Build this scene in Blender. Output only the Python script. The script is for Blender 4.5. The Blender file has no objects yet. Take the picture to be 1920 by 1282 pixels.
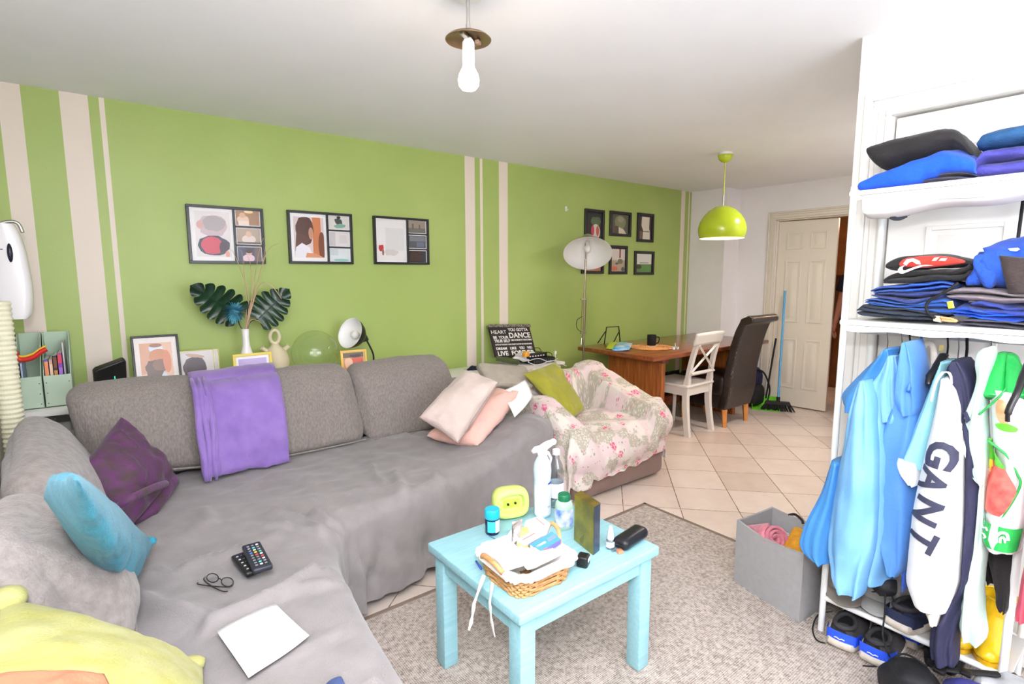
import bpy, bmesh, math, random
import numpy as np
from mathutils import Vector, Matrix, noise
random.seed(7)
SC = bpy.context.scene
COL = SC.collection
PI = math.pi
V = Vector

# ---------------------------------------------------------------- colour / materials
def lin(c):
    return tuple((x/12.92 if x <= .04045 else ((x+.055)/1.055)**2.4) for x in [k/255 for k in c])

MATS = {}
def mat(name, c, rough=.6, metal=0., spec=.5, var=0., vscale=8., bump=0., bscale=60., sheen=0., emit=0., c2=None, trans=0., alpha=1., coat=0., stretch=None, ior=1.45):
    if name in MATS: return MATS[name]
    m = bpy.data.materials.new(name); m.use_nodes = True
    nt = m.node_tree; b = nt.nodes['Principled BSDF']
    col = (*lin(c), 1)
    b.inputs['Base Color'].default_value = col
    b.inputs['Roughness'].default_value = rough
    b.inputs['Metallic'].default_value = metal
    b.inputs['Specular IOR Level'].default_value = spec
    b.inputs['IOR'].default_value = ior
    b.inputs['Coat Weight'].default_value = coat
    if sheen:
        b.inputs['Sheen Weight'].default_value = sheen; b.inputs['Sheen Roughness'].default_value = .4
    if trans: b.inputs['Transmission Weight'].default_value = trans
    if alpha < 1: b.inputs['Alpha'].default_value = alpha
    if emit:
        b.inputs['Emission Color'].default_value = col; b.inputs['Emission Strength'].default_value = emit
    tc = None
    def coords():
        nonlocal tc
        if tc is None:
            t = nt.nodes.new('ShaderNodeTexCoord'); tc = t.outputs['Object']
            if stretch:
                mp = nt.nodes.new('ShaderNodeMapping'); mp.inputs['Scale'].default_value = stretch
                nt.links.new(tc, mp.inputs[0]); tc = mp.outputs[0]
        return tc
    if var or c2:
        n = nt.nodes.new('ShaderNodeTexNoise'); n.inputs['Scale'].default_value = vscale; n.inputs['Detail'].default_value = 4
        nt.links.new(coords(), n.inputs['Vector'])
        r = nt.nodes.new('ShaderNodeValToRGB')
        if c2: a, z = lin(c), lin(c2)
        else:
            a = tuple(min(1, x*(1-var)) for x in lin(c)); z = tuple(min(1, x*(1+var)) for x in lin(c))
        r.color_ramp.elements[0].color = (*a, 1); r.color_ramp.elements[1].color = (*z, 1)
        r.color_ramp.elements[0].position = .35; r.color_ramp.elements[1].position = .65
        nt.links.new(n.outputs[0], r.inputs[0]); nt.links.new(r.outputs[0], b.inputs['Base Color'])
    if bump:
        n = nt.nodes.new('ShaderNodeTexNoise'); n.inputs['Scale'].default_value = bscale; n.inputs['Detail'].default_value = 5
        nt.links.new(coords(), n.inputs['Vector'])
        bp = nt.nodes.new('ShaderNodeBump'); bp.inputs['Strength'].default_value = bump; bp.inputs['Distance'].default_value = .01
        nt.links.new(n.outputs[0], bp.inputs['Height']); nt.links.new(bp.outputs[0], b.inputs['Normal'])
    MATS[name] = m
    return m

def rgb(*c, rough=.6, **k):
    return mat('paint_%d_%d_%d_%d' % (*c, int(rough*100)), c, rough, **k)

# ---------------------------------------------------------------- mesh builder
class B:
    def __init__(s): s.v = []; s.f = []; s.m = []; s.T = Matrix.Identity(4); s.mi = 0
    def add(s, vs, fs, mi=None):
        o = len(s.v); T = s.T
        s.v += [T @ V(p) for p in vs]; s.f += [tuple(i+o for i in f) for f in fs]
        s.m += [s.mi if mi is None else mi]*len(fs); return s
    def addbm(s, bm, mi=None):
        bm.verts.ensure_lookup_table(); bm.verts.index_update()
        s.add([v.co.copy() for v in bm.verts], [[v.index for v in f.verts] for f in bm.faces], mi); bm.free(); return s
    def box(s, lo, hi, bev=0., seg=2, mi=None, rot=None):
        bm = bmesh.new(); bmesh.ops.create_cube(bm, size=1)
        c = (V(lo)+V(hi))/2; d = V(hi)-V(lo)
        for v in bm.verts: v.co = V((v.co.x*d.x, v.co.y*d.y, v.co.z*d.z))
        if bev:
            bmesh.ops.bevel(bm, geom=bm.edges[:], offset=min(bev, min(abs(q) for q in d)*.49), segments=seg, affect='EDGES', profile=.5)
        M = Matrix.Translation(c)
        if rot is not None: M = M @ rot.to_4x4()
        bm.transform(M); return s.addbm(bm, mi)
    def tube(s, pts, r, n=10, cap=True, mi=None, flat=1., closed=False):
        pts = [V(p) for p in pts]; k = len(pts)
        rs = r if isinstance(r, (list, tuple)) else [r]*k
        vs = []; up = None
        for i, p in enumerate(pts):
            if closed: t = pts[(i+1) % k]-pts[i-1]
            else: t = pts[min(i+1, k-1)]-pts[max(i-1, 0)]
            t = t.normalized() if t.length else V((0,0,1))
            if up is None:
                up = V((0,0,1)) if abs(t.z) < .9 else V((1,0,0))
            a = t.cross(up)
            if a.length < 1e-5: a = t.cross(V((0,1,0)))
            a.normalize(); b = a.cross(t).normalized(); up = b
            for j in range(n):
                q = 2*PI*j/n; vs.append(p+(a*math.cos(q)+b*math.sin(q)*flat)*rs[i])
        fs = []
        for i in range(k if closed else k-1):
            for j in range(n):
                i2 = (i+1) % k; j2 = (j+1) % n
                fs.append((i*n+j, i*n+j2, i2*n+j2, i2*n+j))
        if cap and not closed:
            fs.append(tuple(range(n))[::-1]); fs.append(tuple(range((k-1)*n, k*n)))
        return s.add(vs, fs, mi)
    def cyl(s, a, b, r, r2=None, n=20, mi=None):
        return s.tube([a, b], [r, r if r2 is None else r2], n, True, mi)
    def lathe(s, prof, c=(0,0,0), n=28, axis=None, mi=None):
        M = Matrix.Translation(V(c))
        if axis is not None: M = M @ V((0,0,1)).rotation_difference(V(axis).normalized()).to_matrix().to_4x4()
        vs = []; fs = []; idx = []
        for r, z in prof:
            if r < 1e-6: idx.append([len(vs)]*n); vs.append(M @ V((0,0,z)))
            else:
                idx.append(list(range(len(vs), len(vs)+n)))
                vs += [M @ V((r*math.cos(2*PI*j/n), r*math.sin(2*PI*j/n), z)) for j in range(n)]
        for i in range(len(prof)-1):
            for j in range(n):
                j2 = (j+1) % n; q = [idx[i][j], idx[i][j2], idx[i+1][j2], idx[i+1][j]]
                q2 = []
                for t in q:
                    if t not in q2: q2.append(t)
                if len(q2) > 2: fs.append(tuple(q2))
        return s.add(vs, fs, mi)
    def ball(s, c, r, n=18, sc=(1,1,1), mi=None):
        o = len(s.v); k = n//2
        s.lathe([(r*math.sin(PI*i/k) if 0 < i < k else 0, -r*math.cos(PI*i/k)) for i in range(k+1)], (0,0,0), n, None, mi)
        Ti = s.T.inverted()
        for i in range(o, len(s.v)):
            p = Ti @ s.v[i]; s.v[i] = s.T @ V((c[0]+p.x*sc[0], c[1]+p.y*sc[1], c[2]+p.z*sc[2]))
        return s
    def grid(s, fn, nu, nv, cu=False, cv=False, mi=None, mfn=None):
        vs = []; fs = []; o = len(s.v)
        a = nu if cu else nu+1; b = nv if cv else nv+1
        for i in range(a):
            for j in range(b): vs.append(V(fn(i/nu, j/nv)))
        for i in range(nu):
            for j in range(nv):
                i2 = (i+1) % a; j2 = (j+1) % b
                fs.append((i*b+j, i2*b+j, i2*b+j2, i*b+j2))
        return s.add(vs, fs, mi)
    def prism(s, pts, d, mi=None):
        """closed outline (3-D points, planar) pushed along vector d"""
        n = len(pts); d = V(d); p = [V(q) for q in pts]
        vs = p+[q+d for q in p]
        fs = [tuple(range(n))[::-1], tuple(range(n, 2*n))]+[(i, (i+1) % n, (i+1) % n+n, i+n) for i in range(n)]
        return s.add(vs, fs, mi)
    def text(s, st, size, M, depth=.001, mi=None, bold=0., align='LEFT', spacing=1.):
        cu = bpy.data.curves.new('t', 'FONT'); cu.body = st; cu.size = size; cu.extrude = depth/2; cu.offset = bold; cu.align_x = align
        cu.space_character = spacing; cu.resolution_u = 3
        ob = bpy.data.objects.new('t', cu); COL.objects.link(ob)
        dg = bpy.context.evaluated_depsgraph_get(); me = bpy.data.meshes.new_from_object(ob.evaluated_get(dg))
        vs = [M @ v.co for v in me.vertices]; fs = [tuple(p.vertices) for p in me.polygons]
        bpy.data.objects.remove(ob); bpy.data.curves.remove(cu); bpy.data.meshes.remove(me)
        return s.add(vs, fs, mi)
    def build(s, name, mats, parent=None, smooth=35, sub=0, solid=0.):
        if not isinstance(mats, (list, tuple)): mats = [mats]
        lo = V((min(p.x for p in s.v), min(p.y for p in s.v), min(p.z for p in s.v)))
        hi = V((max(p.x for p in s.v), max(p.y for p in s.v), max(p.z for p in s.v)))
        o = V(((lo.x+hi.x)/2, (lo.y+hi.y)/2, lo.z))
        me = bpy.data.meshes.new(name); me.from_pydata([tuple(p-o) for p in s.v], [], s.f)
        for m in mats: me.materials.append(m)
        me.polygons.foreach_set('material_index', s.m)
        bm = bmesh.new(); bm.from_mesh(me)
        bmesh.ops.recalc_face_normals(bm, faces=bm.faces); bm.to_mesh(me); bm.free()
        if smooth:
            me.polygons.foreach_set('use_smooth', [True]*len(me.polygons))
            if smooth < 180: me.set_sharp_from_angle(angle=math.radians(smooth))
        ob = bpy.data.objects.new(name, me); COL.objects.link(ob)
        if parent is not None:
            ob.parent = parent; w = V((0,0,0)); q = parent
            while q is not None: w += q.location; q = q.parent
            ob.location = o-w
        else: ob.location = o
        if sub:
            md = ob.modifiers.new('sub', 'SUBSURF'); md.levels = sub; md.render_levels = sub
        if solid:
            md = ob.modifiers.new('solid', 'SOLIDIFY'); md.thickness = solid; md.offset = 0
        return ob

def tag(o, label, cat, group=None, kind=None):
    o['label'] = label; o['category'] = cat
    if group: o['group'] = group
    if kind: o['kind'] = kind
    return o
def struct(o): o['kind'] = 'structure'; return o
def lab(o, label): o['label'] = label; return o
def thing(name, label, cat, loc=(0,0,0), group=None):
    o = bpy.data.objects.new(name, None); o.empty_display_size = .05; COL.objects.link(o); o.location = loc
    return tag(o, label, cat, group)
def fbm(p, s=1., seed=0., o=3): return noise.fractal(V(p)*s+V((seed*7.1, seed*3.3, seed*5.7)), .8, 2., o)
def nz(p, s=1., seed=0.): return noise.noise(V(p)*s+V((seed*7.1, seed*3.3, seed*5.7)))
def lerp(a, b, t): return a+(b-a)*t
def sstep(a, b, x):
    t = max(0., min(1., (x-a)/(b-a))); return t*t*(3-2*t)
def interp(rows, t):
    """rows: list of tuples, t in 0..1 along cumulative first column order; Catmull-like smooth interpolation"""
    k = len(rows)-1; x = t*k; i = min(int(x), k-1); f = x-i
    p0 = rows[max(i-1, 0)]; p1 = rows[i]; p2 = rows[i+1]; p3 = rows[min(i+2, k)]
    return [.5*(2*b+(c-a)*f+(2*a-5*b+4*c-d)*f*f+(3*b-a-3*c+d)*f**3) for a, b, c, d in zip(p0, p1, p2, p3)]

def frame_matrix(o, x, y):
    """matrix whose local x, y axes follow the given vectors"""
    x = V(x).normalized(); z = x.cross(V(y)).normalized(); y = z.cross(x)
    M = Matrix((x, y, z)).transposed().to_4x4(); M.translation = V(o); return M

# soft shapes ------------------------------------------------------------------
def pillow4(c, T, pinch=.09, seed=0, wr=.008, n=30, p=.42, bend=0., b=None):
    """square cushion through four 3-D corners (a, b, c, d in order)"""
    a, bb, cc, d = [V(q) for q in c]
    nrm = (cc-a).cross(d-bb).normalized(); b = b or B()
    L = ((bb-a).length+(cc-d).length+(d-a).length+(cc-bb).length)/4
    def pos(u, v, sgn):
        u2 = 2*u-1; v2 = 2*v-1
        uu = u2*(1-pinch*(1-v2*v2)); vv = v2*(1-pinch*(1-u2*u2))
        U = (uu+1)/2; W = (vv+1)/2
        q = a*(1-U)*(1-W)+bb*U*(1-W)+cc*U*W+d*(1-U)*W
        e = max(0., (1-u2*u2)*(1-v2*v2)); h = T/2*e**p
        w = fbm(q, 9, seed+sgn)*wr*min(1, e*4+.15)*2
        ra = abs(u2*v2)**2
        return q+nrm*(sgn*(h+w)+bend*(1-u2*u2)*1.)+nrm*(fbm(q, 3., seed)*wr*1.5*ra)
    N = n; idx = {}; vs = []; fs = []
    def vid(i, j, sgn):
        if i in (0, N) or j in (0, N): sgn = 0
        k = (i, j, sgn)
        if k not in idx:
            u = .5-.5*math.cos(PI*i/N); v = .5-.5*math.cos(PI*j/N)
            u = .6*u+.4*i/N; v = .6*v+.4*j/N
            idx[k] = len(vs); vs.append(pos(u, v, sgn) if sgn else pos(u, v, 0.0001))
        return idx[k]
    for sgn in (1, -1):
        for i in range(N):
            for j in range(N):
                f = (vid(i, j, sgn), vid(i+1, j, sgn), vid(i+1, j+1, sgn), vid(i, j+1, sgn))
                fs.append(f if sgn > 0 else f[::-1])
    return b.add(vs, fs)

def pad(half, M, r=.05, puff=.03, n=14, seed=0, wr=.004, ws=6., b=None, exp=1.):
    """upholstered block: rounded box with puffed faces"""
    bm = bmesh.new(); bmesh.ops.create_cube(bm, size=2)
    bmesh.ops.subdivide_edges(bm, edges=bm.edges[:], cuts=n, use_grid_fill=True)
    H = V(half); r = min(r, min(half)*.98)
    for v in bm.verts:
        t = v.co.copy()
        u = V([math.sin(t[i]*PI/2)*.6+t[i]*.4 for i in range(3)])
        q = V([u[i]*H[i] for i in range(3)])
        inn = V([max(-H[i]+r, min(H[i]-r, q[i])) for i in range(3)])
        d = q-inn
        if d.length > 1e-9: q = inn+d.normalized()*r
        for i in range(3):
            j, k = (i+1) % 3, (i+2) % 3
            if abs(t[i]) > .999:
                q[i] += math.copysign(puff*(1-u[j]**2)*(1-u[k]**2)*(min(H[j], H[k])/max(H)), t[i])
        q += V((fbm(q, ws, seed), fbm(q, ws, seed+3), fbm(q, ws, seed+6)))*wr
        v.co = q
    bm.transform(M); b = b or B(); return b.addbm(bm)

def loft_rows(rows, x0, dep, n=36, m=44, fold=0., fn=9, seed=0, p=2.4, hemw=0., b=None, axis='x', cap=True, fl=None):
    """cloth hung: for every height z a closed section from ya to yb, front at x0, dep deep (number or fn(t))"""
    b = b or B(); vs = []; fs = []; ring = []
    for j in range(m+1):
        t = j/m; z, ya, yb = interp(rows, t)
        D = dep(t) if callable(dep) else dep
        X0 = x0(t) if callable(x0) else x0
        c = (ya+yb)/2; h = abs(yb-ya)/2; idx = []
        for i in range(n):
            q = 2*PI*i/n; ca, sa = math.cos(q), math.sin(q)
            u = math.copysign(abs(ca)**(2/p), ca); w = math.copysign(abs(sa)**(2/p), sa)
            y = c+u*h; x = X0+D/2-w*D/2
            F = fold*(fl(t) if fl else (.35+.65*t))
            k = .7*math.sin(ca*fn*.9+seed*2.1+nz((ca*1.2, z*2.2, seed), 1.)*3.)+1.1*(.55-2*abs(nz((ca*2.3+z*.6, z*1.9, seed+3), 1.)))
            x += F*1.5*k*(1 if w > 0 else .3)+F*fbm((y, z, x), 6, seed)*1.4
            y += F*.35*fbm((x, z, y), 6, seed+4)
            zz = z+(hemw*math.sin(q*3+seed) if t > .97 else 0)
            idx.append(len(vs)); vs.append(V((x, y, zz)) if axis == 'x' else V((y, x, zz)))
        ring.append(idx)
    for j in range(m):
        for i in range(n):
            i2 = (i+1) % n; fs.append((ring[j][i], ring[j][i2], ring[j+1][i2], ring[j+1][i]))
    if cap: fs.append(tuple(ring[0])[::-1]); fs.append(tuple(ring[-1]))
    return b.add(vs, fs)

def loft_cols(cols, x0, dep, n=28, m=40, wr=.004, ws=9, seed=0, p=3., b=None, axis='x', puff=0., endr=.04, lean=0.):
    """bundle lying along y (axis x) or x (axis y): for every position a rounded section between zb and zt"""
    b = b or B(); vs = []; fs = []; ring = []
    for j in range(m+1):
        t = .5-.5*math.cos(PI*j/m); t = .5*t+.5*j/m
        y, zb, zt = interp(cols, t)
        D = dep(t) if callable(dep) else dep
        e = min(t, 1-t)/max(endr, 1e-6); e = math.sqrt(max(0, 1-(1-min(1, e))**2)); e = max(e, .12)
        c = (zb+zt)/2; h = abs(zt-zb)/2*e
        if endr > .1: c = zb+(zt-zb)/2*lerp(.9, 1, e)
        De = D*(.6+.4*e); idx = []
        for i in range(n):
            q = 2*PI*i/n; ca, sa = math.cos(q), math.sin(q)
            u = math.copysign(abs(ca)**(2/p), ca); w = math.copysign(abs(sa)**(2/p), sa)
            x = x0+D/2+u*De/2; z = c+w*h
            x += lean*(z-zb)
            P = V((x, y, z))
            x += wr*fbm(P, ws, seed)*1.5; z += wr*fbm(P, ws, seed+2); yy = y+wr*fbm(P, ws, seed+5)
            x -= puff*(1-abs(w)**2)*math.sin(PI*t) if u < 0 else 0
            idx.append(len(vs)); vs.append(V((x, yy, z)) if axis == 'x' else V((yy, x, z)))
        ring.append(idx)
    for j in range(m):
        for i in range(n):
            i2 = (i+1) % n; fs.append((ring[j][i], ring[j][i2], ring[j+1][i2], ring[j+1][i]))
    fs.append(tuple(ring[0])[::-1]); fs.append(tuple(ring[-1]))
    return b.add(vs, fs)

def smoothline(pts, k=6):
    pts = [tuple(p) for p in pts]; n = (len(pts)-1)*k
    return [V(interp(pts, i/n)) for i in range(n+1)]

def ellipse(cx, cy, rx, ry, n=18, a=0., wob=0., seed=0):
    o = []
    for i in range(n):
        q = 2*PI*i/n; r = 1+wob*nz((math.cos(q)*2, math.sin(q)*2, seed), 1.)
        x, y = rx*r*math.cos(q), ry*r*math.sin(q)
        o.append((cx+x*math.cos(a)-y*math.sin(a), cy+x*math.sin(a)+y*math.cos(a)))
    return o

def picture(name, parent, M, w, h, bg, shapes, rough=.35):
    """a printed sheet: flat sheet plus the coloured areas of its print; shapes = [(colour, [(x, y)...])] in 0..1"""
    b = B(); b.T = M; mats = [rgb(*bg, rough=rough)]; names = [bg]
    b.add([(0,0,0), (w,0,0), (w,h,0), (0,h,0)], [(0,1,2,3)])
    for k, (c, pts) in enumerate(shapes):
        if c not in names: names.append(c); mats.append(rgb(*c, rough=rough))
        z = .0003*(k+1)
        pts = [(min(1, max(0, x)), min(1, max(0, y))) for x, y in pts]
        b.add([(x*w, y*h, z) for x, y in pts], [tuple(range(len(pts)))], names.index(c))
    o = b.build(name, mats, parent, smooth=0)
    return o
# ================================================================ camera
CAMP = V((0, 0, 1.42)); yaw, pit, rol = .66024, .12453, -.00195
fwd = V((math.sin(yaw)*math.cos(pit), math.cos(yaw)*math.cos(pit), -math.sin(pit)))
rt = V((math.cos(yaw), -math.sin(yaw), 0)); up = rt.cross(fwd)
r2 = rt*math.cos(rol)+up*math.sin(rol); u2 = up*math.cos(rol)-rt*math.sin(rol)
cd = bpy.data.cameras.new('camera'); cam = bpy.data.objects.new('camera', cd); COL.objects.link(cam)
Mx = Matrix((r2, u2, -fwd)).transposed().to_4x4(); Mx.translation = CAMP
cam.matrix_world = Mx; cd.sensor_width = 36; cd.sensor_fit = 'HORIZONTAL'; cd.lens = 997.6/1920*36; cd.clip_start = .02
SC.camera = cam

# ================================================================ lights
def plight(name, loc, e, c=(255,255,255), r=.05):
    l = bpy.data.lights.new(name, 'POINT'); l.energy = e; l.color = lin(c); l.shadow_soft_size = r
    o = bpy.data.objects.new(name, l); COL.objects.link(o); o.location = loc; return o
plight('flash_light', (-.02, -.04, 1.81), 52, (246, 249, 255), .05)
sl_ = bpy.data.lights.new('bounce_flash_light', 'SPOT'); sl_.energy = 400; sl_.spot_size = math.radians(120); sl_.spot_blend = 1; sl_.color = lin((246, 249, 255)); sl_.shadow_soft_size = .05
so_ = bpy.data.objects.new('bounce_flash_light', sl_); COL.objects.link(so_); so_.location = (.0, -.10, 1.74); so_.rotation_euler = V((-.08, .12, 1)).to_track_quat('-Z', 'Y').to_euler()
al = bpy.data.lights.new('added_fill_light', 'AREA'); al.shape = 'RECTANGLE'; al.size = 1.5; al.size_y = 1.15; al.energy = 40; al.color = lin((232, 241, 255))  # added soft fill light, set at a made-up window behind the camera
ao = bpy.data.objects.new('added_fill_light', al); COL.objects.link(ao); ao.location = (1.15, -1.28, 1.5); ao.rotation_euler = (math.radians(90), 0, 0)
plight('pendant_light', (3.985, 2.42, 1.80), 9, (255, 222, 184), .06)
plight('ceiling_bulb_light', (1.063, 1.608, 2.05), 2.2, (255, 214, 170), .035)
plight('kitchen_light', (7.2, 1.9, 2.1), 16, (255, 214, 170), .1)
hl_ = bpy.data.lights.new('hall_fill_light', 'AREA'); hl_.shape = 'DISK'; hl_.size = .35; hl_.energy = 20; hl_.color = lin((246, 244, 246))  # added disk lamp, out of view, to brighten the hall
ho_ = bpy.data.objects.new('hall_fill_light', hl_); COL.objects.link(ho_); ho_.location = (4.3, 1.5, 2.33)
w = bpy.data.worlds.new('world'); SC.world = w; w.use_nodes = True
w.node_tree.nodes['Background'].inputs[0].default_value = (*lin((225, 232, 240)), 1); w.node_tree.nodes['Background'].inputs[1].default_value = .7
SC.view_settings.view_transform = 'Standard'; SC.view_settings.look = 'None'; SC.view_settings.gamma = 1; SC.view_settings.exposure = 0.43

# ================================================================ room shell
CE = 2.366; WY = 3.70; LX = -.36; FX = 5.80; CX = 2.51; CY = .93; NY = -1.3
GREEN = (160, 186, 84); CREAM = (226, 212, 196)
m_white = mat('white_wall_paint', (236, 232, 226), .7, var=.015, vscale=3, bump=.06, bscale=90)
m_hall = mat('hall_wall_paint', (242, 238, 237), .7, var=.02, vscale=2, bump=.06, bscale=90)
m_ceil = mat('ceiling_paint', (246, 246, 248), .8, var=.012, vscale=2.5, bump=.05, bscale=40)
m_trim = mat('cream_gloss_paint', (228, 218, 202), .32, var=.012, vscale=4)
m_gwhite = mat('white_gloss_paint', (240, 236, 230), .3)

def wall_mat():
    m = bpy.data.materials.new('green_wall_with_stripes'); m.use_nodes = True; nt = m.node_tree; b = nt.nodes['Principled BSDF']
    g = nt.nodes.new('ShaderNodeNewGeometry'); sx = nt.nodes.new('ShaderNodeSeparateXYZ'); nt.links.new(g.outputs['Position'], sx.inputs[0])
    acc = None
    for x, k in [(-.311, 1), (-.225, -1), (-.077, 1), (.040, -1), (.086, 1), (.109, -1), (2.397, 1), (2.493, -1), (2.544, 1), (2.570, -1), (2.737, 1), (2.830, -1), (5.305, 1), (5.380, -1), (5.448, 1), (5.470, -1)]:
        gt = nt.nodes.new('ShaderNodeMath'); gt.operation = 'GREATER_THAN'; nt.links.new(sx.outputs[0], gt.inputs[0]); gt.inputs[1].default_value = x
        ma = nt.nodes.new('ShaderNodeMath'); ma.operation = 'MULTIPLY_ADD'; nt.links.new(gt.outputs[0], ma.inputs[0]); ma.inputs[1].default_value = k
        if acc is None: ma.inputs[2].default_value = 0
        else: nt.links.new(acc, ma.inputs[2])
        acc = ma.outputs[0]
    n = nt.nodes.new('ShaderNodeTexNoise'); n.inputs['Scale'].default_value = 1.6; n.inputs['Detail'].default_value = 6
    nt.links.new(g.outputs['Position'], n.inputs['Vector'])
    gr = nt.nodes.new('ShaderNodeValToRGB'); gr.color_ramp.elements[0].color = (*lin((156, 176, 92)), 1); gr.color_ramp.elements[1].color = (*lin((167, 185, 103)), 1)
    gr.color_ramp.elements[0].position = .3; gr.color_ramp.elements[1].position = .7
    nt.links.new(n.outputs[0], gr.inputs[0])
    mx = nt.nodes.new('ShaderNodeMix'); mx.data_type = 'RGBA'; nt.links.new(acc, mx.inputs[0]); nt.links.new(gr.outputs[0], mx.inputs[6])
    mx.inputs[7].default_value = (*lin(CREAM), 1); nt.links.new(mx.outputs[2], b.inputs['Base Color'])
    b.inputs['Roughness'].default_value = .48
    n2 = nt.nodes.new('ShaderNodeTexNoise'); n2.inputs['Scale'].default_value = 70; nt.links.new(g.outputs['Position'], n2.inputs['Vector'])
    bp = nt.nodes.new('ShaderNodeBump'); bp.inputs['Strength'].default_value = .05; bp.inputs['Distance'].default_value = .01
    nt.links.new(n2.outputs[0], bp.inputs['Height']); nt.links.new(bp.outputs[0], b.inputs['Normal'])
    return m

def tile_mat():
    m = bpy.data.materials.new('beige_floor_tile'); m.use_nodes = True; nt = m.node_tree; b = nt.nodes['Principled BSDF']; L = nt.links.new
    g = nt.nodes.new('ShaderNodeNewGeometry')
    def dotv(v):
        d = nt.nodes.new('ShaderNodeVectorMath'); d.operation = 'DOT_PRODUCT'; d.inputs[1].default_value = v; L(g.outputs['Position'], d.inputs[0]); return d.outputs['Value']
    def mth(op, a, c=None):
        n = nt.nodes.new('ShaderNodeMath'); n.operation = op
        for i, q in enumerate((a, c)):
            if q is None: continue
            if isinstance(q, (int, float)): n.inputs[i].default_value = q
            else: L(q, n.inputs[i])
        return n.outputs[0]
    u = mth('DIVIDE', mth('ADD', dotv((.725, .688, 0)), -4.587+.34*40), .34)
    v = mth('DIVIDE', mth('ADD', dotv((.676, -.737, 0)), -.15+.345*40), .345)
    def edge(q):
        f = mth('FRACT', q); return mth('MINIMUM', f, mth('SUBTRACT', 1, f))
    wob = nt.nodes.new('ShaderNodeTexNoise'); wob.inputs['Scale'].default_value = 30; L(g.outputs['Position'], wob.inputs['Vector'])
    e = mth('MINIMUM', edge(u), edge(v))
    gm = nt.nodes.new('ShaderNodeMapRange'); gm.interpolation_type = 'SMOOTHSTEP'; L(e, gm.inputs[0]); gm.inputs[1].default_value = .004; gm.inputs[2].default_value = .011
    cb = nt.nodes.new('ShaderNodeCombineXYZ'); L(mth('FLOOR', u), cb.inputs[0]); L(mth('FLOOR', v), cb.inputs[1])
    wn = nt.nodes.new('ShaderNodeTexWhiteNoise'); wn.noise_dimensions = '2D'; L(cb.outputs[0], wn.inputs['Vector'])
    n = nt.nodes.new('ShaderNodeTexNoise'); n.inputs['Scale'].default_value = 5; n.inputs['Detail'].default_value = 8; n.inputs['Roughness'].default_value = .65; L(g.outputs['Position'], n.inputs['Vector'])
    mix = mth('ADD', mth('MULTIPLY', wn.outputs['Value'], .35), mth('MULTIPLY', n.outputs[0], .65))
    r = nt.nodes.new('ShaderNodeValToRGB'); r.color_ramp.elements[0].color = (*lin((206, 186, 171)), 1); r.color_ramp.elements[1].color = (*lin((229, 213, 200)), 1)
    r.color_ramp.elements[0].position = .3; r.color_ramp.elements[1].position = .72; L(mix, r.inputs[0])
    gc = nt.nodes.new('ShaderNodeValToRGB'); gc.color_ramp.elements[0].color = (*lin((96, 74, 58)), 1); gc.color_ramp.elements[1].color = (*lin((176, 150, 128)), 1); L(wob.outputs[0], gc.inputs[0])
    gc.color_ramp.elements[0].position = .42; gc.color_ramp.elements[1].position = .62
    mx = nt.nodes.new('ShaderNodeMix'); mx.data_type = 'RGBA'; L(gm.outputs[0], mx.inputs[0]); L(gc.outputs[0], mx.inputs[6]); L(r.outputs[0], mx.inputs[7])
    L(mx.outputs[2], b.inputs['Base Color']); b.inputs['Roughness'].default_value = .3
    bp = nt.nodes.new('ShaderNodeBump'); bp.inputs['Strength'].default_value = .5; bp.inputs['Distance'].default_value = .004; L(gm.outputs[0], bp.inputs['Height']); L(bp.outputs[0], b.inputs['Normal'])
    return m

fl = B().box((LX-.1, NY-.1, -.1), (8.1, WY+.1, 0)); struct(fl.build('floor', tile_mat(), smooth=0))
struct(B().box((LX-.1, NY-.1, CE), (8.1, WY+.1, CE+.1)).build('ceiling', m_ceil, smooth=0))
wb = B().box((LX-.1, WY, 0), (5.5, WY+.1, CE)); struct(wb.build('wall_back', wall_mat(), smooth=0))
struct(B().box((LX-.1, NY, 0), (LX, WY, CE)).build('wall_left', m_white, smooth=0))
# boxed column in the far corner
struct(B().box((5.5, 3.265, 0), (FX, WY+.1, CE)).build('wall_corner_column', m_hall, smooth=0))
# far wall with its doorway
DY0, DY1, DZ = 2.09, 2.845, 2.0
fw = B()
fw.box((FX, DY1, 0), (FX+.1, 3.3, CE)); fw.box((FX, CY, 0), (FX+.1, DY0, CE)); fw.box((FX, DY0, DZ), (FX+.1, DY1, CE))
struct(fw.build('wall_far', m_hall, smooth=0))
# wall on the right with the cupboard doorway, and its return along the hall
PY0, PY1, PZ = -.06, .80, 2.035
rw = B()
rw.box((CX, PY1, 0), (CX+.1, CY, CE)); rw.box((CX, NY, 0), (CX+.1, PY0, CE)); rw.box((CX, PY0, PZ), (CX+.1, PY1, CE))
struct(rw.build('wall_right', m_white, smooth=0))
struct(B().box((CX+.1, CY-.1, 0), (FX+.1, CY, CE)).build('wall_hall', m_hall, smooth=0))
# wall behind the camera with an added window opening for the fill light
nw = B(); WX0, WX1, WZ0, WZ1 = .35, 1.95, .9, 2.1
nw.box((LX-.1, NY-.1, 0), (WX0, NY, CE)); nw.box((WX1, NY-.1, 0), (CX+.1, NY, CE)); nw.box((WX0, NY-.1, 0), (WX1, NY, WZ0)); nw.box((WX0, NY-.1, WZ1), (WX1, NY, CE))
struct(nw.build('wall_near', m_white, smooth=0))
wf = B()
for x0, x1 in ((WX0, WX0+.06), (WX1-.06, WX1), (1.12, 1.18)): wf.box((x0, NY-.08, WZ0), (x1, NY-.03, WZ1))
for z0, z1 in ((WZ0, WZ0+.06), (WZ1-.06, WZ1)): wf.box((WX0, NY-.08, z0), (WX1, NY-.03, z1))
win = struct(wf.build('added_window_1', m_gwhite, smooth=0))  # frame of the added window, out of view
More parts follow.
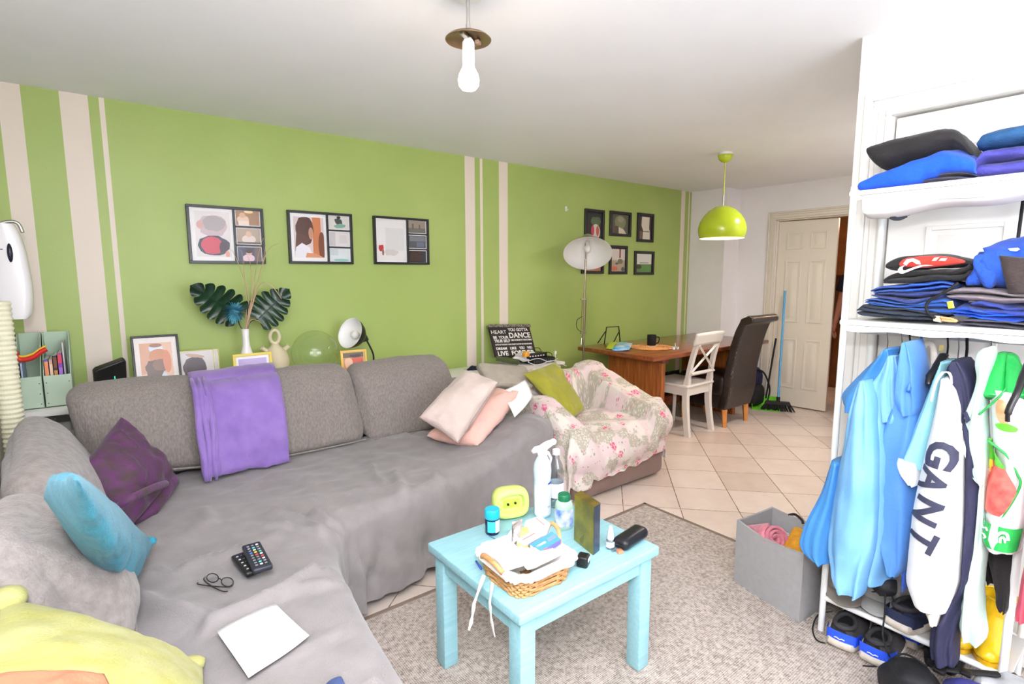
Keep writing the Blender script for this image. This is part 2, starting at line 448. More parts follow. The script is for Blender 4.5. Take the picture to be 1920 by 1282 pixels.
# kitchen beyond the far door
m_kit = mat('kitchen_wall_tan', (150, 104, 66), .6, var=.05, vscale=3)
kb = B().box((8.0, .95, 0), (8.1, WY, CE)).box((FX+.1, WY, 0), (8.1, WY+.1, CE)).box((FX+.1, .85, 0), (8.1, .95, CE))
struct(kb.build('wall_kitchen', m_kit, smooth=0))

# trims
def strips(name, segs, m, parent=None):
    b = B()
    for lo, hi in segs: b.box(lo, hi, .004, 1)
    return b.build(name, m, parent)
bbk = B().box((LX, WY-.015, 0), (5.5, WY, .1), .003, 1); struct(bbk.build('baseboard_back', m_gwhite))
struct(strips('baseboard_far', [((FX-.015, 2.93, 0), (FX, 3.265, .1)), ((FX-.015, CY, 0), (FX, 2.0, .1))], m_trim))
struct(strips('baseboard_column', [((5.485, 3.25, 0), (5.5, WY-.015, .1)), ((5.485, 3.25, 0), (FX-.015, 3.265, .1))], m_trim))
struct(strips('baseboard_right', [((CX-.015, .90, 0), (CX, CY, .1)), ((CX-.015, NY, 0), (CX, PY0-.10, .1))], m_gwhite))
struct(strips('baseboard_left', [((LX, NY, 0), (LX+.015, WY-.015, .1))], m_gwhite))

def architrave(name, axis_x, y0, y1, z1, m, w=.085, face=-1):
    b = B()
    for k, (o, d) in enumerate(((0, .024), (.022, .018), (.05, .012), (w-.018, .02))):
        # nested strips make the stepped moulding
        a0, a1 = (w-.0-o), 0
        x0, x1 = axis_x+face*d, axis_x
        ww = [(.0, .02), (.02, .048), (.048, .068), (.068, w)][k]
        i, j = ww
        for lo, hi in (((min(x0, x1), y1+i, 0), (max(x0, x1), y1+j, z1+i)), ((min(x0, x1), y0-j, 0), (max(x0, x1), y0-i, z1+i)), ((min(x0, x1), y0-j, z1+i), (max(x0, x1), y1+j, z1+j))):
            b.box(lo, hi, .003, 1)
    return struct(b.build(name, m))
architrave('trim_1', FX, DY0, DY1, DZ, m_trim)
architrave('trim_2', CX, PY0, PY1, PZ, m_gwhite, .1)
# linings of the doorways
struct(strips('trim_3', [((FX, DY1-.012, 0), (FX+.1, DY1, DZ)), ((FX, DY0, 0), (FX+.1, DY0+.012, DZ)), ((FX, DY0, DZ-.012), (FX+.1, DY1, DZ))], m_trim))

def panel_door(name, W, H, M, m, mirror=False):
    """six-panel door leaf: x along width, z up, front towards -y"""
    e = B(); e.T = M; T = .036
    e.box((0, 0, 0), (W, T, H), .003, 1)
    st = W*.15; gap = W*.13; pw = (W-2*st-gap)/2
    rows = [(.10*H, .37*H), (.46*H, .79*H), (.85*H, .94*H)]
    for z0, z1 in rows:
        for x0 in (st, st+pw+gap):
            for s in (0,):
                # moulded frame
                k = .018
                for lo, hi in (((x0, -.007, z0), (x0+k, 0, z1)), ((x0+pw-k, -.007, z0), (x0+pw, 0, z1)), ((x0+k, -.0068, z0), (x0+pw-k, 0, z0+k)), ((x0+k, -.0068, z1-k), (x0+pw-k, 0, z1))):
                    e.box(lo, hi, .0025, 1)
                bm = bmesh.new(); bmesh.ops.create_cube(bm, size=1)
                q = .034
                for v in bm.verts:
                    ins = .03 if v.co.y < 0 else 0
                    sx = (pw/2-q-ins); sz = ((z1-z0)/2-q-ins)
                    v.co = V((x0+pw/2+math.copysign(sx, v.co.x), -.009 if v.co.y < 0 else .001, (z0+z1)/2+math.copysign(sz, v.co.z)))
                e.addbm(bm)
    return e.build(name, m, None, smooth=30)
# far door, hinged on its left, slightly open into the kitchen
hinge = V((FX+.03, DY1-.014, .012))
Md = Matrix.Translation(hinge) @ Matrix.Rotation(-PI/2+math.radians(4), 4, 'Z')
d1 = panel_door('door_1', .568, DZ-.03, Md, m_trim); struct(d1)
d2 = panel_door('door_2', PY1-PY0-.012, PZ-.02, Matrix.Translation((CX+.02, PY1-.006, .012)) @ Matrix.Rotation(-PI/2, 4, 'Z'), m_gwhite); struct(d2)
hk = B()
hk.cyl(V((CX+.02, .02, 1.0)), V((CX-.03, .02, 1.0)), .01, n=12).ball((CX-.045, .02, 1.0), .026, 16)
hk.build('door_knob', mat('brushed_steel', (190, 188, 184), .3, 1.), d2)
# ================================================================ sofa corner
m_throw = mat('grey_fleece', (137, 130, 129), .95, var=.06, vscale=14, bump=.25, bscale=220, sheen=.25)
m_sofa = mat('grey_chenille', (140, 131, 124), .95, bump=.5, bscale=160, sheen=.2, c2=(121, 112, 106), vscale=150, stretch=(1, 1, .35))
m_sofa2 = mat('faded_grey_chenille', (150, 141, 136), .95, bump=.45, bscale=160, sheen=.25, c2=(132, 123, 119), vscale=40)
m_base = mat('brown_suede', (128, 104, 94), .9, var=.06, vscale=10, bump=.2, bscale=120, sheen=.2)

def edgepair(t):
    return interp(EP, t)
# seat edge point (x, y), back point (x, y), top height, hem height
EP = [(2.15, 2.36, 2.16, 2.97, .55, .06), (2.02, 2.27, 2.05, 2.97, .575, .06), (1.85, 2.22, 1.85, 2.97, .56, .06), (1.6, 2.17, 1.6, 2.97, .49, .055), (1.3, 2.11, 1.3, 2.97, .462, .05),
      (1.05, 2.065, 1.05, 2.97, .46, .05), (.86, 2.04, .72, 2.97, .46, .045), (.725, 1.985, .25, 2.97, .46, .05), (.645, 1.885, -.2, 2.75, .46, .07), (.60, 1.76, -.2, 2.2, .46, .10),
      (.575, 1.6, -.2, 1.7, .462, .10), (.55, 1.4, -.2, 1.45, .465, .09), (.53, 1.15, -.2, 1.15, .465, .08), (.515, .8, -.2, .8, .465, .08), (.51, .3, -.2, .3, .46, .08)]
def crease_h(x, y):
    h = 0
    for pts, a, wd in CREASES:
        for (ax, ay), (bx, by) in zip(pts[:-1], pts[1:]):
            dx, dy = bx-ax, by-ay; L2 = dx*dx+dy*dy
            t = max(0., min(1., ((x-ax)*dx+(y-ay)*dy)/L2)); d = math.hypot(x-ax-t*dx, y-ay-t*dy)
            if d < wd*3.2: h = max(h, 2.0*a*math.exp(-(d/(wd*.75))**2))
    return h
def c2(*p): return [(q[0], q[1]) for q in p]
CREASES = [
 (c2((0.174,1.571,0.46), (0.276,1.579,0.46), (0.39,1.622,0.46), (0.484,1.675,0.46)), .022, .03),
 (c2((0.362,1.602,0.46), (0.432,1.603,0.46), (0.513,1.576,0.46)), .012, .025),
 (c2((0.158,1.986,0.46), (0.245,1.991,0.46), (0.325,1.978,0.46)), .014, .022),
 (c2((0.496,2.23,0.46), (0.56,2.101,0.46), (0.598,1.932,0.46), (0.602,1.78,0.46)), .016, .022),
 (c2((0.445,2.117,0.46), (0.537,2.023,0.46), (0.584,1.917,0.46)), .010, .018),
 (c2((0.633,2.135,0.46), (0.653,1.971,0.46), (0.64,1.798,0.46)), .012, .02),
 (c2((0.015,1.88,0.46), (0.095,1.721,0.46), (0.183,1.587,0.46)), .016, .035),
 (c2((-0.034,2.026,0.46), (0.035,2.01,0.46), (0.092,2.005,0.46)), .014, .025),
 (c2((1.039,2.507,0.46), (0.987,2.336,0.46), (0.99,2.241,0.46)), .010, .014),
 (c2((1.245,2.225,0.5), (1.206,2.122,0.46)), .012, .018),
 (c2((0.272,2.419,0.46), (0.29,2.284,0.46)), .008, .02),
 (c2((1.088,2.345,0.46), (0.998,2.051,0.46)), .01, .03),
]
def sofa_throw():
    b = B(); NS, NT, ND = 190, 54, 34; R = .075
    rows = []
    for i in range(NS+1):
        t = i/NS; ex, ey, bx, by, zt, zh = edgepair(t)
        fx, fy = edgepair(min(1, t+.01))[:2]; gx, gy = edgepair(max(0, t-.01))[:2]
        tx, ty = fx-gx, fy-gy; l = math.hypot(tx, ty); ox, oy = ty/l, -tx/l     # outward normal
        if ox*(ex-bx)+oy*(ey-by) < 0: ox, oy = -ox, -oy
        arc = t*4.6; row = []
        cx, cy = ex-ox*R, ey-oy*R
        for j in range(NT+1):
            s = j/NT; x = lerp(bx, cx, s); y = lerp(by, cy, s)
            z = lerp(.452, zt, sstep(.0, .9, s)) if zt > .47 else zt
            z += .011*fbm((x, y, 0), 3.2, 1)+.005*fbm((x, y, 0), 11, 2)+.010*max(0, 1-abs(nz((x*2.1+y*1.4, y*2.6-x*.8, 4), 1.))*7)+crease_h(x, y)
            row.append(V((x, y, z)))
        kk = sstep(.22, .3, t)*(1-sstep(.5, .56, t))
        for j in range(1, ND+1):
            s = j/ND; LA = .22
            if s < LA:
                q = s/LA*PI/2; x = cx+ox*R*math.sin(q); y = cy+oy*R*math.sin(q); z = zt-R*(1-math.cos(q)); dn = 0
            else:
                d = (s-LA)/(1-LA); dn = d
                x = cx+ox*R; y = cy+oy*R; z = lerp(zt-R, zh, d)
            f = sstep(.1, .8, s)
            rip = 1.5*math.sin(arc*15+nz((arc*2.2, z*2, 3), 1.)*2.6)*.016*f+math.sin(arc*31+1.7+nz((arc*3, z*3, 8), 1.)*3)*.011*f
            rip *= (.45+.9*abs(nz((arc*1.1, 2, 5), 1.)))
            rip += .018*f*fbm((arc*2.5, z*3.5, 1), 1.6, 4)
            rip += .02*dn-.012*dn*dn
            x += ox*rip; y += oy*rip
            z += .007*fbm((x, y, z), 4, 5)+crease_h(cx, cy)*max(0, 1-s*4)
            row.append(V((x, y, z)))
        rows.append(row)
    K = NT+ND+1
    vs = [p for r in rows for p in r]; fs = []
    for i in range(NS):
        for j in range(K-1): fs.append((i*K+j, i*K+j+1, (i+1)*K+j+1, (i+1)*K+j))
    # fall at the right end of the sofa
    o = len(vs); e = rows[0]; ne = NT+ND+1; nd = 14
    for k in range(1, nd+1):
        for j in range(K):
            p = e[j]; s = k/nd
            z = p.z-(p.z-.07)*s*sstep(0, .12, s+.05) if p.z > .08 else p.z
            vs.append(V((p.x+.02*math.sin(min(1, s*3)*PI/2)+.01*s*math.sin(p.y*34), p.y, z)))
    for k in range(nd):
        for j in range(K-1):
            a = (j if k == 0 else o+(k-1)*K+j); c = o+k*K+j
            a1 = (j+1 if k == 0 else o+(k-1)*K+j+1)
            fs.append((a, a1, c+1, c))
    b.add(vs, fs); return b

sofa = thing('corner_sofa', 'large grey corner sofa wrapped in a grey fleece throw', 'sofa', (.9, 2.5, 0))
sb = B()
# seat base: L-shaped block following the seat edge
out = [(2.10, 2.42), (1.6, 2.24), (1.05, 2.14), (.84, 2.11), (.67, 2.03), (.57, 1.9), (.53, 1.75), (.50, 1.6), (.46, 1.15), (.44, .34), (-.30, .34), (-.30, 3.2), (2.10, 3.2)]
sb.prism([(x, y, .07) for x, y in out], (0, 0, .34))
sb.build('base', m_sofa, sofa, smooth=30)
bk = B(); bk.box((-.30, 3.07, .40), (2.10, 3.25, .70), .05, 3); bk.box((-.33, .34, .40), (-.21, 3.25, .70), .05, 3)
bk.build('back_frame', m_sofa, sofa)
B().box((1.84, 2.3, .40), (2.11, 3.1, .52), .05, 3).build('arm', m_sofa, sofa)
for x, y in ((2.0, 2.6), (1.05, 2.24), (.40, 1.0), (-.2, .5), (-.2, 3.1), (2.0, 3.1)):
    B().cyl((x, y, 0), (x, y, .08), .025, .03, 12).build('foot', mat('dark_wood', (60, 42, 32), .5), sofa)
tag(sofa_throw().build('sofa_throw', m_throw, smooth=180), 'grey fleece throw spread over the corner sofa seat, hem above the floor', 'throw')

def pad4(c, th, r=.06, puff=.03, n=16, seed=0, wr=.004, b=None):
    """upholstered block whose front face runs through corners a b c d, pushed back along th"""
    a, bb, cc, d = [V(q) for q in c]; th = V(th); T = th.length; b = b or B()
    W = ((bb-a).length+(cc-d).length)/2; H = ((d-a).length+(cc-bb).length)/2
    q = pad((W/2, H/2, T/2), Matrix.Identity(4), r, puff, n, seed, wr, 7)
    vs = []
    for p in q.v:
        u = p.x/W+.5; v = p.y/H+.5; w = .5-p.z/T
        vs.append((a*(1-u)*(1-v)+bb*u*(1-v)+cc*u*v+d*(1-u)*v)+th*w)
    return b.add(vs, q.f)

GB = 'grey back cushions of the corner sofa'
def backcushion(c, th, label, m, seed, r=.07, puff=.05, seam=True):
    t = thing('back_cushion', label, 'cushion', tuple((V(c[0])+V(c[1]))/2), GB)
    pad4(c, th, r, puff, 16, seed, .006).build('cover', m, t, smooth=180)
    if seam:
        a, bb = V(c[0]), V(c[1]); up = (V(c[3])-a).normalized(); f = -V(th).normalized()
        pts = [a.lerp(bb, .04+.92*i/10)+up*.035+f*(.012+.01*math.sin(PI*i/10)) for i in range(11)]
        B().tube(pts, .005, 8).build('seam', m, t, smooth=180)
    return t
backcushion([(-0.076,2.86,0.544), (0.513,2.86,0.458), (0.551,2.95,0.891), (-0.149,2.95,0.922)], (.0, .17, .03), 'long grey sofa back cushion below the black framed photo, left of the purple blanket', m_sofa, 1)
backcushion([(0.525,2.86,0.455), (1.177,2.86,0.455), (1.115,2.95,0.893), (0.559,2.95,0.893)], (.0, .16, .03), 'grey sofa back cushion below the glass globe, right of the purple blanket', m_sofa, 2)
backcushion([(1.183,2.87,0.438), (1.896,2.87,0.425), (1.769,2.97,0.883), (1.135,2.97,0.876)], (.0, .17, .03), 'grey sofa back cushion below the desk lamp, next to the beige cushion', m_sofa, 3)
backcushion([(.0, 2.86, .47), (-.02, 2.02, .47), (-.12, 2.05, .83), (-.17, 2.84, .87)], (-.16, 0, .0), 'sagging grey sofa back cushion in the corner below the pale green magazine files', m_sofa2, 4, .09, .07)
backcushion([(-.0, 1.87, .47), (.0, 1.47, .47), (-.15, 1.47, .86), (-.13, 1.88, .85)], (-.14, 0, .0), 'faded grey sofa back cushion behind the teal cushion and the yellow cushion', m_sofa2, 5, .09, .08)

# loose cushions
m_damask = mat('purple_damask', (92, 46, 92), .85, c2=(72, 54, 58), vscale=24, bump=.3, bscale=90, sheen=.12)
t = thing('damask_cushion', 'crumpled purple damask cushion standing on one corner in the sofa corner', 'cushion', (0.038,2.333,0.5))
pb = pillow4([(0.036,2.78,0.819), (-0.104,2.48,0.711), (0.03,2.354,0.49), (0.21,2.768,0.52)], .17, .03, 11, .012, 34)
pb.build('cover', m_damask, t, smooth=180)
fb = B().tube(smoothline([(-0.012,2.284,0.6), (0.037,2.244,0.64), (0.112,2.374,0.62), (0.163,2.513,0.58)]), [.004]*1+[.014]*17+[.004], 10)
fb.build('fold', m_damask, t, smooth=180)
pillow4([(0.166,2.812,0.6), (0.04,2.425,0.47), (0.124,2.494,0.47), (0.226,2.723,0.5)], .08, .0, 12, .006, 16).build('corner_flap', m_damask, t, smooth=180)

m_teal = mat('teal_linen', (48, 128, 150), .9, var=.1, vscale=30, bump=.35, bscale=180, sheen=.15)
t = thing('teal_cushion', 'teal linen cushion leaning on edge against the faded grey back cushion', 'cushion', (.0, 2.0, .47))
pillow4([(-0.12,1.408,0.975), (-0.05,1.121,1.08), (0.081,2.12,0.52), (-0.047,1.954,0.475)], .21, .02, 13, .012, 34, .5).build('cover', m_teal, t, smooth=180)
B().ball((0.068,2.108,0.525), .03, 12, (1, .7, .55)).build('corner_tip', m_teal, t, smooth=180)

m_yel = mat('yellow_plush', (172, 169, 112), .9, bump=.3, bscale=150, sheen=.1, c2=(158, 154, 84), vscale=11, stretch=(.5, 2, 2))
t = thing('yellow_cushion', 'lemon yellow plush cushion with tied corners at the near end of the sofa', 'cushion', (-.05, 1.3, .47))
ya = V((-.195, 1.43, .765)); yb = V((.125, 1.34, .51)); 
pillow4([ya, yb, (.06, .95, .53), (-.26, 1.02, .74)], .17, .0, 14, .006, 34, .5).build('cover', m_yel, t, smooth=180)
for p, q in (((0.092,1.373,0.51), (1.3, .8, .6)), (tuple(ya), (1, 1, .8))):
    B().ball(p, .035, 14, q).build('corner_tip', m_yel, t, smooth=180)
m_peach = mat('peach_cotton', (166, 112, 84), .9, var=.05, vscale=6, bump=.2, bscale=150)
tag(pillow4([(-0.194,1.121,0.8), (-0.04,1.079,0.76), (.01, .80, .70), (-.24, .84, .72)], .06, .0, 15, .012, 26, .5).build('peach_cloth', m_peach, smooth=180), 'crumpled peach cotton cloth at the near left end of the sofa', 'cloth')

m_beige = mat('beige_velvet', (205, 186, 176), .9, var=.04, vscale=9, bump=.25, bscale=170, sheen=.3)
m_pink = mat('pink_cotton', (226, 180, 166), .9, var=.05, vscale=7, bump=.2, bscale=160, sheen=.15)
t = thing('pink_cushion', 'pale pink cushion lying under the beige cushion at the sofa end', 'cushion', (1.65, 2.4, .5))
pillow4([(1.418,2.62,0.511), (1.578,2.343,0.5), (1.966,2.46,0.721), (1.904,2.76,0.677)], .19, -.03, 16, .012, 32, .5).build('cover', m_pink, t, smooth=180)
t = thing('beige_cushion', 'beige velvet cushion with piping leaning on the pink cushion', 'cushion', (1.5, 2.6, .5))
bc = [(1.335,2.54,0.652), (1.45,2.34,0.538), (1.763,2.4,0.815), (1.708,2.66,0.855)]
pillow4(bc, .16, .02, 17, .008, 32, .4).build('cover', m_beige, t, smooth=180)
pp = []
for k in range(4):
    p, q = V(bc[k]), V(bc[(k+1) % 4]); cc = (V(bc[0])+V(bc[2]))/2
    for i in range(8): pp.append(p.lerp(q, i/8)+(cc-p.lerp(q, i/8))*.02*math.sin(PI*i/8)*2)
B().tube(pp, .005, 8, closed=True).build('piping', mat('taupe_piping', (160, 138, 130), .9), t, smooth=180)

# purple blanket over the back
m_lav = mat('lavender_fleece', (140, 112, 176), .95, c2=(128, 100, 166), vscale=9, bump=.25, bscale=220, sheen=.35)
bl = thing('purple_blanket', 'lavender fleece blanket folded over the sofa back cushions', 'blanket', (.5, 2.8, .46))
def blanket(xa, xb, dy, th, seed):
    """folded strip: top left/right edges fall from the cushion top to the seat"""
    TL, TR = V((0.319,2.93,0.926)), V((0.716,2.93,0.94)); BL, BR = V((0.321,2.8,0.483)), V((0.71,2.8,0.478))
    b = B(); 
    def mid(u, v):
        p = (TL*(1-u)+TR*u)*(1-v)+(BL*(1-u)+BR*u)*v
        p.y += -.03*math.sin(PI*v)-.012+.075*max(0, 1-v/.16)**2; p.z += -.022*max(0, 1-v/.10)**2; return p
    N, K = 30, 26; vs = []; fs = []
    def P(u, v, side):
        u2 = lerp(xa, xb, u); p = mid(u2, v)
        w = .016*fbm((u2*2.2, v*1.6, 0), 2., seed)+.006*fbm((u2*7, v*4, 0), 2., seed+1)
        e = min(u*(xb-xa)*2, (1-u)*(xb-xa)*2, v*2.5, (1-v)*1.6)*14; e = math.sqrt(max(0, 1-(1-min(1, e))**2))
        return p+V((0, -dy+w-side*th*.5*e, .004*fbm((u2*4, 1, v), 3, seed)))
    b.grid(lambda u, v: P(u, v, 1), N, K); b.grid(lambda u, v: P(u, v, -1), N, K)
    return b
def blanket_over(seed):
    TL, TR = V((0.319,2.93,0.926)), V((0.716,2.93,0.94)); b = B()
    def P(u, v):
        p = TL.lerp(TR, u); q = v*PI*.62
        r = .115
        return V((p.x+.01*v, p.y+r-.03-r*math.cos(q)-.012, p.z-.03+.052*math.sin(q)-(.1*max(0, v-.75)))) + V((0, 0, .005*fbm((u*3, v, 0), 2, seed)))
    b.grid(P, 24, 16); b.v = [p+V((0, .078, -.010)) for p in b.v]; return b
blanket(0, 1, .0, .03, 21).build('lower_layer', m_lav, bl, smooth=180)
blanket(.0, .20, .034, .028, 22).build('rolled_edge', m_lav, bl, smooth=180)
blanket(.17, 1, .022, .022, 23).build('upper_layer', m_lav, bl, smooth=180)
blanket_over(24).build('top_fold', m_lav, bl, smooth=180, solid=.008)
for k, (f0, f1, rad) in enumerate(((.02, .025, .015), (.085, .08, .013), (.155, .135, .012))):
    L0, R0, L1, R1 = V((0.319,2.93,0.926)), V((0.716,2.93,0.94)), V((0.321,2.8,0.483)), V((0.71,2.8,0.478))
    pts = []
    for i in range(22):
        v = i/21; p = (L0.lerp(R0, f0)).lerp(L1.lerp(R1, f1), v); p.y += -.055-.03*math.sin(PI*v)-.012*k*0+.075*max(0, 1-v/.16)**2; p.x += .004*math.sin(v*9+k*2); p.z += -.012*(v > .98)
        pts.append(p)
    B().tube(pts, [rad*(.5+.5*min(1, i/3, (21-i)/2)) for i in range(22)], 12).build('fold_edge', m_lav, bl, smooth=180)

# things lying on the sofa
def remote(c, d, L, W, label, m, rows_, ncol, cols_, grp=None):
    d = V(d).normalized(); n = V((0, 0, 1)); M = Matrix.Translation(V(c)) @ frame_matrix((0,0,0), d, n.cross(d))
    t = thing('remote_control', label, 'remote control', c, 'remote controls on the sofa')
    b = B(); b.T = M; b.box((-L/2, -W/2, 0), (L/2, W/2, .018), .006, 3); b.build('body', m, t)
    k = 0
    for i in range(rows_):
        for j in range(ncol):
            x = -L*.42+L*.84*(i+.5)/rows_; y = -W*.36+W*.72*(j+.5)/ncol
            col = cols_[(i*ncol+j) % len(cols_)]
            q = B(); q.T = M; q.box((x-L*.017, y-W*.07, .017), (x+L*.017, y+W*.07, .0205), .0012, 1); q.build('button', rgb(*col, rough=.5), t)
G1 = (120, 120, 124)
m_rem = mat('black_plastic', (22, 22, 24), .35)
remote((0.316,1.823,0.478), (V((0.326,1.752,0.478))-V((0.31,1.895,0.478))), .15, .05, 'glossy black remote control lying under the multicoloured-button remote', m_rem, 5, 3, [(170, 170, 172), (60, 60, 64), (150, 150, 150)])
remote((0.346,1.811,0.497), (V((0.341,1.699,0.497))-V((0.346,1.92,0.497))), .19, .058, 'grey-black remote control with coloured buttons lying on top of another remote', mat('charcoal_plastic', (40, 42, 52), .45), 9, 3, [G1, G1, (225, 225, 225), G1, (80, 190, 170), G1, G1, (220, 220, 220), G1, (60, 110, 210), (230, 200, 50), (60, 170, 130), G1, (210, 60, 50), (225, 225, 225), G1, G1, (215, 60, 60)])
# spectacles
sp = thing('spectacles', 'thin dark-rimmed spectacles folded on the sofa seat', 'glasses', (0.231,1.78,0.475))
m_spec = mat('dark_metal', (60, 56, 52), .35, .6)
e0 = V((0.203,1.825,0.485)); e1 = V((0.27,1.714,0.485)); ex = (e1-e0).normalized(); ez = V((0, 0, 1)); ey = ez.cross(ex)
for k, cc in enumerate((e0+ex*.024, e0+ex*.086)):
    ring = [cc+ex*.024*math.cos(2*PI*i/20)+(ez*.8+ey*.6)*.012*math.sin(2*PI*i/20) for i in range(20)]
    B().tube(ring, .0016, 6, closed=True).build('rim', m_spec, sp)
    lb = B(); lb.add(ring, [tuple(range(20))]); lb.build('lens', mat('clear_glass', (245, 248, 250), .02, trans=1., ior=1.1), sp, smooth=0)
B().tube([e0+ex*.048, e0+ex*.055+ez*.005, e0+ex*.062], .0016, 6).build('bridge', m_spec, sp)
for s, o in ((e0, 1), (e0+ex*.11, -1)):
    p = [s, s-ey*.012*1-ez*.004, s+ex*o*.05-ey*.028-ez*.004, s+ex*o*.105-ey*.034-ez*.006, s+ex*o*.118-ey*.026-ez*.008]
    B().tube(smoothline(p, 5), .002, 6).build('temple', m_spec, sp)
# paper sheet
pq = [V((0.179,1.511,0.487)), V((0.335,1.548,0.487)), V((0.369,1.343,0.487)), V((0.209,1.273,0.487))]
b = B()
b.grid(lambda u, v: pq[0]*(1-u)*(1-v)+pq[1]*u*(1-v)+pq[2]*u*v+pq[3]*(1-u)*v+V((0, 0, .004*math.sin(u*4+v*2))), 10, 10)
tag(b.build('paper_sheet', mat('white_paper', (246, 246, 244), .6), smooth=180, solid=.0012), 'blank white paper sheet lying on the chaise seat of the sofa', 'paper')
tag(pillow4([(0.348,1.159,0.478), (0.386,1.159,0.478), (0.38,1.053,0.47), (0.335,1.06,0.47)], .03, .02, 31, .008, 14).build('blue_cloth', mat('denim_blue', (62, 78, 120), .9, var=.1, vscale=30, bump=.2), smooth=180), 'scrap of blue cloth on the near edge of the sofa seat', 'cloth')
# ================================================================ glass
def glass_mat(name, tint=(255, 255, 255), base=.02, rough=.02):
    m = bpy.data.materials.new(name); m.use_nodes = True; nt = m.node_tree; nt.nodes.clear()
    o = nt.nodes.new('ShaderNodeOutputMaterial'); mx = nt.nodes.new('ShaderNodeMixShader'); t = nt.nodes.new('ShaderNodeBsdfTransparent'); g = nt.nodes.new('ShaderNodeBsdfGlossy')
    t.inputs[0].default_value = (*lin(tint), 1); g.inputs['Roughness'].default_value = rough
    lw_ = nt.nodes.new('ShaderNodeLayerWeight'); lw_.inputs[0].default_value = .5; f = nt.nodes.new('ShaderNodeMath'); f.operation = 'POWER'; f.inputs[1].default_value = 5; nt.links.new(lw_.outputs['Facing'], f.inputs[0])
    a = nt.nodes.new('ShaderNodeMath'); a.operation = 'ADD'; a.inputs[1].default_value = base+.04; nt.links.new(f.outputs[0], a.inputs[0])
    nt.links.new(a.outputs[0], mx.inputs[0]); nt.links.new(t.outputs[0], mx.inputs[1]); nt.links.new(g.outputs[0], mx.inputs[2]); nt.links.new(mx.outputs[0], o.inputs[0])
    return m
m_glass = glass_mat('thin_clear_glass', (250, 252, 248))
m_plastic_clear = glass_mat('thin_clear_plastic', (232, 236, 238), .06, .12)
m_black = mat('black_lacquer', (20, 18, 18), .4)
m_blackmat = mat('black_matte', (16, 16, 18), .7)
m_whitepl = mat('white_plastic', (238, 236, 232), .35)
m_steel = mat('chrome_steel', (196, 194, 190), .22, 1.)
WM = lambda x, z, y=None: frame_matrix((x, WY if y is None else y, z), (1, 0, 0), (0, 0, 1))

# ================================================================ picture frames
def framed(name, label, M, w, h, dep, bw, mframe, mount, bars, photos, group=None, cat='picture frame'):
    """bars: extra dividers (x0,y0,x1,y1); photos: (x0,y0,x1,y1,bg,shapes) in frame units 0..1"""
    o = M @ V((w/2, 0, 0)); t = thing(name, label, cat, o, group)
    b = B(); b.T = M
    for lo, hi in (((0, 0, 0), (w, bw, dep)), ((0, h-bw, 0), (w, h, dep)), ((0, bw, 0), (bw, h-bw, dep)), ((w-bw, bw, 0), (w, h-bw, dep))): b.box(lo, hi, .0015, 1)
    for x0, y0, x1, y1 in bars: b.box((x0*w, y0*h, 0), (x1*w, y1*h, dep*.9), .001, 1)
    fr = b.build('frame', mframe, t)
    k = B(); k.T = M; k.box((bw*.5, bw*.5, .001), (w-bw*.5, h-bw*.5, dep*.35)); k.build('mount', rgb(*mount, rough=.35), t, smooth=0)
    for x0, y0, x1, y1, bg, sh in photos:
        picture('photo', t, M @ Matrix.Translation((x0*w, y0*h, dep*.36)), (x1-x0)*w, (y1-y0)*h, bg, sh, .3)
    return t
E_ = ellipse
def rect(x0, y0, x1, y1): return [(x0, y0), (x1, y0), (x1, y1), (x0, y1)]
m_gframe = mat('black_frame_lacquer', (38, 36, 38), .3)
TG = 'three-part photo frames on the green wall'
TB = [(.585, .03, .615, .97), (.60, .315, .97, .345), (.60, .645, .97, .675)]
def tri(): return [(.63, .69, .95, .95), (.63, .36, .95, .63), (.63, .05, .95, .30)]
p1 = [(.10, .12, .545, .90, (222, 214, 212), [((196, 176, 178), E_(.5, .68, .42, .24, 20, 0, .2, 1)), ((168, 158, 160), E_(.55, .74, .33, .17, 18, 0, .2, 2)), ((206, 160, 152), E_(.14, .70, .1, .09)), ((60, 60, 72), E_(.5, .25, .46, .22, 20, 0, .15, 3)), ((196, 66, 84), E_(.45, .25, .32, .2, 20, 0, .15, 4)), ((70, 50, 58), E_(.78, .2, .13, .13, 16, 0, .4, 5)), ((214, 150, 130), E_(.88, .06, .06, .08))]),
      (*tri()[0], (160, 122, 92), [((226, 196, 172), E_(.3, .35, .26, .3, 16, 0, .2, 1)), ((236, 216, 206), rect(.1, .0, .55, .3)), ((214, 168, 140), E_(.28, .68, .13, .18)), ((255, 222, 160), E_(.55, .93, .2, .1))]),
      (*tri()[1], (176, 156, 136), [((222, 206, 196), E_(.5, .3, .3, .3)), ((216, 178, 152), E_(.5, .65, .13, .2)), ((92, 76, 66), rect(0, 0, 1, .12))]),
      (*tri()[2], (74, 74, 96), [((226, 196, 206), E_(.45, .2, .26, .3)), ((214, 172, 146), E_(.47, .6, .13, .2)), ((74, 48, 38), E_(.47, .72, .16, .15)), ((110, 92, 82), rect(.7, 0, 1, 1))])]
framed('triple_photo_frame', 'black triple photo frame holding a red-shirted baby picture, left of its row of three', WM(.446, 1.495), .42, .344, .028, .016, m_gframe, (240, 236, 234), TB, p1, TG)
